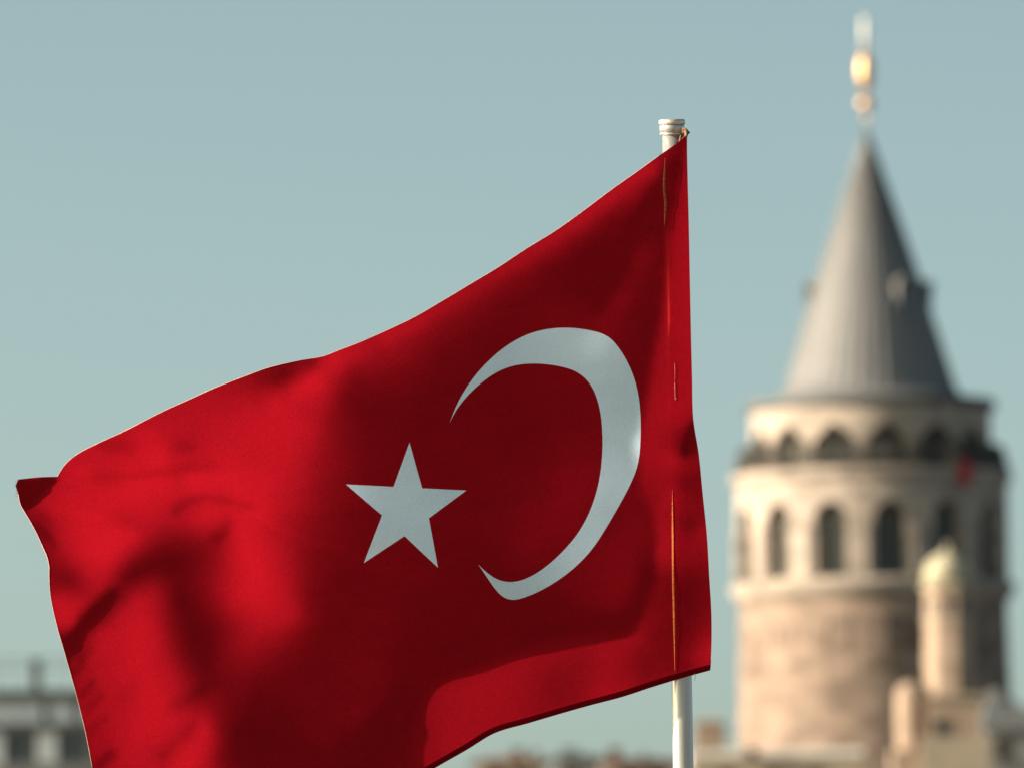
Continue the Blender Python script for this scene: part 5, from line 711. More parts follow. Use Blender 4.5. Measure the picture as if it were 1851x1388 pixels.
[7,2233,10,25,24,20,17,18,20,0,-15,-26,-34,-44,-52,-61,-69,-76,-81,-83,-85,-86,-88,-90,-91,-89,-85,-78,-69,-59,-49,-41,-33,-26,-19,-14,-9,-6,-3,-1,1,2,2,2,3,2,2,1,1,-1,-2,-3,-5,-7,-11,-13,-17,-21,-30,-42,-60,-82,-109,-134,-148,-151,-145,-135,-125,-114,-105,-96,-86,-77,-67,-59,-51,-44,-37,-31,-25,-20,-15,-11,-8,-6,-5,-5,-4,-6,-6,-7,-8,-10,-10,-12,-11,-11,-11,-11,-10,-8,-8,-6,-5,-4,-3,-1,-1,1,1,2,3,4,4,5,6,6,7,8,8,8,9,10,10,11,11,12,13,13,14,14,14,15,15,16,15,16,16,16,15,16,14,15,14,13,12,12,10,11,9,10,9,9,9,9,9,8,9,8,9,8,9,8,9,8,9,8,9,8,9,9,8,9,8,9,8,8,8,7,7,8,7,7,8,9,9,9,6,-2,-14,-25,-25,-21,-17,-13,-10,-8,-7,-6,-6,-7,-8,-9,-9,-10,-9,-3],
[7,2111,-7,18,31,27,21,18,14,2,-9,-19,-30,-38,-49,-58,-68,-75,-80,-82,-85,-87,-89,-90,-90,-86,-78,-69,-59,-48,-39,-31,-24,-17,-12,-9,-5,-2,0,2,2,4,4,3,3,2,2,1,1,-1,-1,-3,-4,-6,-8,-12,-16,-20,-28,-38,-51,-66,-88,-119,-146,-157,-155,-145,-132,-120,-110,-100,-90,-80,-70,-62,-54,-47,-39,-33,-27,-22,-16,-12,-9,-5,-4,-3,-2,-1,-2,-2,-3,-4,-5,-6,-7,-8,-9,-9,-10,-9,-9,-9,-7,-7,-6,-5,-3,-3,-2,0,1,1,2,3,4,5,5,6,6,7,8,8,8,9,10,10,11,12,12,12,13,14,14,14,15,15,15,15,15,15,15,14,14,13,13,12,11,11,10,10,10,10,9,10,9,9,9,9,9,8,8,9,8,8,8,8,8,8,8,9,8,8,8,7,8,8,7,7,7,7,8,7,9,10,10,10,7,-4,-18,-28,-26,-21,-15,-12,-9,-7,-6,-6,-6,-6,-7,-9,-9,-9,-9,-5],
[8,1955,-4,26,34,26,23,15,8,-2,-13,-24,-33,-43,-54,-64,-73,-77,-81,-83,-86,-87,-89,-86,-81,-71,-58,-48,-38,-29,-21,-14,-9,-6,-3,-1,1,3,4,5,6,5,5,4,3,2,2,0,-1,-2,-3,-5,-6,-9,-12,-17,-21,-28,-36,-48,-60,-74,-95,-127,-153,-161,-154,-141,-128,-115,-105,-94,-83,-74,-64,-56,-50,-41,-35,-29,-23,-18,-13,-9,-7,-4,-2,-1,-1,1,0,0,0,0,-2,-2,-3,-5,-5,-7,-7,-8,-8,-8,-8,-8,-7,-6,-5,-5,-3,-2,-2,0,0,2,2,3,4,5,5,6,7,7,7,9,8,10,10,10,11,11,12,13,13,13,14,13,14,15,14,14,14,13,14,12,13,11,12,11,10,10,11,10,10,10,9,10,9,9,8,9,8,9,7,8,8,8,7,8,7,8,7,7,8,7,6,7,7,6,7,7,8,9,10,11,12,7,-4,-19,-28,-28,-21,-15,-12,-8,-7,-6,-5,-5,-6,-6,-8,-7,-9,-8,-5],
[8,1799,-35,10,36,33,27,22,13,6,-5,-16,-27,-36,-48,-58,-67,-73,-76,-80,-83,-84,-83,-81,-73,-61,-48,-38,-28,-19,-11,-6,-3,0,2,3,5,5,7,6,7,7,7,5,5,3,3,1,-1,-2,-4,-6,-8,-10,-14,-18,-22,-29,-37,-48,-58,-71,-84,-103,-131,-155,-159,-151,-136,-122,-110,-98,-86,-77,-67,-59,-51,-43,-37,-30,-25,-19,-15,-10,-7,-5,-3,-1,-1,1,1,2,2,1,2,1,0,0,-2,-2,-4,-4,-5,-7,-6,-7,-7,-7,-7,-6,-6,-5,-4,-3,-2,-1,0,0,2,2,4,4,4,6,6,6,7,8,9,9,9,10,11,10,12,12,12,12,13,13,13,13,13,13,13,12,12,12,12,11,11,10,11,10,11,10,10,10,10,9,9,9,8,9,8,7,8,7,8,7,7,7,6,7,7,6,6,6,6,6,6,7,8,9,10,12,12,8,-2,-18,-26,-26,-22,-16,-12,-10,-8,-6,-5,-5,-6,-5,-6,-7,-8,-7,-4],
[9,1581,-20,29,36,31,27,20,13,4,-6,-18,-29,-40,-49,-59,-65,-71,-75,-76,-78,-76,-71,-63,-51,-39,-28,-18,-10,-4,1,3,5,6,7,7,7,8,9,8,9,7,8,6,5,4,3,0,-2,-4,-6,-9,-12,-15,-19,-25,-30,-39,-50,-59,-70,-82,-93,-108,-134,-153,-155,-145,-129,-115,-102,-90,-80,-69,-62,-53,-45,-39,-32,-26,-20,-16,-12,-8,-5,-4,-2,0,0,1,2,2,3,2,3,3,2,1,1,0,-1,-2,-3,-3,-5,-5,-6,-6,-6,-6,-6,-5,-5,-4,-4,-2,-2,-1,0,1,1,3,3,4,5,5,6,7,8,8,8,9,10,10,10,11,11,11,12,11,12,12,12,12,12,11,12,11,11,11,11,10,11,10,11,10,10,10,10,9,10,8,9,8,8,7,8,7,7,7,6,6,7,5,6,6,5,5,5,6,7,8,9,11,12,12,10,-1,-15,-22,-24,-20,-16,-14,-11,-8,-8,-6,-5,-6,-6,-6,-6,-7,-7,-4],
[9,1416,-57,13,38,30,31,22,21,10,4,-8,-18,-31,-39,-50,-56,-63,-67,-69,-69,-66,-60,-52,-41,-30,-19,-10,-3,2,6,8,9,9,9,9,9,10,9,10,10,9,9,8,7,6,4,2,-1,-3,-6,-9,-12,-16,-21,-26,-33,-41,-51,-60,-71,-83,-91,-98,-113,-134,-150,-148,-137,-121,-106,-94,-82,-72,-64,-56,-48,-40,-33,-28,-22,-16,-13,-10,-6,-4,-3,-1,0,1,2,2,3,3,3,3,3,3,3,2,2,1,0,-1,-1,-3,-3,-3,-5,-4,-6,-5,-5,-5,-4,-5,-3,-3,-2,-2,0,0,1,2,2,4,4,5,5,7,7,7,8,9,8,10,9,10,11,10,11,11,11,11,10,11,11,10,11,10,11,10,10,11,10,10,11,10,9,10,9,9,9,8,8,8,8,7,7,6,7,6,6,5,5,5,5,4,5,5,7,7,10,12,13,13,10,1,-11,-18,-20,-18,-15,-14,-11,-10,-8,-7,-6,-7,-6,-7,-7,-7,-8,-2],
[9,1274,-87,4,34,25,30,23,24,14,12,0,-7,-21,-30,-39,-48,-54,-59,-60,-60,-56,-51,-42,-32,-22,-11,-3,2,7,9,12,11,11,11,10,10,10,11,11,11,11,10,10,9,8,5,4,1,-2,-5,-8,-12,-17,-21,-27,-34,-42,-53,-61,-72,-82,-91,-98,-104,-116,-134,-143,-139,-127,-111,-97,-86,-75,-66,-59,-49,-42,-35,-29,-23,-18,-14,-11,-7,-5,-3,-2,0,0,2,2,2,3,3,4,3,4,3,3,3,3,2,1,1,1,-1,-1,-2,-2,-3,-3,-4,-4,-4,-5,-4,-3,-4,-3,-2,-2,-1,0,0,2,2,3,3,4,5,6,6,7,8,7,9,8,9,9,10,10,9,10,10,10,9,10,10,10,10,9,10,10,10,10,10,9,10,9,9,9,9,8,9,8,7,8,7,7,6,6,6,5,5,4,4,4,4,5,6,8,10,12,14,14,12,3,-8,-13,-16,-15,-14,-12,-11,-9,-8,-8,-7,-7,-7,-8,-8,-9,-7,-3],
[9,1164,-103,-1,29,17,28,19,25,16,17,6,0,-11,-21,-32,-39,-47,-51,-54,-53,-49,-42,-35,-25,-14,-5,2,6,10,12,12,13,12,11,10,11,11,11,12,12,13,12,12,10,10,7,5,3,-1,-3,-7,-11,-16,-20,-28,-34,-43,-53,-61,-72,-81,-91,-99,-104,-109,-118,-130,-134,-127,-115,-101,-89,-79,-69,-60,-52,-44,-37,-30,-24,-20,-15,-11,-8,-6,-4,-2,-1,0,1,2,2,3,3,3,3,4,3,4,3,3,3,3,2,2,2,1,0,0,0,-1,-2,-2,-3,-2,-4,-3,-3,-3,-3,-3,-2,-2,-1,0,0,1,1,2,3,4,4,5,6,6,7,7,7,8,8,9,8,9,9,8,9,9,9,9,9,9,9,9,9,9,10,9,9,8,9,9,8,8,8,8,8,7,7,8,6,7,5,6,4,5,3,4,4,4,6,8,10,13,14,15,12,6,-4,-10,-11,-12,-11,-10,-10,-8,-7,-7,-7,-7,-7,-9,-9,-10,-9,-3],
[9,1090,-112,-6,22,11,23,17,23,17,18,10,6,-5,-13,-26,-33,-41,-47,-48,-48,-43,-37,-29,-18,-9,0,5,9,11,13,12,12,11,11,10,10,11,12,13,14,14,14,14,13,11,9,7,5,1,-2,-5,-10,-14,-20,-27,-33,-43,-52,-61,-71,-80,-90,-98,-105,-109,-112,-117,-122,-122,-115,-104,-92,-82,-71,-64,-54,-46,-38,-32,-25,-21,-16,-12,-9,-7,-4,-3,-1,-1,1,1,2,2,3,3,3,3,3,4,3,3,4,3,3,3,2,2,2,2,1,1,1,0,0,-1,-2,-1,-2,-2,-3,-2,-2,-2,-2,-2,-1,0,0,0,1,2,2,3,4,4,5,5,6,6,7,7,7,8,7,8,8,8,8,8,8,8,9,8,8,8,8,9,8,8,8,7,8,8,7,8,7,7,7,7,7,7,6,5,5,4,4,3,4,4,6,8,10,13,14,16,13,7,-1,-5,-8,-8,-8,-7,-7,-6,-6,-5,-5,-6,-7,-9,-9,-11,-11,-5],
[9,1052,-119,-15,12,5,16,12,19,17,18,13,8,0,-8,-19,-29,-36,-41,-44,-43,-39,-32,-22,-14,-5,1,7,10,12,11,11,11,9,9,8,9,10,13,14,15,17,16,16,16,13,12,9,6,3,0,-3,-8,-13,-18,-25,-32,-42,-51,-59,-70,-78,-89,-97,-105,-109,-111,-112,-111,-112,-110,-102,-94,-84,-75,-66,-57,-48,-40,-32,-27,-21,-17,-13,-10,-7,-5,-3,-2,-1,0,0,2,1,3,2,3,3,3,3,3,3,3,3,3,3,3,3,2,3,3,2,2,2,1,1,1,0,0,0,-1,-1,-1,-2,-1,-2,-1,-1,-1,0,0,0,1,1,2,3,3,3,4,5,5,5,6,6,6,6,7,7,7,7,7,7,8,7,7,8,7,7,7,7,7,7,6,7,7,6,7,7,6,7,7,6,6,5,5,4,4,3,4,5,6,8,10,13,14,15,13,9,2,-2,-4,-4,-5,-4,-4,-4,-3,-2,-3,-4,-6,-8,-9,-11,-11,-7],
[9,1056,-117,-31,-5,-5,4,6,11,13,14,12,8,3,-5,-14,-24,-32,-36,-39,-37,-33,-25,-18,-9,-3,2,7,8,10,9,8,8,6,6,5,7,9,12,15,17,19,19,20,18,17,14,12,9,5,3,-2,-6,-10,-17,-23,-31,-39,-49,-58,-67,-76,-87,-95,-104,-109,-111,-109,-107,-104,-102,-97,-92,-85,-76,-68,-60,-50,-41,-34,-28,-22,-17,-13,-11,-7,-6,-4,-3,-1,-1,0,1,1,1,2,2,3,2,3,3,3,3,2,3,3,3,3,3,3,3,3,3,3,3,2,2,2,2,1,1,1,0,0,0,0,-1,-1,0,-1,0,-1,1,0,1,1,1,2,3,2,4,3,4,5,4,5,6,5,6,6,6,6,6,7,6,6,6,7,6,6,5,6,6,5,6,6,5,6,6,6,6,5,6,5,4,4,4,3,4,5,7,8,11,12,14,15,13,8,3,1,0,-1,-1,-2,-1,0,0,0,0,-1,-3,-6,-8,-10,-11,-8],
[9,1099,-99,-46,-28,-21,-12,-7,-1,3,6,5,5,0,-4,-13,-19,-28,-31,-33,-30,-24,-17,-11,-5,-1,2,3,6,5,4,4,3,1,1,2,3,6,11,15,20,21,23,23,23,20,19,15,12,9,5,1,-3,-8,-14,-21,-29,-38,-46,-55,-65,-74,-84,-94,-101,-106,-110,-108,-105,-101,-96,-92,-87,-82,-76,-69,-61,-51,-43,-35,-29,-22,-18,-13,-11,-8,-6,-5,-3,-2,-2,0,0,0,1,1,2,1,2,2,3,2,3,2,3,2,3,3,3,3,3,3,4,3,4,3,3,4,3,2,3,2,2,2,1,1,1,0,0,1,0,0,0,0,0,1,0,1,1,2,2,2,2,3,4,3,4,4,4,5,4,5,5,5,5,6,5,5,5,5,4,5,5,4,4,5,4,5,5,5,4,5,5,4,4,3,4,3,4,5,7,9,11,13,13,14,11,8,4,2,2,2,2,1,2,3,3,3,3,2,-1,-3,-5,-7,-10,-9],
[9,1165,-72,-49,-46,-40,-32,-25,-17,-11,-7,-5,-4,-6,-8,-14,-19,-24,-27,-27,-22,-14,-6,0,1,0,0,0,-1,-2,-3,-4,-5,-5,-5,-4,-2,3,9,15,20,25,26,28,27,25,23,19,17,13,9,4,1,-6,-11,-18,-26,-35,-44,-52,-63,-71,-82,-90,-99,-103,-107,-106,-103,-98,-94,-88,-84,-79,-73,-68,-61,-52,-43,-36,-28,-23,-17,-14,-10,-9,-6,-6,-4,-3,-2,-1,-1,0,0,0,1,1,1,2,2,1,2,3,2,2,3,2,3,3,3,4,3,4,3,4,4,4,4,3,4,3,4,3,2,3,2,2,2,1,1,1,1,1,0,1,0,1,1,0,1,2,1,2,2,2,2,3,2,3,4,3,4,3,4,4,4,4,4,3,4,3,4,3,3,3,4,3,4,3,4,4,3,3,3,3,2,3,5,5,7,9,11,13,13,13,9,7,3,3,4,3,4,3,5,5,6,6,5,4,3,0,-2,-5,-7,-9],
[10,1184,-41,-49,-53,-48,-43,-36,-28,-22,-18,-15,-15,-15,-17,-20,-24,-24,-20,-14,-4,4,11,9,3,-2,-6,-8,-10,-13,-14,-15,-15,-13,-11,-7,-2,6,13,21,25,30,31,31,30,28,24,21,18,13,9,5,-2,-7,-15,-22,-32,-40,-50,-59,-69,-79,-87,-95,-100,-102,-103,-100,-97,-91,-87,-82,-77,-71,-66,-60,-52,-42,-35,-27,-22,-16,-13,-10,-9,-7,-5,-5,-4,-3,-2,-2,-1,-1,0,0,0,0,1,1,2,1,2,1,2,3,2,2,3,3,4,3,4,4,4,4,4,4,4,5,4,4,4,4,3,4,3,3,3,2,2,2,2,1,2,1,1,1,1,0,1,1,1,1,1,2,1,2,1,2,2,2,3,2,2,3,2,3,2,2,2,2,2,2,2,2,2,3,2,3,2,2,2,2,1,2,3,4,5,7,10,10,13,12,11,8,5,3,3,4,4,4,6,6,7,7,8,7,7,5,3,1,-2,-5,-6],
[10,1257,-29,-45,-56,-57,-57,-51,-45,-36,-32,-27,-24,-22,-22,-23,-23,-20,-14,-5,4,11,16,14,6,-3,-9,-14,-19,-23,-26,-27,-24,-22,-18,-13,-6,2,10,19,25,31,33,34,33,31,28,26,22,18,13,9,3,-3,-11,-17,-27,-37,-45,-56,-66,-75,-83,-90,-95,-98,-99,-97,-94,-90,-85,-81,-76,-71,-64,-60,-51,-42,-33,-26,-20,-14,-11,-9,-7,-7,-5,-5,-4,-4,-3,-3,-2,-2,-1,-1,-1,0,0,0,1,1,1,1,1,2,2,2,3,3,3,3,4,4,4,4,4,5,5,4,5,4,5,5,4,4,4,4,4,4,3,3,3,3,2,2,2,2,1,1,1,1,1,1,1,1,0,1,1,1,1,1,0,2,1,1,1,1,1,0,1,0,1,0,1,0,1,1,2,1,1,1,1,0,1,1,2,3,5,7,9,11,11,11,9,6,4,2,3,3,4,5,6,7,7,9,9,9,8,6,5,3,1,-2,-4],
[10,1312,-22,-43,-55,-58,-63,-61,-56,-49,-43,-37,-34,-30,-27,-25,-20,-15,-7,4,11,14,15,12,6,-5,-12,-19,-25,-32,-36,-36,-33,-30,-24,-18,-10,-2,7,16,23,29,34,34,34,33,31,29,25,21,18,12,7,2,-6,-14,-22,-32,-40,-51,-60,-70,-77,-83,-90,-93,-95,-94,-91,-88,-84,-80,-75,-71,-64,-60,-51,-41,-33,-25,-18,-12,-9,-6,-6,-5,-4,-4,-4,-4,-3,-3,-3,-2,-3,-1,-2,-1,-1,-1,0,0,0,0,1,1,2,1,3,2,3,3,4,4,4,4,5,4,5,5,5,5,5,5,5,5,5,5,4,4,5,4,4,3,4,3,3,2,3,2,1,2,1,2,1,0,1,0,1,0,0,0,0,0,0,0,0,0,-1,-1,0,-1,-2,-1,-1,-1,-1,0,0,0,0,0,-1,0,-1,0,1,3,5,7,8,10,10,10,6,4,2,1,2,3,3,5,5,7,8,10,9,10,9,7,6,4,3,0,-2],
[10,1352,-18,-44,-55,-59,-64,-64,-62,-56,-50,-46,-42,-37,-32,-25,-16,-8,2,10,14,14,11,6,-1,-8,-17,-23,-31,-38,-42,-42,-39,-35,-29,-22,-14,-5,4,12,21,26,31,33,34,33,32,29,28,24,20,16,10,5,-2,-9,-17,-27,-36,-45,-54,-62,-70,-75,-82,-87,-90,-90,-89,-86,-82,-79,-74,-71,-65,-60,-52,-43,-32,-25,-17,-11,-7,-4,-4,-3,-2,-3,-2,-3,-2,-3,-2,-3,-2,-3,-2,-2,-2,-1,-2,-1,0,-1,0,1,0,1,2,2,3,2,4,3,4,5,4,5,5,5,5,6,5,6,5,6,5,5,6,5,4,5,5,4,4,4,4,4,3,3,3,2,2,2,1,2,1,0,1,0,0,0,0,-1,0,-1,-2,-1,-2,-1,-2,-3,-2,-3,-3,-2,-3,-2,-1,-2,-2,-1,-2,-2,-1,0,0,2,4,6,8,8,9,8,4,1,0,0,1,1,3,3,5,7,8,9,10,10,9,8,7,4,3,1,-1],
[10,1381,-15,-43,-56,-60,-66,-66,-65,-60,-55,-50,-46,-41,-34,-23,-10,0,8,12,12,11,5,-1,-9,-16,-23,-29,-37,-41,-46,-45,-43,-37,-32,-25,-16,-8,2,9,17,24,27,31,31,32,31,30,28,25,22,18,13,8,1,-5,-13,-22,-31,-39,-48,-54,-61,-68,-73,-79,-83,-85,-85,-84,-81,-77,-75,-70,-66,-60,-54,-44,-34,-25,-17,-11,-7,-3,-2,-1,-1,0,-1,0,-1,-1,-1,-2,-2,-2,-2,-2,-2,-2,-2,-2,-1,-2,-1,0,0,0,1,1,2,2,3,3,4,4,4,5,5,6,5,6,6,6,5,6,6,6,6,6,5,5,6,5,5,4,5,4,4,3,4,3,3,2,3,2,1,2,1,0,1,0,0,-1,-1,-1,-1,-2,-2,-3,-3,-3,-4,-3,-4,-4,-4,-4,-3,-4,-3,-3,-3,-3,-2,-1,0,1,3,5,6,7,7,5,1,-2,-2,-1,-1,0,1,2,4,6,7,10,10,10,10,8,6,4,2,1,0],
[10,1399,-10,-40,-55,-60,-67,-69,-69,-64,-59,-52,-46,-40,-30,-17,-3,6,10,10,9,3,-3,-10,-18,-24,-31,-37,-41,-45,-48,-47,-44,-39,-34,-26,-18,-9,0,7,15,20,25,27,30,30,30,29,27,26,22,19,15,10,4,-2,-9,-17,-26,-35,-40,-48,-54,-59,-65,-71,-74,-78,-81,-80,-79,-76,-74,-70,-66,-61,-55,-46,-36,-27,-18,-13,-7,-3,-2,0,1,2,1,2,1,1,0,0,0,-1,-1,-1,-2,-2,-2,-2,-2,-1,-2,-1,-1,-1,0,1,1,1,2,3,3,4,4,4,5,6,5,6,6,6,7,6,6,7,6,6,7,6,6,5,6,5,5,5,4,5,4,3,4,3,3,2,3,2,1,2,1,0,1,0,-1,0,-2,-1,-2,-3,-3,-4,-4,-4,-5,-5,-5,-5,-5,-4,-5,-5,-5,-4,-3,-2,-1,1,2,3,5,5,3,1,-2,-4,-4,-3,-2,-2,-1,1,2,4,7,8,10,10,10,7,6,3,2,0,-1],
[10,1407,-8,-34,-50,-58,-66,-70,-72,-69,-62,-53,-44,-32,-22,-7,3,7,9,6,2,-5,-12,-19,-27,-35,-40,-44,-47,-48,-51,-48,-46,-40,-35,-27,-18,-10,-2,6,13,18,22,26,27,29,28,29,26,25,23,20,15,12,6,1,-6,-13,-21,-28,-36,-42,-48,-52,-58,-63,-66,-71,-73,-75,-75,-75,-72,-69,-67,-61,-57,-48,-38,-29,-20,-14,-8,-5,-2,0,2,2,3,3,2,3,2,2,2,1,1,0,-1,-1,-1,-1,-2,-1,-2,-1,-2,-1,0,-1,1,0,2,2,2,3,3,4,5,5,5,6,6,6,7,6,7,7,7,7,7,6,7,6,7,6,6,5,5,5,5,4,4,4,3,3,3,2,2,2,2,1,1,1,0,0,0,-1,-2,-2,-3,-3,-4,-4,-4,-6,-5,-6,-5,-6,-6,-6,-6,-6,-5,-3,-2,0,0,2,3,2,0,-3,-6,-7,-6,-6,-4,-3,-2,-1,0,2,5,8,8,10,8,7,5,3,0,0,-2],
[11,1396,-27,-43,-52,-61,-69,-73,-72,-65,-53,-38,-22,-11,1,5,7,6,0,-6,-13,-20,-27,-37,-45,-48,-52,-53,-53,-53,-50,-48,-41,-36,-29,-19,-11,-3,5,11,17,21,24,26,28,28,27,26,25,23,20,16,13,8,3,-3,-9,-17,-23,-31,-37,-42,-47,-52,-56,-60,-63,-66,-69,-70,-70,-70,-68,-65,-62,-57,-50,-40,-31,-22,-16,-10,-6,-4,0,0,2,3,4,3,4,4,3,3,3,2,2,1,1,0,0,-1,0,-1,-1,-1,-1,-1,0,0,0,1,1,2,2,3,3,4,4,5,5,6,6,6,7,7,7,7,7,8,7,8,7,7,7,7,6,6,6,5,5,5,4,4,3,4,2,3,2,2,2,2,1,1,1,1,0,-1,-1,-2,-2,-3,-3,-4,-5,-5,-6,-6,-6,-7,-7,-6,-7,-6,-5,-3,-2,-1,0,0,-1,-4,-8,-10,-10,-9,-7,-6,-5,-4,-3,-1,1,3,5,6,8,6,6,3,2,0,-2,-3],
[11,1379,-19,-34,-46,-53,-63,-69,-73,-65,-51,-29,-13,0,4,6,4,0,-7,-14,-20,-26,-35,-45,-51,-57,-58,-59,-58,-56,-54,-49,-44,-38,-30,-22,-13,-4,4,10,15,20,23,26,27,27,27,27,24,23,21,17,14,10,5,0,-7,-12,-20,-25,-33,-38,-42,-47,-51,-54,-57,-59,-62,-64,-65,-65,-64,-63,-61,-57,-50,-41,-33,-25,-18,-12,-9,-5,-3,0,1,2,2,4,3,4,4,4,4,3,4,2,3,1,2,1,0,1,0,0,0,0,0,0,1,0,1,2,2,2,3,3,3,4,5,5,5,6,7,6,7,7,8,7,8,8,8,8,8,7,8,7,7,6,6,6,5,5,4,4,3,3,3,3,2,2,2,2,2,1,1,0,0,-1,-1,-2,-2,-3,-3,-4,-5,-6,-6,-6,-7,-7,-7,-7,-6,-4,-4,-3,-3,-3,-5,-9,-13,-14,-12,-11,-10,-8,-7,-5,-4,-3,-1,1,2,4,4,5,3,1,0,-2,-4,-5],
[11,1353,-16,-28,-36,-45,-52,-62,-66,-62,-43,-20,-3,4,5,3,-1,-8,-15,-21,-26,-33,-42,-49,-56,-61,-63,-63,-63,-61,-57,-52,-47,-41,-33,-24,-15,-6,2,8,14,19,22,25,26,27,27,27,24,24,21,18,16,11,8,1,-3,-10,-15,-21,-27,-34,-39,-42,-47,-49,-52,-54,-56,-57,-58,-60,-59,-59,-57,-54,-48,-41,-34,-27,-21,-15,-12,-8,-5,-3,-1,0,1,2,3,3,4,4,4,3,4,4,3,3,3,2,2,2,2,1,1,1,2,1,1,1,2,2,2,2,3,3,3,3,4,5,4,5,6,6,6,7,7,8,7,8,9,8,8,9,8,8,8,8,7,7,6,6,6,5,5,4,4,3,3,3,2,3,2,1,2,0,1,0,0,-1,-1,-1,-2,-3,-4,-4,-5,-5,-7,-6,-7,-7,-6,-6,-5,-5,-6,-6,-10,-15,-17,-17,-15,-14,-11,-10,-9,-7,-6,-4,-3,-2,0,1,1,1,0,-1,-3,-5,-6,-7],
[11,1320,-21,-21,-27,-34,-41,-50,-54,-50,-31,-11,3,4,4,-2,-10,-17,-23,-29,-33,-39,-45,-52,-58,-63,-65,-67,-66,-64,-61,-56,-51,-44,-37,-28,-17,-9,0,7,12,18,20,24,26,26,27,26,25,24,22,20,17,13,9,4,-1,-6,-12,-17,-23,-29,-34,-39,-42,-46,-47,-49,-50,-52,-52,-53,-53,-53,-50,-49,-44,-40,-34,-28,-23,-18,-15,-11,-8,-7,-4,-3,-1,0,0,2,2,3,3,4,3,4,3,4,3,4,3,3,3,2,3,2,3,3,2,3,2,3,3,3,3,3,4,3,4,4,4,5,5,5,6,6,6,7,7,8,8,8,9,8,9,9,9,8,9,8,8,8,7,7,6,6,5,5,5,3,4,3,3,2,2,1,0,1,0,0,-1,0,-1,-2,-2,-3,-4,-4,-5,-5,-6,-6,-6,-6,-6,-8,-9,-11,-16,-20,-20,-20,-17,-15,-13,-12,-10,-9,-7,-7,-4,-4,-3,-1,-2,-3,-3,-5,-6,-8,-10,-10],
[11,1284,-29,-20,-17,-23,-28,-34,-37,-30,-17,-4,3,3,-1,-9,-19,-27,-33,-36,-40,-45,-48,-54,-58,-63,-66,-67,-68,-66,-64,-59,-55,-48,-40,-32,-21,-12,-3,5,10,16,19,23,24,26,26,27,25,24,23,20,18,15,11,6,2,-4,-9,-14,-19,-24,-30,-34,-38,-41,-42,-45,-45,-46,-47,-46,-46,-45,-44,-42,-39,-36,-31,-28,-23,-21,-17,-14,-12,-10,-8,-6,-5,-3,-3,-1,0,1,1,2,2,3,3,4,3,3,4,3,4,4,3,4,4,4,4,4,4,4,4,4,5,4,4,4,4,5,4,5,5,5,5,5,6,6,6,7,8,7,8,9,9,9,9,9,10,9,9,9,9,8,8,8,7,7,7,5,6,4,4,3,3,1,1,1,0,-1,0,-1,-1,-2,-2,-2,-2,-3,-4,-4,-4,-4,-5,-6,-8,-10,-13,-18,-21,-23,-22,-20,-18,-15,-14,-13,-12,-10,-9,-8,-7,-6,-4,-5,-5,-5,-7,-9,-11,-12,-13,-14],
[12,1219,-22,-12,-13,-16,-17,-17,-10,-3,2,2,0,-9,-17,-27,-37,-42,-46,-47,-50,-51,-56,-58,-63,-64,-67,-67,-67,-65,-62,-57,-52,-44,-36,-25,-15,-6,2,9,13,18,21,23,25,25,26,26,24,23,22,19,15,13,8,3,-1,-6,-11,-16,-21,-25,-30,-33,-35,-38,-38,-40,-40,-40,-41,-39,-39,-37,-35,-33,-31,-27,-25,-22,-20,-18,-17,-14,-13,-12,-10,-8,-7,-6,-5,-3,-3,-1,-1,0,1,2,2,2,3,3,3,4,4,4,5,5,5,5,5,6,5,6,5,6,5,5,6,5,5,5,6,5,5,6,5,6,6,6,6,7,7,7,8,8,9,9,9,10,10,10,9,11,9,10,9,9,8,9,7,8,6,6,5,5,3,2,0,0,-1,-2,-2,-2,-2,-2,-3,-3,-3,-3,-3,-3,-3,-5,-6,-9,-15,-18,-23,-24,-23,-21,-19,-16,-15,-14,-13,-12,-11,-11,-9,-9,-7,-7,-7,-7,-9,-11,-13,-15,-17,-17,-19],
[12,1197,-27,-9,-5,-6,-3,0,6,8,7,2,-5,-15,-25,-34,-44,-52,-53,-54,-54,-56,-58,-60,-62,-64,-66,-66,-66,-65,-62,-59,-55,-47,-40,-29,-18,-9,0,6,11,16,19,22,24,25,25,25,25,23,22,19,16,13,10,5,1,-4,-8,-13,-17,-22,-25,-28,-30,-32,-32,-33,-34,-33,-34,-33,-33,-31,-29,-27,-25,-23,-21,-20,-18,-17,-17,-16,-14,-14,-13,-12,-10,-10,-8,-8,-6,-5,-4,-3,-2,-1,0,1,1,2,2,3,3,5,4,6,6,6,6,7,6,7,7,6,7,7,6,7,6,6,7,6,6,7,6,6,6,7,6,7,7,6,8,7,8,9,8,10,8,11,9,10,9,10,9,10,9,10,9,9,8,8,7,6,6,4,1,0,-2,-3,-2,-3,-4,-4,-4,-4,-4,-4,-4,-4,-4,-4,-8,-13,-17,-21,-24,-24,-21,-18,-16,-14,-13,-12,-12,-11,-11,-11,-10,-10,-9,-8,-9,-9,-12,-15,-17,-20,-22,-23,-23],
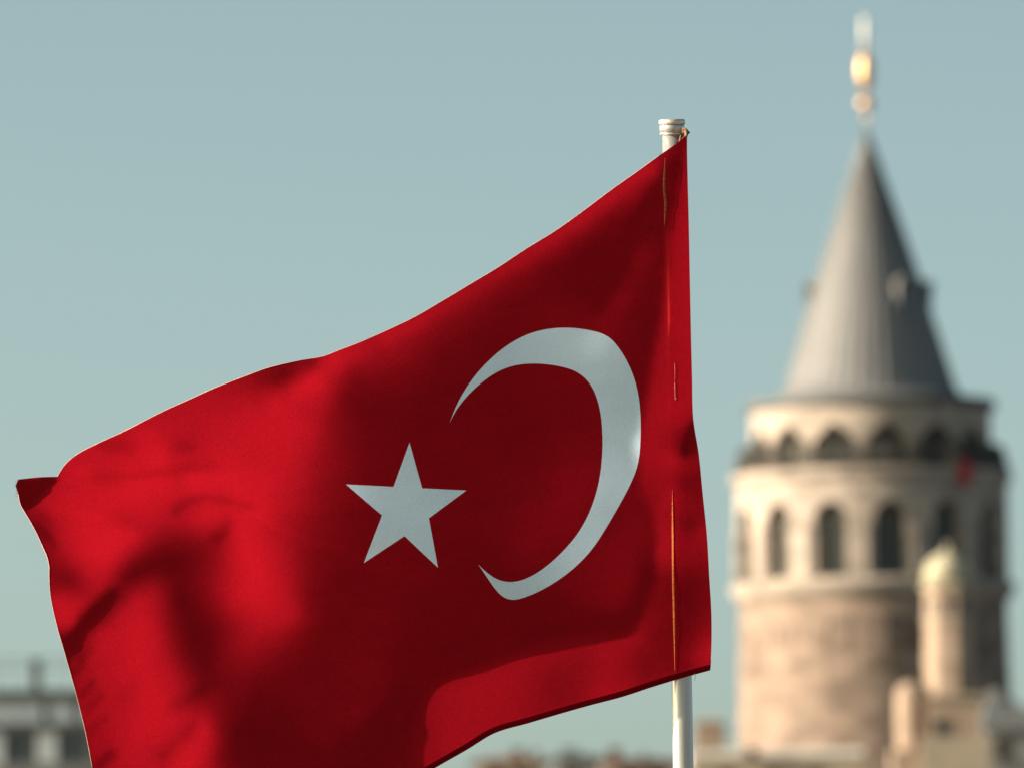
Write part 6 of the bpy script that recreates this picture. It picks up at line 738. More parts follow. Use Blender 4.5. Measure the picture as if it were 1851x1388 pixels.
[12,1185,-29,-8,0,3,8,12,15,15,12,2,-8,-19,-30,-39,-49,-56,-59,-60,-61,-61,-62,-63,-64,-65,-65,-66,-65,-65,-62,-60,-56,-49,-42,-32,-21,-11,-3,3,9,14,18,21,22,24,25,25,24,23,21,19,17,13,10,6,3,-2,-6,-11,-14,-17,-21,-24,-25,-25,-26,-27,-26,-27,-27,-26,-26,-24,-24,-21,-20,-19,-17,-17,-15,-16,-15,-15,-15,-15,-14,-14,-13,-12,-12,-10,-10,-9,-7,-7,-5,-4,-4,-2,-1,-1,1,1,2,3,4,5,6,6,7,8,7,8,8,7,8,8,8,7,8,7,8,7,8,7,8,7,7,8,7,8,7,9,6,9,5,8,6,10,6,12,9,11,9,10,9,9,10,9,9,7,7,5,5,5,6,4,2,-1,-3,-4,-4,-4,-4,-5,-5,-6,-6,-6,-6,-5,-6,-7,-9,-13,-17,-19,-20,-19,-17,-15,-12,-11,-10,-10,-10,-10,-10,-10,-9,-10,-10,-9,-10,-11,-14,-18,-22,-25,-27,-29,-28],
[13,1152,-9,4,9,18,19,7,20,14,4,-9,-19,-31,-41,-49,-56,-61,-63,-65,-66,-67,-67,-67,-68,-68,-67,-66,-65,-63,-60,-57,-50,-43,-33,-24,-13,-6,1,8,12,16,19,21,24,24,24,23,23,21,19,16,13,11,6,3,0,-5,-8,-12,-14,-17,-19,-20,-20,-20,-20,-20,-20,-20,-19,-19,-18,-18,-16,-15,-14,-14,-13,-12,-13,-13,-14,-14,-14,-14,-14,-14,-14,-14,-13,-12,-11,-11,-10,-9,-7,-7,-6,-4,-4,-2,-1,0,1,3,3,5,6,6,8,7,8,9,9,8,9,9,9,9,8,9,8,9,9,8,9,8,9,9,8,9,7,10,7,13,6,0,4,4,2,9,14,11,11,12,10,10,8,7,4,2,0,0,0,2,1,-1,-2,-5,-5,-5,-5,-6,-6,-7,-7,-8,-7,-9,-8,-8,-9,-10,-12,-13,-12,-13,-11,-10,-8,-7,-6,-6,-7,-6,-8,-8,-8,-9,-9,-10,-10,-11,-13,-17,-21,-25,-30,-32,-33,-32],
[13,1159,-16,3,7,24,16,15,23,10,3,-10,-19,-28,-40,-50,-53,-59,-61,-66,-67,-69,-71,-72,-71,-71,-71,-69,-66,-65,-61,-57,-51,-43,-36,-25,-16,-8,-1,6,10,15,18,20,22,23,23,23,22,21,18,16,13,11,7,3,0,-3,-7,-9,-12,-14,-15,-15,-15,-15,-14,-15,-13,-14,-13,-12,-12,-12,-11,-10,-10,-9,-9,-10,-10,-10,-11,-12,-12,-13,-13,-14,-14,-14,-14,-14,-13,-13,-12,-12,-11,-9,-9,-8,-6,-5,-4,-3,-1,0,1,3,4,6,6,7,8,8,9,9,9,10,10,9,11,9,11,9,10,10,10,10,7,11,7,14,5,2,5,5,6,5,6,3,4,14,7,14,8,11,7,7,4,2,0,-2,-5,-6,-5,-4,-3,-4,-4,-6,-5,-7,-6,-7,-8,-8,-9,-10,-10,-10,-10,-11,-10,-10,-10,-10,-7,-6,-4,-3,-1,0,1,0,0,-2,-2,-4,-5,-6,-8,-8,-11,-12,-15,-18,-24,-30,-34,-37,-37,-37],
[13,1175,-14,1,6,16,18,18,14,7,-2,-11,-18,-18,-36,-50,-52,-59,-59,-64,-66,-70,-72,-73,-75,-74,-74,-73,-70,-67,-63,-58,-52,-45,-37,-28,-18,-10,-3,3,9,13,17,19,21,22,22,22,22,20,18,15,13,11,7,4,0,-2,-6,-8,-9,-11,-11,-11,-11,-10,-10,-9,-9,-8,-8,-7,-6,-6,-6,-5,-6,-5,-6,-6,-6,-7,-8,-9,-10,-10,-12,-12,-13,-13,-14,-14,-14,-14,-13,-14,-12,-12,-11,-11,-9,-8,-7,-5,-4,-3,-1,1,2,3,4,6,6,7,9,8,10,9,10,11,10,12,10,13,9,14,7,18,5,5,4,8,6,7,6,5,8,1,6,13,7,10,7,7,5,3,2,-1,-2,-5,-6,-7,-8,-8,-8,-7,-6,-6,-6,-6,-6,-7,-7,-9,-8,-10,-11,-11,-12,-12,-12,-12,-12,-10,-9,-8,-5,-3,0,3,4,5,6,7,5,5,4,2,1,-1,-3,-6,-8,-11,-15,-20,-26,-33,-40,-42,-42,-39],
[13,1197,-10,0,6,11,14,11,8,2,-5,-10,-14,-18,-31,-48,-50,-56,-58,-62,-65,-69,-71,-75,-75,-77,-77,-76,-73,-71,-65,-61,-54,-47,-40,-30,-21,-13,-5,2,7,11,15,18,19,21,22,21,21,19,18,15,13,10,7,5,1,-2,-4,-7,-7,-8,-8,-8,-6,-7,-5,-5,-5,-4,-3,-3,-2,-1,-2,-1,-1,-2,-2,-2,-3,-4,-4,-6,-6,-8,-9,-10,-10,-12,-12,-13,-13,-14,-14,-13,-14,-13,-13,-12,-11,-10,-9,-8,-7,-5,-3,-2,-1,1,2,4,4,6,6,8,8,10,9,10,11,11,12,11,12,12,0,12,5,11,6,8,9,6,10,0,8,12,9,8,7,5,3,0,-2,-4,-6,-7,-8,-9,-10,-9,-10,-9,-9,-8,-8,-7,-6,-7,-7,-7,-8,-9,-10,-11,-12,-13,-13,-14,-14,-12,-13,-10,-9,-7,-5,-1,2,4,6,8,9,9,10,9,9,8,7,4,3,0,-3,-7,-13,-18,-26,-33,-41,-46,-47,-43],
[14,1212,-2,1,8,10,8,3,-1,-5,-7,-14,-24,-35,-43,-47,-51,-54,-58,-62,-67,-70,-74,-76,-79,-78,-78,-77,-73,-69,-63,-57,-50,-43,-34,-24,-16,-8,-1,5,10,13,16,19,20,20,21,20,19,17,15,12,10,7,5,2,-1,-3,-5,-5,-6,-5,-5,-3,-3,-2,-2,-1,-1,1,1,1,2,2,3,2,1,2,1,0,0,-1,-2,-4,-4,-5,-7,-8,-9,-10,-11,-11,-12,-13,-13,-13,-13,-13,-13,-12,-11,-11,-10,-8,-7,-6,-4,-3,-1,0,1,2,4,5,6,7,8,8,9,12,7,14,9,2,11,6,9,8,8,8,9,6,6,16,8,11,5,7,2,1,-2,-4,-7,-8,-9,-10,-11,-11,-11,-10,-11,-10,-10,-9,-9,-8,-8,-7,-7,-7,-8,-8,-10,-11,-12,-13,-13,-15,-15,-15,-13,-13,-11,-9,-7,-4,-1,2,4,6,9,9,10,11,11,11,11,11,9,8,5,2,-2,-7,-14,-22,-29,-38,-43,-47,-46],
[14,1241,-1,-4,0,4,2,-1,-1,-1,-8,-20,-31,-37,-42,-44,-47,-49,-53,-57,-63,-67,-71,-76,-78,-79,-80,-78,-76,-73,-66,-61,-53,-46,-38,-28,-19,-12,-4,2,8,11,15,17,19,20,20,20,18,17,14,11,10,7,5,3,0,-1,-3,-3,-3,-3,-2,-2,0,0,1,2,2,3,4,5,4,5,5,5,5,4,4,4,2,2,1,0,-1,-2,-3,-5,-5,-7,-8,-9,-10,-11,-11,-12,-12,-12,-12,-12,-11,-11,-11,-9,-8,-7,-6,-5,-3,-2,0,0,2,3,4,6,5,9,3,13,5,0,9,4,10,7,11,7,11,1,9,14,9,9,8,4,2,-1,-3,-7,-7,-10,-11,-11,-12,-11,-12,-11,-11,-10,-11,-10,-10,-9,-9,-8,-8,-7,-8,-7,-8,-9,-10,-11,-13,-14,-14,-16,-16,-15,-14,-13,-12,-9,-7,-4,-1,2,4,6,7,8,9,10,11,11,11,12,11,10,9,6,2,-3,-9,-16,-23,-31,-36,-41,-43],
[14,1272,6,-3,-8,-5,-7,-9,-4,0,-8,-24,-35,-39,-42,-43,-46,-47,-50,-54,-57,-63,-67,-72,-76,-78,-80,-80,-77,-75,-70,-64,-57,-50,-42,-33,-24,-15,-8,-1,5,9,13,15,18,20,20,19,19,16,13,12,9,7,5,4,2,0,-1,-1,-1,-1,0,1,2,2,3,4,4,5,6,7,7,7,7,7,7,7,6,6,5,5,4,3,2,1,0,-1,-3,-3,-5,-6,-7,-8,-8,-10,-10,-10,-10,-11,-11,-10,-10,-9,-8,-8,-6,-5,-5,-2,-3,1,-1,3,0,6,-1,11,0,0,3,3,4,6,5,8,6,5,16,7,10,5,6,1,0,-3,-5,-8,-9,-10,-12,-12,-12,-12,-12,-12,-10,-11,-10,-10,-9,-10,-9,-9,-8,-8,-7,-7,-8,-7,-8,-9,-11,-12,-13,-14,-15,-16,-16,-16,-15,-14,-11,-10,-7,-4,-1,2,3,6,6,6,8,8,8,10,10,10,11,11,10,8,4,0,-6,-13,-18,-25,-28,-33,-36],
[15,1310,1,-7,-11,-12,-16,-11,-8,-8,-24,-37,-40,-44,-44,-46,-48,-49,-52,-55,-59,-64,-67,-72,-75,-78,-79,-78,-76,-72,-68,-61,-54,-47,-38,-28,-20,-11,-5,1,6,11,14,17,18,20,20,18,16,14,11,9,7,6,5,3,2,1,1,1,2,1,3,3,4,5,5,6,7,7,8,8,9,8,9,9,8,9,8,7,7,7,5,5,4,3,2,0,0,-2,-2,-4,-5,-5,-6,-7,-8,-8,-9,-9,-8,-9,-8,-7,-7,-6,-4,-5,-2,-2,-1,0,0,2,1,-10,3,-3,3,-1,5,2,6,-3,5,13,6,8,3,1,-1,-4,-6,-9,-9,-11,-11,-12,-13,-12,-13,-13,-12,-12,-11,-10,-9,-9,-8,-8,-8,-8,-7,-7,-7,-7,-7,-7,-8,-8,-9,-11,-12,-13,-15,-15,-16,-17,-16,-15,-14,-12,-9,-8,-4,-1,1,4,4,5,5,6,6,7,7,8,8,10,9,9,7,5,1,-5,-10,-16,-20,-24,-27,-30],
[15,1327,7,-4,-11,-12,-15,-11,-13,-19,-30,-37,-41,-43,-46,-47,-49,-50,-52,-55,-57,-61,-65,-68,-72,-74,-77,-76,-76,-73,-70,-64,-58,-51,-44,-33,-24,-17,-8,-3,3,8,12,15,18,19,19,19,16,14,12,9,9,6,6,4,4,3,3,3,3,4,4,4,6,5,7,7,8,8,9,9,10,9,10,10,10,10,10,9,9,8,8,7,6,6,4,4,2,2,0,-1,-1,-2,-3,-4,-5,-5,-6,-6,-6,-6,-6,-6,-5,-4,-4,-2,-3,2,-4,4,-6,-8,-3,-3,-4,-1,-3,2,-8,1,8,4,4,3,1,-3,-5,-9,-11,-11,-13,-13,-14,-14,-13,-14,-13,-13,-13,-13,-12,-12,-10,-9,-8,-8,-7,-6,-6,-6,-6,-6,-6,-6,-6,-7,-7,-8,-9,-11,-12,-13,-15,-16,-16,-16,-16,-16,-13,-13,-10,-7,-5,-2,1,3,4,4,4,5,5,5,5,6,6,7,7,7,6,4,0,-4,-10,-14,-18,-21,-24,-26],
[15,1337,7,-4,-10,-7,-7,-8,-16,-28,-33,-38,-41,-45,-47,-49,-50,-52,-53,-56,-58,-60,-62,-66,-69,-72,-74,-74,-74,-73,-70,-66,-61,-55,-48,-39,-29,-20,-13,-6,-1,5,10,13,16,18,18,18,17,15,13,10,9,8,7,6,5,5,5,5,5,5,6,5,7,7,7,8,9,9,9,10,10,11,10,11,11,11,10,11,10,10,9,9,8,8,6,6,5,4,4,2,1,1,0,-1,-1,-2,-3,-3,-3,-3,-3,-3,-3,-2,-1,-1,2,-1,2,-2,-9,-2,-6,-4,-4,-7,-7,7,-3,1,-4,-2,-7,-6,-9,-12,-15,-16,-16,-17,-17,-17,-17,-16,-15,-15,-14,-14,-14,-13,-12,-11,-9,-9,-7,-7,-6,-5,-4,-5,-4,-4,-5,-5,-5,-6,-7,-8,-9,-10,-12,-13,-15,-16,-16,-17,-16,-15,-14,-12,-10,-8,-5,-2,-1,2,3,3,4,3,4,4,4,5,4,5,5,5,4,2,-1,-5,-9,-13,-17,-20,-23,-23],
[15,1342,7,-5,-11,-3,0,-9,-19,-27,-31,-35,-41,-43,-48,-50,-53,-54,-57,-58,-60,-61,-62,-64,-67,-70,-72,-73,-73,-72,-69,-67,-63,-57,-51,-43,-34,-25,-17,-10,-3,2,6,11,14,16,18,17,17,15,14,12,10,9,8,8,7,7,6,7,7,7,7,7,8,8,8,9,9,10,10,10,10,11,11,11,11,12,11,11,11,11,11,10,10,9,8,8,7,6,6,5,4,3,3,2,2,0,1,0,-1,1,-1,1,0,3,0,5,1,5,-1,-6,0,-6,1,-11,-5,4,-7,-3,-7,-9,-11,-14,-14,-17,-17,-19,-19,-21,-19,-21,-20,-19,-19,-18,-18,-16,-16,-15,-14,-13,-13,-11,-9,-9,-7,-6,-4,-4,-4,-3,-3,-3,-3,-4,-5,-5,-6,-7,-9,-10,-12,-14,-14,-16,-17,-16,-17,-15,-14,-12,-10,-8,-5,-4,-1,1,1,3,3,2,3,4,3,3,4,3,3,3,2,0,-2,-6,-9,-12,-16,-18,-21,-20],
[16,1353,-4,-11,-8,-4,-11,-19,-22,-25,-28,-35,-42,-46,-50,-53,-55,-59,-61,-63,-63,-63,-64,-66,-70,-73,-74,-73,-72,-69,-67,-64,-59,-52,-46,-38,-28,-21,-13,-7,-1,4,8,12,15,16,17,16,15,14,13,11,10,10,9,9,9,8,9,9,9,8,9,9,9,10,9,10,10,10,11,10,11,11,11,12,11,12,11,12,12,11,11,11,10,10,9,9,8,8,7,6,5,6,4,4,3,3,3,3,3,3,4,4,4,7,5,10,-1,-2,-1,2,-5,-1,4,-4,-6,-10,-14,-14,-18,-19,-21,-21,-22,-22,-23,-22,-23,-22,-22,-22,-22,-21,-20,-19,-18,-18,-16,-15,-14,-12,-12,-10,-8,-8,-5,-5,-3,-2,-2,-2,-3,-3,-3,-3,-5,-6,-6,-9,-10,-12,-13,-15,-17,-16,-17,-17,-15,-14,-12,-10,-8,-6,-4,-2,-1,1,1,2,2,3,2,3,2,3,2,2,1,0,-2,-3,-6,-9,-12,-12,-11,-15],
[16,1352,-2,-10,-13,-12,-16,-18,-20,-20,-15,-23,-40,-44,-49,-52,-54,-59,-61,-64,-64,-65,-64,-67,-71,-76,-77,-76,-73,-71,-69,-64,-60,-54,-48,-40,-32,-24,-16,-10,-3,2,7,10,13,14,16,15,15,14,12,12,11,11,10,11,10,11,11,11,10,11,11,10,10,11,10,11,10,11,11,10,11,11,11,12,11,12,12,12,11,12,12,11,11,11,10,10,10,9,8,8,8,7,6,6,6,5,6,5,5,7,6,9,6,12,6,12,5,0,4,-2,1,7,-5,-6,-15,-17,-20,-22,-23,-24,-24,-25,-25,-25,-24,-25,-24,-24,-24,-24,-23,-22,-22,-21,-19,-19,-17,-16,-15,-14,-12,-10,-10,-7,-6,-4,-3,-3,-1,-2,-2,-2,-3,-3,-4,-5,-7,-8,-10,-12,-14,-16,-17,-17,-18,-16,-16,-13,-13,-10,-8,-6,-5,-3,-1,0,0,1,2,2,1,2,2,2,1,1,0,-1,-2,-5,-4,-4,-6],
[16,1350,-1,-10,-14,-15,-18,-19,-19,-15,-8,-15,-34,-42,-47,-50,-53,-57,-60,-62,-63,-65,-66,-68,-73,-79,-82,-80,-78,-74,-70,-66,-62,-56,-49,-43,-35,-26,-20,-12,-5,1,7,10,11,13,13,13,13,13,13,12,11,12,11,12,12,12,13,13,13,12,13,12,11,12,12,11,11,11,12,11,11,11,11,11,11,12,12,11,12,12,12,12,11,12,11,10,11,10,9,10,9,8,8,8,8,8,6,9,7,10,9,12,11,13,13,10,-1,12,-2,7,8,-2,-6,-16,-18,-23,-24,-25,-25,-26,-26,-27,-27,-26,-26,-26,-26,-26,-25,-24,-25,-23,-23,-22,-20,-20,-18,-18,-15,-15,-13,-11,-10,-9,-6,-5,-4,-2,-2,-2,-1,-2,-3,-3,-3,-5,-7,-8,-11,-12,-15,-17,-18,-19,-18,-17,-16,-14,-12,-10,-8,-7,-5,-3,-2,-1,0,1,0,1,2,1,1,1,1,0,1,3,1,-2],
[17,1347,-10,-14,-16,-17,-18,-14,-8,-10,-20,-31,-38,-42,-47,-50,-52,-56,-58,-60,-63,-66,-70,-76,-82,-87,-86,-82,-79,-73,-69,-64,-58,-51,-45,-38,-29,-22,-13,-6,0,7,10,11,10,10,11,11,11,11,12,11,12,12,12,14,13,15,14,15,15,14,13,14,13,12,13,12,12,12,11,12,11,11,11,12,11,12,11,12,12,12,12,12,11,11,12,10,11,10,11,9,10,9,10,9,9,9,10,10,11,14,11,18,12,18,9,9,5,8,11,1,-4,-15,-18,-23,-23,-26,-25,-27,-27,-28,-27,-29,-27,-28,-27,-27,-26,-26,-26,-25,-24,-23,-23,-22,-20,-19,-19,-16,-16,-14,-12,-11,-9,-8,-6,-4,-4,-2,-2,-2,-2,-3,-3,-4,-5,-6,-8,-11,-14,-16,-19,-20,-20,-19,-18,-16,-14,-12,-11,-8,-7,-5,-3,-3,-1,-1,0,0,1,1,1,1,3,5,5],
[17,1346,-10,-18,-18,-16,-14,-6,-8,-15,-25,-28,-33,-40,-43,-46,-48,-49,-52,-54,-58,-64,-71,-78,-85,-90,-91,-89,-84,-78,-72,-66,-61,-53,-47,-40,-31,-22,-14,-7,0,5,10,9,8,7,8,8,9,10,11,11,11,12,13,14,15,15,16,16,16,16,15,15,14,14,14,13,13,13,12,12,11,12,11,12,11,12,12,11,12,12,12,11,12,11,11,11,11,11,11,10,11,10,11,10,10,12,10,13,13,16,17,16,20,13,9,12,9,17,3,-1,-12,-16,-20,-23,-23,-25,-26,-27,-27,-28,-29,-28,-29,-28,-28,-28,-27,-27,-26,-26,-25,-24,-23,-22,-21,-20,-19,-18,-16,-15,-13,-12,-10,-9,-7,-6,-5,-3,-3,-3,-3,-3,-4,-4,-5,-7,-9,-12,-14,-17,-20,-22,-22,-21,-19,-17,-14,-13,-11,-8,-7,-6,-4,-3,-2,0,-1,1,0,4,7,5],
[17,1352,-6,-19,-23,-20,-9,-5,-15,-21,-27,-24,-24,-35,-43,-45,-46,-44,-45,-48,-54,-60,-69,-77,-84,-90,-94,-94,-92,-84,-78,-69,-63,-55,-48,-40,-30,-22,-14,-8,-1,2,6,6,5,5,4,6,8,8,9,11,11,12,12,14,15,16,17,17,17,17,16,16,16,15,15,14,14,13,14,12,13,12,11,12,12,12,12,11,12,12,12,11,12,11,11,11,11,11,10,11,11,11,12,11,12,11,14,13,17,15,21,16,22,15,10,14,21,7,6,-11,-11,-21,-18,-24,-22,-25,-25,-27,-27,-27,-28,-29,-29,-28,-29,-28,-28,-27,-27,-26,-25,-25,-24,-23,-21,-21,-19,-18,-17,-15,-15,-12,-12,-10,-8,-7,-7,-5,-4,-4,-4,-4,-5,-5,-7,-7,-10,-13,-15,-18,-21,-23,-24,-22,-20,-18,-16,-13,-12,-9,-8,-7,-4,-3,-2,-1,3,7,6],
[17,1359,3,-15,-23,-24,-15,-11,-21,-25,-23,-20,-17,-30,-42,-45,-45,-44,-42,-44,-51,-58,-65,-74,-81,-86,-92,-96,-96,-93,-84,-75,-65,-56,-48,-38,-29,-22,-14,-10,-4,-3,1,1,2,1,2,4,6,7,9,9,11,12,13,13,15,16,17,17,18,17,18,16,17,16,16,15,15,14,14,14,13,12,13,12,13,12,12,12,12,12,11,12,11,11,11,11,11,11,11,11,11,12,12,12,13,13,15,15,18,20,18,25,14,14,14,13,22,6,1,-11,-14,-18,-20,-20,-23,-23,-25,-25,-26,-27,-28,-28,-28,-28,-29,-28,-28,-28,-27,-26,-26,-25,-24,-23,-23,-20,-20,-19,-17,-16,-15,-14,-12,-11,-10,-8,-8,-6,-6,-5,-5,-6,-6,-7,-8,-9,-12,-13,-16,-19,-22,-23,-24,-23,-21,-20,-17,-15,-14,-10,-9,-7,-5,-1,5,4],
[18,1366,-11,-18,-22,-21,-21,-22,-21,-17,-18,-21,-30,-39,-42,-43,-42,-42,-43,-49,-55,-64,-70,-76,-82,-88,-92,-95,-96,-92,-81,-68,-57,-46,-38,-29,-23,-17,-12,-10,-8,-6,-4,-2,-2,0,3,4,6,8,10,11,11,13,14,14,16,17,18,17,18,17,17,18,16,17,15,16,15,15,14,14,14,13,13,13,12,13,12,13,12,11,12,12,11,11,10,11,11,11,11,12,11,13,13,13,15,15,19,16,23,18,23,18,12,17,22,12,6,-7,-10,-15,-17,-19,-20,-21,-23,-23,-24,-25,-26,-26,-27,-27,-27,-28,-28,-27,-28,-27,-27,-26,-25,-25,-23,-23,-21,-20,-19,-18,-16,-16,-14,-13,-12,-11,-10,-9,-8,-7,-6,-7,-7,-7,-9,-9,-11,-13,-15,-17,-19,-22,-23,-24,-24,-22,-21,-18,-16,-15,-13,-8,-1,-1],
[18,1359,-8,-17,-21,-20,-21,-18,-16,-14,-21,-28,-34,-37,-39,-40,-40,-41,-43,-48,-53,-60,-66,-72,-77,-83,-87,-91,-93,-92,-85,-73,-56,-46,-39,-32,-27,-22,-18,-16,-13,-12,-9,-6,-5,-1,1,3,6,8,9,11,12,13,14,15,16,17,17,17,18,17,18,17,17,17,16,16,16,15,15,14,14,14,14,13,13,13,13,13,12,12,12,12,11,11,11,11,11,11,11,12,13,13,14,14,17,17,19,20,21,22,19,9,21,22,17,12,-1,-6,-13,-14,-17,-18,-20,-20,-23,-22,-23,-24,-24,-25,-25,-26,-26,-27,-27,-26,-27,-27,-26,-26,-25,-25,-23,-23,-22,-20,-20,-18,-17,-16,-15,-14,-13,-12,-11,-10,-9,-8,-8,-9,-8,-9,-10,-11,-12,-14,-16,-17,-20,-22,-23,-23,-24,-23,-21,-18,-15,-13,-10],
[18,1353,-4,-19,-22,-20,-16,-11,-13,-18,-27,-32,-35,-37,-38,-39,-40,-41,-43,-47,-51,-57,-62,-67,-72,-77,-81,-85,-87,-88,-82,-74,-60,-46,-41,-38,-33,-30,-24,-22,-19,-16,-13,-10,-7,-3,-1,3,5,8,10,11,12,14,15,15,16,17,17,17,18,17,18,17,17,17,16,16,16,16,15,15,14,14,14,14,14,13,13,13,13,12,13,12,11,12,11,11,11,11,12,12,13,14,14,17,16,20,19,22,21,22,21,10,18,24,14,8,-4,-7,-13,-13,-17,-17,-20,-20,-21,-21,-23,-23,-23,-24,-24,-25,-25,-25,-25,-26,-25,-26,-25,-25,-25,-24,-24,-22,-22,-21,-19,-19,-18,-16,-16,-15,-14,-12,-12,-12,-10,-10,-10,-9,-10,-10,-12,-12,-13,-15,-17,-18,-20,-21,-23,-22,-22,-22,-19],
[18,1348,1,-16,-22,-24,-14,-9,-15,-23,-29,-32,-33,-37,-39,-40,-41,-42,-44,-47,-51,-55,-59,-63,-68,-71,-76,-78,-80,-80,-78,-70,-62,-50,-45,-44,-40,-36,-31,-27,-24,-20,-17,-12,-9,-4,-1,3,5,8,10,11,13,14,15,16,16,17,17,18,17,18,17,17,17,17,17,16,16,15,16,15,14,15,14,14,14,13,14,13,13,12,13,12,12,11,12,11,12,12,13,12,15,14,17,16,19,19,22,20,23,20,11,20,22,20,13,4,-6,-9,-13,-13,-17,-17,-19,-19,-20,-21,-22,-22,-23,-23,-23,-24,-23,-24,-24,-25,-24,-24,-25,-23,-24,-23,-23,-22,-21,-21,-20,-19,-18,-17,-16,-15,-15,-14,-13,-12,-12,-11,-11,-11,-11,-12,-13,-13,-14,-16,-17,-18,-20,-20,-22],
[19,1345,-11,-19,-23,-20,-16,-20,-26,-28,-29,-26,-33,-41,-41,-44,-44,-46,-49,-52,-55,-58,-61,-65,-67,-70,-72,-73,-73,-72,-67,-61,-54,-50,-48,-46,-42,-37,-32,-28,-24,-20,-14,-10,-4,0,4,7,9,10,13,13,15,15,16,16,17,17,18,17,18,17,17,17,17,16,16,16,16,15,15,15,15,14,14,14,14,13,13,13,13,12,12,12,11,12,11,12,13,13,14,15,18,16,20,19,23,20,23,20,11,20,25,18,21,9,3,-8,-9,-14,-14,-17,-17,-19,-19,-21,-20,-22,-21,-22,-23,-22,-23,-23,-23,-23,-23,-23,-23,-23,-23,-22,-22,-22,-21,-21,-20,-19,-19,-18,-17,-17,-15,-16,-14,-14,-14,-12,-13,-12,-13,-12,-13,-14,-14,-15,-17,-17],
[19,1330,-5,-16,-21,-21,-23,-24,-27,-26,-25,-20,-27,-39,-43,-45,-48,-49,-51,-55,-57,-59,-62,-63,-66,-66,-68,-67,-68,-66,-64,-60,-57,-53,-51,-48,-44,-41,-37,-34,-29,-25,-18,-11,-4,2,6,10,12,13,14,15,16,16,16,17,18,17,17,17,17,17,17,17,17,16,16,16,15,16,15,14,15,15,14,14,14,13,13,13,13,12,12,12,12,11,11,12,12,14,15,16,18,19,20,24,20,28,16,16,16,16,28,19,19,7,1,-7,-9,-12,-15,-16,-18,-19,-19,-21,-21,-21,-22,-22,-22,-22,-22,-22,-22,-23,-22,-22,-22,-21,-22,-21,-21,-21,-20,-19,-20,-18,-18,-18,-17,-17,-16,-15,-15,-15,-14,-14,-14,-13,-14,-14,-15,-14,-16],
[19,1310,-5,-14,-17,-20,-22,-24,-24,-22,-20,-22,-27,-37,-43,-44,-49,-50,-54,-57,-60,-62,-64,-65,-65,-66,-65,-64,-64,-63,-61,-59,-57,-54,-52,-48,-43,-41,-40,-40,-38,-32,-24,-14,-5,2,9,12,15,16,17,18,18,19,19,18,18,18,18,17,18,16,17,16,16,16,16,15,16,15,14,15,15,14,14,14,14,14,13,14,13,12,12,12,12,12,11,12,12,14,15,17,17,21,20,24,21,26,21,10,22,22,22,21,14,7,-1,-6,-8,-12,-14,-17,-17,-19,-20,-20,-21,-22,-22,-22,-22,-22,-22,-21,-22,-22,-22,-21,-21,-21,-21,-20,-20,-19,-19,-19,-18,-17,-18,-17,-16,-16,-16,-16,-15,-15,-15,-14,-16,-15,-16],
[19,1287,-6,-14,-17,-17,-20,-20,-17,-17,-18,-25,-32,-36,-40,-43,-47,-50,-54,-58,-62,-65,-66,-66,-67,-65,-65,-64,-62,-61,-60,-58,-56,-54,-51,-46,-40,-37,-40,-46,-45,-42,-32,-21,-8,1,8,13,17,19,20,22,21,22,22,21,21,20,19,18,18,18,16,17,16,15,15,15,15,15,14,14,14,14,14,14,14,14,13,14,13,13,12,13,12,12,12,13,13,15,14,19,17,22,19,26,18,28,17,15,26,18,24,17,15,4,0,-6,-8,-12,-14,-16,-18,-19,-20,-20,-22,-21,-22,-22,-22,-22,-22,-22,-21,-22,-21,-21,-21,-20,-20,-20,-19,-19,-18,-17,-18,-16,-17,-16,-16,-15,-16,-15,-16,-16,-16,-15],
[20,1257,-15,-17,-17,-16,-14,-12,-15,-21,-27,-32,-35,-39,-41,-45,-48,-53,-57,-62,-65,-67,-67,-68,-66,-66,-64,-62,-61,-59,-57,-55,-52,-48,-42,-38,-33,-40,-49,-54,-50,-41,-28,-13,-2,6,12,17,20,22,23,24,25,25,24,24,22,22,21,20,18,18,18,16,16,15,15,15,14,14,13,14,13,14,13,14,13,14,13,13,13,14,13,12,13,13,14,14,16,15,20,17,23,19,24,20,23,22,21,21,22,19,19,12,5,-1,-5,-9,-11,-14,-17,-18,-19,-21,-21,-22,-22,-22,-22,-22,-22,-22,-22,-21,-22,-21,-21,-20,-20,-20,-19,-19,-18,-18,-17,-17,-16,-16,-15,-15,-15,-16,-15],
[20,1237,-14,-19,-18,-12,-9,-12,-17,-24,-28,-30,-34,-37,-39,-44,-47,-51,-56,-60,-64,-66,-66,-67,-66,-65,-64,-63,-62,-59,-57,-54,-48,-44,-37,-35,-36,-42,-52,-59,-58,-48,-33,-17,-6,3,10,15,18,22,24,25,26,27,26,26,26,24,23,22,22,20,19,18,17,16,16,15,14,14,13,13,14,13,13,13,13,12,14,13,13,13,14,13,15,13,16,14,18,16,21,19,22,21,22,21,21,23,20,22,20,20,16,13,4,0,-4,-7,-12,-13,-17,-18,-21,-21,-22,-22,-23,-22,-23,-22,-22,-23,-21,-22,-21,-21,-21,-21,-20,-19,-19,-19,-18,-17,-17,-16,-16,-16,-14,-15],
[20,1222,-10,-17,-21,-14,-10,-14,-21,-24,-27,-29,-32,-35,-39,-42,-47,-49,-55,-58,-61,-64,-64,-64,-64,-63,-64,-62,-62,-59,-56,-52,-46,-39,-36,-35,-40,-49,-55,-63,-61,-52,-36,-21,-9,0,7,12,17,20,23,25,25,27,27,27,27,26,25,24,24,22,22,20,19,18,17,16,15,15,14,14,13,13,13,12,13,12,13,13,13,13,14,14,15,15,16,17,17,20,19,22,21,21,22,23,20,24,19,22,19,19,14,11,4,0,-3,-6,-10,-13,-16,-18,-21,-21,-22,-23,-23,-23,-24,-23,-22,-23,-22,-22,-22,-21,-21,-20,-20,-19,-19,-19,-18,-17,-16,-16,-16],
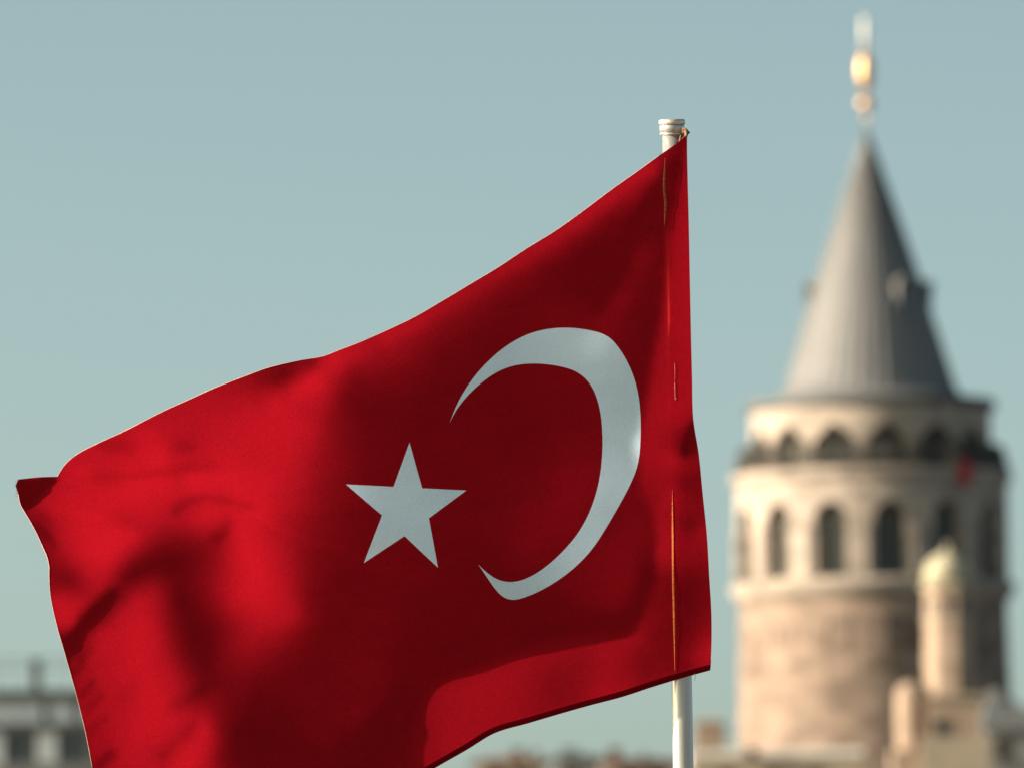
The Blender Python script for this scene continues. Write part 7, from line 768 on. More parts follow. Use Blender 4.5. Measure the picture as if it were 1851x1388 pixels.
[20,1205,-6,-14,-18,-18,-16,-18,-22,-23,-26,-28,-31,-34,-39,-41,-45,-49,-52,-56,-59,-60,-61,-61,-61,-61,-61,-60,-60,-58,-54,-49,-43,-39,-38,-40,-46,-54,-60,-64,-61,-52,-39,-23,-12,-2,4,10,14,18,21,22,25,25,26,27,26,27,26,25,25,24,23,22,21,20,19,18,17,16,16,14,15,13,14,13,13,12,13,13,13,13,14,14,15,16,17,17,20,19,24,19,27,15,15,27,19,25,20,21,19,17,14,8,3,1,-3,-5,-9,-12,-14,-18,-19,-21,-22,-23,-23,-23,-23,-24,-23,-23,-23,-22,-22,-22,-21,-21,-20,-19,-19,-18,-17],
[20,1184,-8,-12,-15,-16,-18,-19,-21,-23,-24,-28,-30,-34,-38,-41,-45,-48,-51,-54,-56,-58,-58,-58,-57,-58,-57,-57,-56,-54,-49,-45,-43,-43,-44,-48,-52,-59,-63,-63,-60,-51,-38,-25,-13,-5,2,8,12,15,18,21,22,23,24,25,25,25,26,25,25,24,24,24,22,22,20,20,18,18,18,16,16,15,15,14,14,13,14,13,14,13,15,14,16,16,18,17,21,18,24,19,23,21,21,20,23,19,21,18,19,16,12,5,2,0,-3,-5,-8,-10,-13,-16,-19,-19,-21,-21,-22,-23,-23,-23,-23,-23,-23,-23,-23,-22,-22,-21,-20,-19],
[21,1147,-13,-12,-14,-15,-17,-19,-20,-23,-25,-29,-34,-38,-42,-45,-49,-50,-53,-54,-55,-55,-55,-54,-54,-54,-52,-51,-47,-45,-43,-45,-49,-53,-56,-60,-62,-64,-62,-57,-48,-37,-24,-14,-5,0,6,10,14,16,18,19,21,22,22,23,23,24,24,24,24,24,23,23,22,21,21,20,19,19,18,18,17,16,16,16,14,15,15,15,15,16,16,17,17,19,18,21,20,21,21,21,21,20,22,20,20,18,18,16,15,10,4,-1,-2,-4,-5,-8,-10,-12,-15,-17,-18,-20,-20,-20,-21,-22,-22,-22,-22,-23,-23,-22,-23,-23,-21],
[21,1116,-17,-12,-12,-14,-13,-16,-17,-19,-20,-23,-31,-39,-43,-46,-49,-51,-52,-53,-54,-53,-52,-51,-50,-49,-47,-45,-41,-41,-44,-50,-56,-61,-64,-67,-67,-65,-61,-53,-45,-35,-21,-13,-5,1,6,9,12,15,16,17,19,19,20,21,21,21,22,22,23,22,22,22,22,21,21,21,20,19,20,19,18,18,18,17,17,16,16,17,17,18,17,19,19,20,21,21,20,21,21,21,20,21,20,20,18,18,17,15,13,9,2,-3,-4,-5,-7,-9,-10,-13,-14,-16,-17,-18,-19,-19,-20,-20,-20,-21,-21,-22,-22,-22,-24],
[21,1088,-23,-14,-12,-14,-13,-14,-15,-14,-12,-12,-22,-36,-45,-47,-51,-52,-53,-53,-53,-52,-51,-49,-47,-43,-40,-37,-38,-41,-47,-56,-62,-67,-71,-73,-72,-66,-61,-51,-42,-31,-19,-10,-3,2,6,9,12,14,15,16,17,18,18,18,19,20,19,20,21,20,20,21,20,21,20,20,20,20,19,20,20,19,19,19,18,19,18,19,19,19,20,21,21,22,22,21,22,21,21,20,21,21,19,19,17,17,16,15,13,7,0,-4,-6,-7,-9,-9,-12,-13,-14,-16,-17,-17,-18,-19,-19,-19,-19,-19,-20,-20,-21,-22],
[21,1066,-24,-17,-13,-15,-15,-15,-12,-10,-5,-2,-13,-32,-43,-48,-51,-53,-53,-54,-54,-52,-51,-49,-45,-37,-32,-32,-36,-43,-53,-60,-68,-72,-77,-77,-75,-68,-60,-49,-40,-28,-18,-8,-1,4,7,10,11,14,15,15,16,17,17,18,17,18,18,18,19,18,18,19,19,18,19,19,19,19,19,19,20,20,19,20,20,20,20,21,21,22,23,23,23,24,23,22,22,22,22,21,21,20,19,18,17,16,16,15,12,7,-1,-6,-7,-9,-10,-11,-12,-14,-15,-16,-17,-18,-18,-18,-18,-19,-19,-18,-18,-19],
[21,1050,-24,-17,-15,-16,-15,-13,-9,-4,-2,-3,-12,-28,-40,-45,-49,-51,-52,-53,-53,-53,-51,-49,-45,-36,-29,-28,-35,-46,-56,-65,-72,-76,-79,-79,-76,-69,-59,-49,-39,-27,-16,-7,0,4,8,10,12,14,14,16,16,16,17,17,17,17,17,17,17,17,17,16,17,17,17,17,18,18,18,18,19,19,20,20,20,21,22,22,24,24,24,25,25,25,24,24,23,23,23,22,20,20,19,17,17,17,15,15,13,7,-1,-7,-9,-10,-11,-12,-14,-14,-15,-17,-17,-18,-18,-18,-19,-18,-19,-16],
[22,1015,-20,-17,-15,-12,-8,-3,-1,-3,-10,-19,-28,-37,-42,-44,-48,-48,-50,-50,-50,-49,-49,-45,-39,-32,-30,-37,-48,-57,-66,-72,-77,-80,-78,-75,-68,-58,-50,-38,-26,-17,-7,-1,4,8,9,12,14,14,16,16,16,17,17,17,17,17,16,16,16,16,16,15,16,16,15,16,16,17,17,18,18,18,20,20,21,22,24,24,26,26,26,26,26,26,25,24,25,23,22,21,19,19,18,17,16,16,16,13,9,0,-7,-10,-11,-13,-13,-14,-15,-16,-17,-17,-18,-19,-19,-18,-18,-17],
[22,1011,-23,-21,-15,-7,-2,0,-2,-9,-18,-25,-30,-35,-39,-42,-43,-45,-46,-46,-46,-47,-45,-45,-42,-38,-37,-42,-49,-57,-65,-71,-76,-76,-75,-71,-65,-57,-48,-38,-27,-17,-9,-3,3,6,9,11,13,14,15,16,17,17,17,17,17,17,16,16,16,16,15,15,15,15,14,15,15,15,16,16,17,17,18,20,20,22,24,25,26,26,27,27,26,27,26,25,25,24,23,21,20,18,19,17,17,17,16,14,11,3,-6,-10,-12,-13,-14,-15,-16,-17,-17,-18,-19,-18,-19,-19],
[22,1012,-18,-23,-19,-6,0,-2,-9,-15,-23,-27,-31,-35,-37,-40,-41,-43,-43,-44,-43,-44,-43,-44,-42,-43,-43,-46,-51,-58,-65,-69,-73,-73,-70,-65,-61,-53,-46,-36,-27,-18,-11,-4,0,4,8,9,12,13,14,16,16,17,17,17,17,17,17,17,16,15,16,15,15,14,15,14,14,14,15,15,15,17,16,18,20,21,23,24,26,26,27,26,27,26,27,26,25,23,23,22,20,19,19,18,18,17,18,15,13,5,-3,-10,-12,-13,-14,-15,-16,-17,-18,-19,-19,-20],
[22,1015,-11,-20,-22,-13,-5,-8,-15,-20,-24,-28,-30,-34,-36,-39,-40,-41,-42,-42,-42,-43,-42,-43,-43,-44,-46,-49,-54,-58,-64,-68,-70,-69,-66,-60,-56,-49,-42,-34,-26,-18,-12,-6,-2,3,5,8,10,12,13,14,15,17,16,17,17,17,17,17,16,17,15,16,15,15,14,15,14,14,14,15,14,16,16,16,19,19,22,23,25,26,25,26,26,26,25,25,25,23,22,22,21,20,19,19,19,18,18,17,15,7,-2,-8,-11,-12,-13,-14,-16,-17,-18,-21],
[22,1013,-9,-16,-20,-18,-15,-16,-19,-22,-24,-28,-29,-33,-35,-37,-39,-40,-40,-42,-41,-43,-42,-43,-44,-45,-47,-51,-54,-58,-62,-66,-67,-66,-61,-58,-51,-47,-39,-31,-25,-18,-12,-6,-3,1,4,7,8,11,11,13,15,15,15,16,17,17,16,17,17,16,16,16,16,15,15,15,15,14,15,14,15,14,16,16,17,19,20,22,23,25,24,25,25,24,24,23,24,22,22,21,21,20,19,20,19,19,19,19,15,9,-1,-6,-9,-11,-12,-12,-15,-18,-19],
[23,993,-15,-18,-20,-19,-20,-21,-24,-25,-27,-30,-32,-34,-36,-38,-39,-39,-41,-41,-42,-42,-44,-44,-46,-48,-51,-54,-57,-60,-62,-64,-61,-59,-55,-49,-44,-37,-30,-23,-18,-12,-7,-3,0,3,6,8,9,11,12,13,14,14,15,16,16,16,16,17,16,16,16,16,16,15,16,15,15,15,15,15,15,15,16,17,17,20,20,22,22,24,23,23,23,22,22,22,21,21,20,20,20,20,19,20,20,19,19,16,10,0,-5,-8,-9,-10,-12,-14],
[23,977,-15,-18,-19,-20,-21,-23,-24,-26,-28,-30,-31,-34,-36,-37,-38,-40,-40,-41,-42,-42,-44,-44,-47,-48,-50,-53,-56,-57,-59,-59,-58,-55,-52,-47,-42,-35,-30,-23,-17,-12,-8,-4,-1,3,5,7,8,10,11,13,13,13,15,15,15,15,16,15,16,16,16,16,16,16,15,16,15,16,15,15,16,15,16,17,17,18,20,20,21,22,21,22,21,21,21,20,20,20,19,20,19,19,19,20,19,20,19,17,10,1,-5,-6,-8,-7],
[23,960,-16,-18,-19,-20,-21,-23,-25,-26,-28,-30,-32,-34,-35,-37,-38,-39,-40,-41,-42,-42,-44,-45,-47,-48,-50,-51,-54,-54,-56,-55,-54,-52,-48,-45,-39,-34,-29,-23,-17,-13,-9,-5,-1,1,4,6,8,10,10,12,12,13,14,14,15,14,15,16,15,15,16,15,16,16,15,16,16,15,16,15,16,16,16,17,17,17,19,19,20,20,20,20,20,19,20,19,19,19,18,19,19,18,19,19,19,20,19,16,10,2,-4,-3,-5],
[23,943,-17,-18,-19,-21,-21,-23,-25,-26,-28,-30,-31,-34,-35,-37,-38,-39,-39,-42,-42,-43,-44,-45,-47,-47,-50,-50,-51,-52,-53,-51,-50,-48,-46,-41,-37,-33,-27,-22,-18,-14,-9,-6,-2,0,3,5,7,9,9,11,12,13,13,13,14,14,15,15,14,15,16,15,15,15,16,15,16,15,16,16,16,15,17,16,17,17,18,18,18,19,19,19,18,19,18,18,19,18,18,18,18,18,18,19,18,19,19,16,10,3,1],
[24,907,-19,-19,-21,-21,-23,-25,-26,-28,-29,-31,-33,-35,-36,-38,-39,-39,-41,-43,-43,-44,-45,-47,-48,-48,-49,-50,-50,-49,-48,-47,-45,-42,-39,-34,-30,-26,-22,-17,-14,-10,-6,-3,-1,2,4,6,7,9,10,11,11,13,13,13,14,14,14,15,14,15,15,15,15,15,15,15,16,15,16,15,16,16,16,17,16,17,18,17,18,17,18,17,18,17,18,17,18,17,18,18,17,18,18,18,19,18,16,11],
[24,888,-20,-20,-20,-22,-23,-25,-25,-28,-29,-31,-32,-35,-35,-37,-39,-39,-41,-42,-43,-44,-46,-46,-47,-48,-48,-48,-48,-47,-46,-44,-42,-39,-35,-32,-28,-25,-20,-17,-13,-10,-6,-4,-2,1,3,5,6,8,9,10,11,12,12,12,14,13,14,14,14,14,15,14,15,15,15,15,15,15,15,15,16,15,16,16,16,16,17,16,17,16,17,16,17,16,17,17,17,17,17,18,17,18,18,18,18,19,16],
[24,869,-22,-20,-20,-22,-23,-25,-26,-27,-29,-30,-32,-34,-35,-37,-37,-39,-41,-41,-43,-44,-45,-46,-46,-48,-47,-46,-46,-45,-43,-42,-40,-36,-33,-29,-27,-22,-19,-16,-12,-10,-7,-4,-1,0,2,4,6,7,8,9,10,10,12,11,13,12,13,14,13,14,14,14,15,14,15,14,15,15,15,15,15,15,15,16,15,15,16,15,16,15,16,15,15,16,16,17,16,17,17,17,17,17,19,20,20],
[24,851,-24,-21,-20,-22,-24,-24,-26,-27,-29,-30,-31,-33,-35,-36,-37,-39,-39,-41,-42,-43,-45,-45,-46,-47,-46,-45,-44,-43,-42,-39,-37,-34,-31,-27,-25,-21,-18,-14,-12,-9,-6,-4,-2,0,2,4,5,6,7,8,9,10,11,11,11,12,12,12,13,14,13,14,14,14,14,14,14,15,14,15,14,15,15,15,14,15,15,14,15,14,14,14,15,15,15,16,16,16,16,17,17,19,21],
[25,808,-22,-21,-22,-23,-25,-26,-27,-28,-30,-31,-33,-34,-36,-37,-37,-39,-41,-41,-42,-44,-44,-45,-45,-45,-44,-42,-42,-39,-38,-34,-32,-29,-26,-23,-20,-17,-13,-12,-8,-6,-4,-1,0,2,3,5,6,7,7,9,9,10,10,11,10,12,12,12,12,13,13,13,13,14,14,13,14,14,15,14,14,14,14,14,14,14,14,14,13,13,13,14,14,14,15,15,16,16,17,20,21],
[25,791,-25,-21,-22,-24,-24,-26,-27,-28,-30,-31,-32,-34,-35,-37,-37,-38,-40,-40,-41,-43,-43,-44,-43,-44,-42,-41,-40,-37,-36,-32,-31,-27,-25,-21,-19,-16,-13,-10,-8,-6,-3,-2,1,2,3,5,5,7,7,8,9,9,10,10,10,11,11,11,12,12,12,12,13,13,13,13,13,14,13,14,13,14,14,13,14,13,13,13,12,13,12,13,13,13,14,14,16,19,19],
[25,773,-26,-22,-22,-24,-24,-26,-27,-28,-29,-31,-32,-33,-35,-35,-37,-38,-39,-39,-41,-41,-42,-42,-42,-42,-40,-40,-38,-36,-33,-31,-29,-26,-23,-21,-18,-15,-12,-10,-8,-5,-3,-1,0,2,4,4,6,6,8,8,8,9,9,10,10,10,10,11,11,11,12,11,12,12,12,13,12,13,13,13,12,13,13,13,13,13,12,12,12,12,12,12,12,12,14,16,18],
[25,757,-28,-22,-23,-23,-25,-26,-26,-29,-29,-30,-32,-32,-34,-35,-37,-37,-38,-39,-39,-40,-40,-41,-40,-40,-39,-38,-36,-34,-32,-30,-27,-25,-22,-20,-17,-14,-12,-10,-7,-5,-3,-1,1,2,3,5,6,6,7,8,9,9,9,9,10,9,10,11,10,11,10,11,11,12,11,12,11,12,12,12,12,12,13,12,12,12,11,12,12,11,11,12,11,13,16],
[25,742,-29,-24,-22,-24,-25,-25,-27,-28,-29,-30,-32,-32,-33,-35,-35,-36,-38,-37,-39,-39,-39,-39,-38,-38,-37,-36,-34,-33,-30,-28,-27,-23,-21,-19,-17,-13,-12,-9,-7,-5,-3,-1,1,2,4,4,6,6,8,7,9,8,9,10,9,10,9,10,10,11,10,10,11,10,11,11,11,11,11,11,11,12,11,11,12,11,11,11,11,11,10,12,12,14],
[26,698,-25,-23,-23,-25,-26,-27,-27,-29,-30,-31,-32,-33,-34,-34,-36,-36,-37,-37,-37,-38,-37,-37,-36,-36,-34,-32,-31,-29,-27,-25,-22,-21,-18,-15,-14,-11,-9,-6,-5,-3,-1,1,2,4,4,6,6,7,8,8,9,9,9,9,10,9,10,10,10,10,10,10,10,10,10,10,11,10,10,11,10,11,10,11,10,10,11,10,11,11,11],
[26,685,-27,-24,-23,-25,-25,-27,-27,-29,-29,-31,-32,-32,-33,-34,-35,-35,-35,-36,-36,-36,-36,-35,-35,-33,-33,-31,-29,-28,-25,-24,-22,-19,-17,-15,-13,-11,-8,-6,-5,-3,0,0,2,4,4,6,6,7,8,8,8,9,9,9,9,10,9,10,9,10,10,10,9,10,10,10,9,10,10,10,9,10,10,9,10,10,9,10,10],
[26,672,-29,-23,-23,-25,-25,-27,-27,-29,-29,-30,-31,-32,-32,-33,-34,-34,-35,-34,-35,-34,-34,-34,-33,-32,-31,-29,-28,-26,-25,-22,-21,-18,-17,-14,-12,-10,-8,-7,-4,-2,-1,0,3,3,5,5,6,7,8,8,8,8,9,9,9,9,9,10,9,9,10,9,10,9,10,9,9,10,9,9,9,9,9,9,9,8,8],
[26,660,-30,-24,-23,-24,-25,-27,-27,-28,-29,-29,-31,-31,-32,-32,-33,-33,-34,-33,-33,-33,-33,-31,-32,-30,-29,-28,-27,-25,-23,-21,-20,-17,-16,-14,-12,-9,-8,-6,-4,-2,-1,1,2,3,5,6,6,7,7,8,8,8,8,9,8,9,9,9,9,9,9,10,9,9,9,9,9,9,9,9,9,8,8,7,6],
[26,650,-32,-25,-22,-25,-25,-25,-27,-28,-28,-29,-31,-30,-32,-31,-32,-32,-32,-32,-32,-32,-31,-30,-30,-29,-27,-27,-25,-23,-22,-21,-18,-17,-15,-13,-11,-9,-8,-6,-3,-3,0,1,2,4,5,5,7,6,8,7,8,8,8,8,8,9,8,9,9,8,9,9,9,9,8,9,9,9,8,9,7,6,6],
[27,608,-26,-23,-24,-25,-25,-27,-27,-28,-28,-30,-30,-31,-31,-31,-31,-31,-31,-30,-31,-29,-29,-28,-28,-26,-25,-23,-23,-20,-20,-17,-16,-14,-13,-10,-9,-7,-5,-4,-2,0,1,2,4,5,6,6,7,7,8,7,8,7,8,8,8,8,9,8,8,9,8,9,8,9,8,8,9,7,5,5],
[27,600,-29,-23,-24,-24,-25,-26,-26,-28,-28,-29,-29,-30,-31,-30,-30,-30,-30,-29,-29,-29,-27,-27,-26,-25,-23,-23,-21,-19,-18,-17,-15,-13,-12,-10,-8,-7,-5,-3,-2,0,1,3,4,5,6,6,7,7,8,7,8,7,8,7,8,8,8,8,8,8,8,8,7,9,6,5,6],
[27,593,-31,-24,-23,-24,-25,-25,-26,-27,-28,-28,-29,-29,-29,-30,-29,-29,-29,-28,-28,-27,-27,-25,-25,-23,-23,-21,-20,-18,-17,-16,-14,-12,-11,-10,-7,-6,-5,-3,-1,0,1,3,4,5,6,6,8,7,7,7,8,7,8,7,8,7,8,7,8,7,8,6,4,5],
[27,587,-33,-25,-22,-24,-24,-25,-26,-26,-27,-28,-28,-28,-29,-28,-28,-28,-28,-28,-26,-26,-26,-24,-24,-22,-22,-20,-19,-17,-16,-15,-13,-12,-10,-9,-7,-5,-4,-3,-1,0,2,2,4,5,7,6,7,8,7,7,8,7,8,7,8,7,7,7,6,4,4],
[28,549,-26,-23,-24,-24,-24,-25,-26,-26,-27,-27,-28,-27,-28,-27,-28,-26,-27,-25,-26,-24,-23,-23,-22,-20,-19,-18,-17,-15,-14,-13,-10,-10,-8,-6,-6,-3,-2,-1,0,2,3,4,5,6,6,7,8,7,8,7,8,7,7,8,6,3,4],
[28,547,-29,-23,-23,-24,-24,-25,-25,-26,-26,-27,-26,-27,-26,-27,-26,-26,-26,-24,-25,-23,-23,-21,-21,-19,-19,-17,-16,-15,-13,-12,-10,-9,-8,-6,-4,-4,-2,0,0,2,3,4,5,6,6,7,8,7,8,7,8,6,4,4],
[28,546,-31,-24,-22,-24,-24,-25,-24,-26,-25,-25,-26,-26,-26,-25,-26,-25,-24,-24,-24,-22,-22,-21,-20,-18,-18,-16,-16,-14,-12,-12,-10,-8,-7,-6,-5,-3,-1,-1,1,2,3,4,5,5,7,6,7,8,6,5,4],
[29,515,-25,-23,-23,-24,-24,-24,-25,-25,-25,-25,-25,-25,-25,-24,-24,-24,-23,-22,-22,-21,-20,-19,-19,-17,-15,-15,-13,-12,-11,-9,-9,-7,-5,-5,-3,-2,0,1,2,3,4,5,6,4,4,5,5],
[29,517,-26,-23,-23,-24,-23,-24,-24,-25,-24,-25,-25,-24,-24,-24,-23,-22,-22,-22,-21,-20,-19,-19,-17,-17,-16,-14,-13,-11,-11,-9,-7,-7,-5,-5,-6,-3,-1,0,2,3,3,4,5],
[31,469,-23,-23,-23,-24,-24,-24,-24,-24,-25,-24,-24,-22,-22,-21,-21,-21,-20,-19,-18,-18,-17,-16,-18,-15,-13,-12,-10,-9,-8,-7,-6],
[42,211,-22,-21,-20,-21,-19,-20,-18,-18,-18,-17]]
REL = np.zeros(REL_SHAPE)
for j_, row in enumerate(RELIEF):
    if not row:
        REL[j_] = REL[j_ - 1] if j_ else 0
        continue
    c_ = np.cumsum(row[1:]); e_ = row[0] + len(c_)
    REL[j_, row[0]:e_] = c_; REL[j_, :row[0]] = c_[0]; REL[j_, e_:] = c_[-1]
for j_ in range(REL_SHAPE[0] - 1, -1, -1):
    if not RELIEF[j_] and j_ + 1 < REL_SHAPE[0] and RELIEF[j_ + 1]: REL[j_] = REL[j_ + 1]
REL = REL * REL_Q          # metres: folds and billows

def relief(px, py):
    """cubic B-spline through the fold heights: depth and its slopes per pixel"""
    u = (np.asarray(px, float) - REL_X0) / REL_H; w = (np.asarray(py, float) - REL_Y0) / REL_H
    u = np.clip(u, 1.01, REL_SHAPE[1] - 3.01); w = np.clip(w, 1.01, REL_SHAPE[0] - 3.01)
    i = np.floor(u).astype(int); j = np.floor(w).astype(int); s = u - i; t = w - j
    B = lambda s: [(1 - s) ** 3 / 6, (3 * s ** 3 - 6 * s ** 2 + 4) / 6, (-3 * s ** 3 + 3 * s ** 2 + 3 * s + 1) / 6, s ** 3 / 6]
    Dd = lambda s: [-(1 - s) ** 2 / 2, (3 * s ** 2 - 4 * s) / 2, (-3 * s ** 2 + 2 * s + 1) / 2, s ** 2 / 2]
    bu, du, bw, dw = B(s), Dd(s), B(t), Dd(t)
    z = 0; zx = 0; zy = 0
    for b_ in range(4):
        for a_ in range(4):
            q = REL[j + b_ - 1, i + a_ - 1]
            z = z + bu[a_] * bw[b_] * q; zx = zx + du[a_] * bw[b_] * q; zy = zy + bu[a_] * dw[b_] * q
    return z, zx / REL_H, zy / REL_H

OUT = [(1242, 243), (1225, 258), (1194, 280), (1150, 312), (1108, 341.6), (1050, 385), (1009.5, 414), (950, 451), (900, 484), (850, 514), (800, 544), (750, 573), (700, 597), (650, 619), (608, 635), (588, 643), (540, 652), (484, 665), (440, 681), (386, 702), (340, 723), (300, 741), (260, 761), (223, 780), (171, 804), (141, 820), (126, 831), (112, 847), (104, 861), (72, 862), (33, 866), (28, 878), (33, 893), (38, 914), (44, 924), (63, 957), (76, 985), (86, 1009), (89, 1024), (89, 1042), (91, 1072), (102, 1127), (118, 1183), (139, 1259), (153.5, 1318), (167, 1388), (180, 1440), (192, 1500), (205, 1552), (300, 1560), (450, 1545), (600, 1495), (700, 1440), (787, 1387), (846.5, 1353), (891, 1326), (957, 1306), (1068, 1274), (1125, 1259), (1180, 1241), (1240, 1223), (1284, 1211), (1286, 1170), (1286, 1110), (1282, 1040), (1278, 970), (1270, 890), (1263, 820), (1253.5, 760), (1251, 680), (1249, 600), (1247, 500), (1245, 400), (1243, 320), (1242, 270)]
HEM0, HEM1 = OUT.index((787, 1387)), OUT.index((1284, 1211))
CRES = [(812.9,764),(819,742),(828,723),(843,696),(862.6,671),(883,649),(905.8,630),(927,615),(949,604),(970,597),(992,593),(1018,591),(1036,591.8),(1053,594.5),(1073,598),(1091.7,602),(1101,607),(1109,615),(1120,629),(1130.6,645),(1140,663),(1148,684),(1153,702),(1156.5,723),(1158.2,745),(1158.7,766),(1158.4,788),(1157.4,809),(1156.4,827),(1154,839.6),(1149,856),(1141,874),(1130,895),(1117.6,917),(1105,938),(1091.7,960.6),(1081,979),(1070,995),(1054,1013),(1035.5,1030),(1014,1047),(992,1060),(975,1069),(957.7,1076.5),(946,1080.5),(936,1083),(929,1084.5),(922,1084.7),(913,1082),(905.8,1077),(899,1070),(892.8,1062),(885,1051),(877.7,1038),(871,1029),(864.7,1020),
(874,1030),(884,1038),(892,1044.5),(901.5,1049),(912,1052),(923,1052.7),(934,1051.5),(944.7,1049),(958,1043),(970.6,1036),(984,1027),(996.6,1017),(1012,1002.5),(1026.8,986.6),(1038,974),(1048.4,960.6),(1059,942),(1068,922),(1075,903),(1081,883),(1085.5,861),(1088,839.6),(1089.6,816),(1090,792),(1089.2,772),(1087,753),(1084.6,738),(1081,723),(1076,709),(1070,697),(1064,689),(1057,682),(1050,676),(1042,671),(1033,667),(1022.5,663.7),(1008,660.5),(992,658),(975,656.8),(957.7,656.4),(945,657.4),(931.7,659.4),(918,662.8),(905.8,667.6),(893,674.5),(880,683),(867,693.5),(854,705.6),(843,716.5),(832,729),(824,740),(818,752)]
STAR = [(740.2,799.4),(763.2,882),(843,886),(775.3,936),(791.7,1025.5),(731.2,968.4),(657.7,1017),(690.5,931),(625.3,875),(711.3,879.4)]

def dense(P, step, closed=True, smooth=True):
    P = [np.array(p, float) for p in P]; n = len(P); out = []
    for i in range(n if closed else n - 1):
        p0 = P[(i - 1) % n] if closed or i else P[i]; p1 = P[i]; p2 = P[(i + 1) % n]; p3 = P[(i + 2) % n] if closed or i + 2 < n else p2
        L = np.linalg.norm(p2 - p1); k = max(1, int(L / step))
        # keep corners crisp
        def tang(a, b_, c):
            d1 = b_ - a; d2 = c - b_
            cosv = d1 @ d2 / (np.linalg.norm(d1) * np.linalg.norm(d2) + 1e-9)
            if cosv < .80: return None
            h1, h2 = np.linalg.norm(d1), np.linalg.norm(d2)
            return (d1 / h1 * h2 + d2 / h2 * h1) / (h1 + h2)
        t1 = tang(p0, p1, p2); t2 = tang(p1, p2, p3)
        d = (p2 - p1) / (L + 1e-9)
        t1 = d if t1 is None or not smooth else t1; t2 = d if t2 is None or not smooth else t2
        for q in range(k):
            s = q / k
            out.append((2 * s**3 - 3 * s**2 + 1) * p1 + (s**3 - 2 * s**2 + s) * L * t1 + (-2 * s**3 + 3 * s**2) * p2 + (s**3 - s**2) * L * t2)
    if not closed: out.append(P[-1])
    return [tuple(p) for p in out]

HEM_W = 10.5
hem_out = dense(OUT[HEM0 - 3:HEM1 + 1], 5, closed=False)
def offset(P, w):
    P = np.array(P); T = np.gradient(P, axis=0); T /= np.linalg.norm(T, axis=1)[:, None]
    N = np.stack([T[:, 1], -T[:, 0]], 1)           # up and to the left of a rightward run
    return [tuple(p) for p in P + N * w]
hem_in = offset(hem_out, HEM_W)
hem_in[-1] = (1285.0, 1200.5)
rest = dense(OUT[HEM1:] + OUT[:HEM0 - 2], 5, closed=False)
outline = hem_in + [(1285.5, 1195.0)] + [p for p in rest if p[1] < 1192 or p[0] < 1000][:-1]
# drop the outline points that the hem has replaced
def soften(P, tips, passes):
    P = [np.array(p, float) for p in P]
    for _ in range(passes):
        P = [p if i in tips else (P[i - 1] + 2 * p + P[(i + 1) % len(P)]) / 4 for i, p in enumerate(P)]
    return P
CRES = soften(CRES, (0, CRES.index((864.7, 1020))), 3)
cres = dense(CRES, 3.0); star = dense(STAR, 4.0, smooth=False)

def inside(poly, x, y):
    poly = np.array(poly); c = np.zeros(x.shape, bool); j = len(poly) - 1
    for i in range(len(poly)):
        xi, yi = poly[i]; xj, yj = poly[j]
        c ^= ((yi > y) != (yj > y)) & (x < (xj - xi) * (y - yi) / (yj - yi + 1e-12) + xi); j = i
    return c

def seg_dist(poly, x, y):
    P = np.array(poly); d = np.full(x.shape, 1e9)
    for p in P: d = np.minimum(d, (x - p[0])**2 + (y - p[1])**2)
    return np.sqrt(d)

gx, gy = np.meshgrid(np.arange(24, 1292, 5.0), np.arange(240, 1566, 5.0))
gx = gx + np.where((np.arange(gx.shape[0]) % 2)[:, None] == 1, 2.5, 0)
gx = gx.ravel(); gy = gy.ravel()
k = inside(outline, gx, gy); gx, gy = gx[k], gy[k]
dmin = np.minimum(seg_dist(outline, gx, gy), np.minimum(seg_dist(cres, gx, gy), seg_dist(star, gx, gy)))
k = dmin > 2.4; gx, gy = gx[k], gy[k]
co = [Vector(p) for p in outline] + [Vector(p) for p in cres] + [Vector(p) for p in star]
faces_in = [list(range(len(outline) - 1, -1, -1)), list(range(len(outline), len(outline) + len(cres))), list(range(len(outline) + len(cres), len(co)))]
co += [Vector((a, c)) for a, c in zip(gx, gy)]
vo, eo, fo, ov, oe, of = delaunay_2d_cdt(co, [], faces_in, 1, 1e-4)
VP = np.array([(p.x, p.y) for p in vo])

def cloth_point(px, py, extra=0.0):
    z, _, _ = relief(px, py)
    return at(px, py, D_FLAG + float(z) + extra)

def cloth_mesh(name, tris, m, parent, extra=0.0):
    used = sorted({i for t in tris for i in t}); idx = {i: k for k, i in enumerate(used)}
    P = VP[used]; z, zx, zy = relief(P[:, 0], P[:, 1])
    me = bpy.data.meshes.new(name)
    pts = [at(a, c, D_FLAG + d + extra) for (a, c), d in zip(P, z)]
    fs = []
    for t in tris:
        t = [idx[i] for i in t]
        n = (pts[t[1]] - pts[t[0]]).cross(pts[t[2]] - pts[t[0]])
        fs.append(t if n.dot(FWD) < 0 else t[::-1])
    me.from_pydata(pts, [], fs)
    me.polygons.foreach_set('use_smooth', [True] * len(fs))
    px_x, px_z = zx * PPM, -zy * PPM           # slope to the right, slope upwards
    nrm = [(RIGHT * float(a) + UP * float(c) - FWD).normalized() for a, c in zip(px_x, px_z)]
    me.normals_split_custom_set_from_vertices(nrm)
    return link(name, me, m, parent)

t_red = [t for t, o in zip(fo, of) if 0 in o and 1 not in o and 2 not in o]
t_cr = [t for t, o in zip(fo, of) if 1 in o]
t_st = [t for t, o in zip(fo, of) if 2 in o]
flag = cloth_mesh('flag', t_red, M['red'], None)
tag(flag, 'billowing red flag with a white crescent and star, tied to the silver pole', 'flag')
cloth_mesh('crescent', t_cr, M['white'], flag)
cloth_mesh('star', t_st, M['white'], flag)
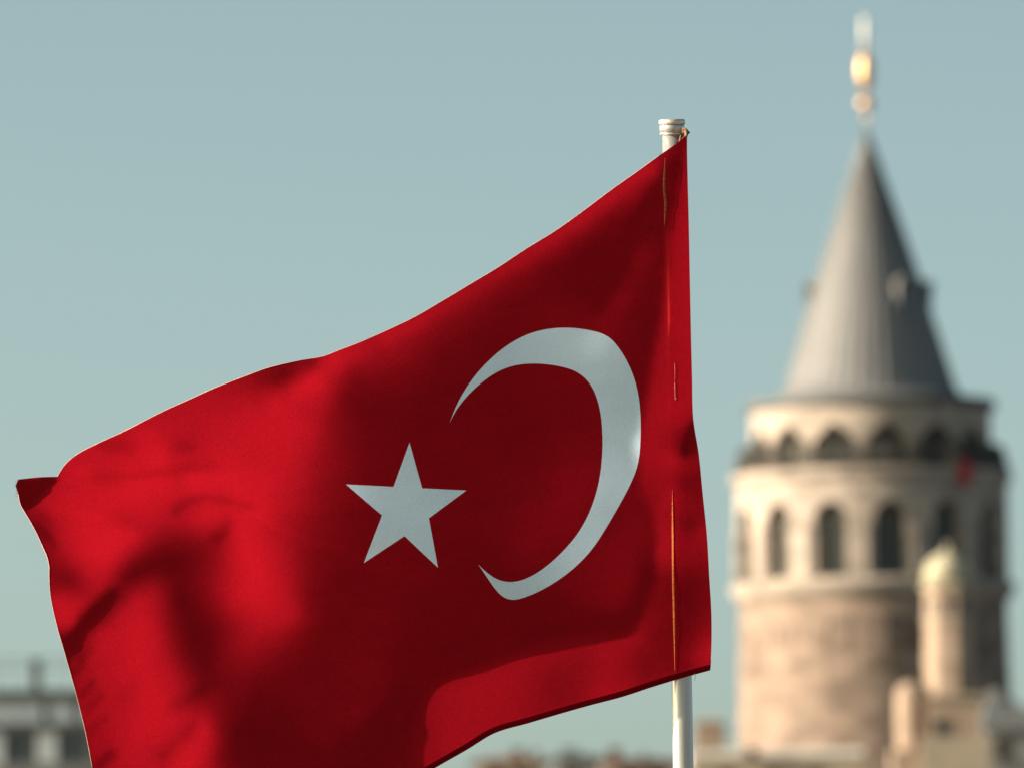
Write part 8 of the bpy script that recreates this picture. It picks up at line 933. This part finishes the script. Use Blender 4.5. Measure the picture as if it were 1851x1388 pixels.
# rolled double hem along the foot of the flag
hm = MB(); n = len(hem_in); rows = [(0.0, 0.0), (.12, .0008), (.5, .0052), (.9, .0105), (1.0, .0122), (.8, .0135), (.1, .0050)]
v = []
for (a, c) in zip(hem_in, hem_out):
    z0 = float(relief(*a)[0])
    for t, e in rows:
        v.append(at(a[0] + (c[0] - a[0]) * t, a[1] + (c[1] - a[1]) * t, D_FLAG + z0 + e))
m_ = len(rows)
hm.add(v, [(i * m_ + k, i * m_ + k + 1, (i + 1) * m_ + k + 1, (i + 1) * m_ + k) for i in range(n - 1) for k in range(m_ - 1)], True)
hm.build('hem', M['hem'], flag, fix=True)
# bright halo along the head and the fly, put in as a pale tube
edge = dense(OUT[2:OUT.index((104, 861)) + 1], 6, closed=False)
MB().tube([cloth_point(a, c) for a, c in edge], .0006, 6).build('edge_halo', M['thread_and_halo'], flag)
edge2 = dense(OUT[OUT.index((33, 893)):OUT.index((180, 1440))], 6, closed=False)
MB().tube([cloth_point(a, c) for a, c in edge2], .0006, 6).build('edge_halo', M['thread_and_halo'], flag)
# pole glare through the cloth, put in as coloured ribbons down the hoist
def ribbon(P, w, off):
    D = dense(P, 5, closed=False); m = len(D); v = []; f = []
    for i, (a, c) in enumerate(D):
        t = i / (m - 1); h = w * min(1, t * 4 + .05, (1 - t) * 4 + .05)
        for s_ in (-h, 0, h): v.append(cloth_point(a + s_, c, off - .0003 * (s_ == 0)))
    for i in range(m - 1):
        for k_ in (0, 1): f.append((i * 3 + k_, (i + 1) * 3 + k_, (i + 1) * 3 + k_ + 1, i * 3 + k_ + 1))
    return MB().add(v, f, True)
M['glare_gold'] = mat('pole_glare_gold', (.62, .14, .035), .7, 0, .3, var=.45, scale=420)
M['tan'] = mat('pole_glare_tan', (.21, .045, .017), .8, 0, .3, var=.5, scale=300)
ribbon([(1215.3, 885), (1216, 960), (1217, 1060), (1218, 1100), (1219, 1150), (1220, 1214)], 1.7, -.0007).build('pole_glare_line', M['glare_gold'], flag)
ribbon([(1202, 286), (1201.5, 310), (1200.5, 336), (1203, 370), (1201, 410)], 2.3, -.0007).build('pole_glare_line', M['tan'], flag)
# frayed threads at the fly corner
rf_ = random.Random(3)
for k_ in range(7):
    y_ = 868 + k_ * 4.5; x_ = 29.5 + .5 * k_
    a_ = cloth_point(x_ + 2, y_); b_ = a_ - RIGHT * rf_.uniform(.004, .008) - UP * rf_.uniform(.001, .006)
    MB().tube([a_, (a_ + b_) / 2 + UP * .001, b_], [.0005, .0004, .0002], 5).build('frayed_thread', M['hem'], flag)
# loose threads on the cloth
MB().tube([cloth_point(a, c, -.0015) for a, c in ((1219.5, 657), (1219.8, 672), (1219.4, 690))], .00025, 5).build('loose_thread', M['thread_and_halo'], flag)
MB().tube([cloth_point(a, c, -.0015) for a, c in ((1219.4, 692), (1220, 708), (1220.6, 722), (1223.4, 719))], .0004, 5).build('loose_thread', M['thread_and_halo'], flag)
MB().tube([cloth_point(1256, 1217, .002), at(1257, 1224, D_FLAG + .085), at(1255, 1229, D_FLAG + .085)], .0004, 5).build('loose_thread', M['thread_and_halo'], flag)

# ------------------------------------------------------------------ flagpole
pt, pb = (1214.5, 222), (1233.5, 1300)
zmax = max(float(relief(pt[0] + (pb[0] - pt[0]) * t + s, pt[1] + (pb[1] - pt[1]) * t)[0]) for t in [k / 60 for k in range(3, 56)] for s in (-18, 0, 18))
DP = D_FLAG + zmax + .0225
top = at(*pt, DP); low = at(*pb, DP)
axis = (low - top).normalized()
foot = top + axis * ((2.4 - top.z) / axis.z)
pole = thing('flagpole', 'silver metal flagpole with a capped top behind the red flag', 'flagpole', foot)
def pp(d): return top + axis * d - foot
R0 = 17.0 / PPM
Lp = (foot - top).length
MB().tube([pp(.012), pp(.5), pp(1.1), pp(Lp)], [18 / PPM, 18.2 / PPM, 18.6 / PPM, 21 / PPM], 48).build('shaft', M['alu'], pole)
MB().tube([pp(-.0060), pp(-.0050), pp(-.001), pp(.0035), pp(.0042)], [20 / PPM, 23.2 / PPM, 24 / PPM, 24 / PPM, 22.6 / PPM], 48).build('cap', M['alu_cap'], pole)
MB().tube([pp(.0043), pp(.0075), pp(.0185), pp(.0195)], [21.8 / PPM, 22.6 / PPM, 22.6 / PPM, 20.5 / PPM], 48).build('collar', M['alu'], pole)
MB().tube([pp(.0196), pp(.0202), pp(.0224), pp(.0236)], [20.5 / PPM, 22.8 / PPM, 22.4 / PPM, 18 / PPM], 48).build('ring', M['alu_cap'], pole)
MB().tube([pp(Lp - .12), pp(Lp - .1), pp(Lp - .02), pp(Lp)], [.024, .07, .08, .09], 32).build('base_collar', M['alu_cap'], pole)
# lashing: rope round the collar and a knot that holds the flag's corner
tie = cloth_point(1241, 247, 0)
rp = MB()
c0 = pp(.0275) + foot; c1 = pp(.047) + foot
def ring_pts(c, r, ph=0):
    e1 = (RIGHT - axis * RIGHT.dot(axis)).normalized(); e2 = axis.cross(e1)
    return [c + (e1 * math.cos(a) + e2 * math.sin(a)) * r + axis * (.001 * math.sin(a * 2 + ph)) for a in [2 * math.pi * k / 32 for k in range(33)]]
side = c0 + RIGHT * (R0 + .002)
rp.tube([side - FWD * .01, at(1236, 233, DP - .03), at(1240, 236, DP - .03), tie + UP * .004, tie - FWD * .002], [.002, .003, .0035, .003, .002], 8)
rp.tube([side, at(1231, 246, DP - .03), at(1228, 258, DP - .025), at(1234, 252, DP - .035), tie], [.0018, .0022, .0022, .002, .002], 8)
kn = at(1241, 240, DP - .03)
rp.tube([kn + RIGHT * -.006, kn + UP * .004, kn + RIGHT * .004, kn - UP * .004, kn - RIGHT * .004 - FWD * .003], [.002, .003, .003, .003, .0015], 8)
rp.build('lashing', M['rope'], flag)
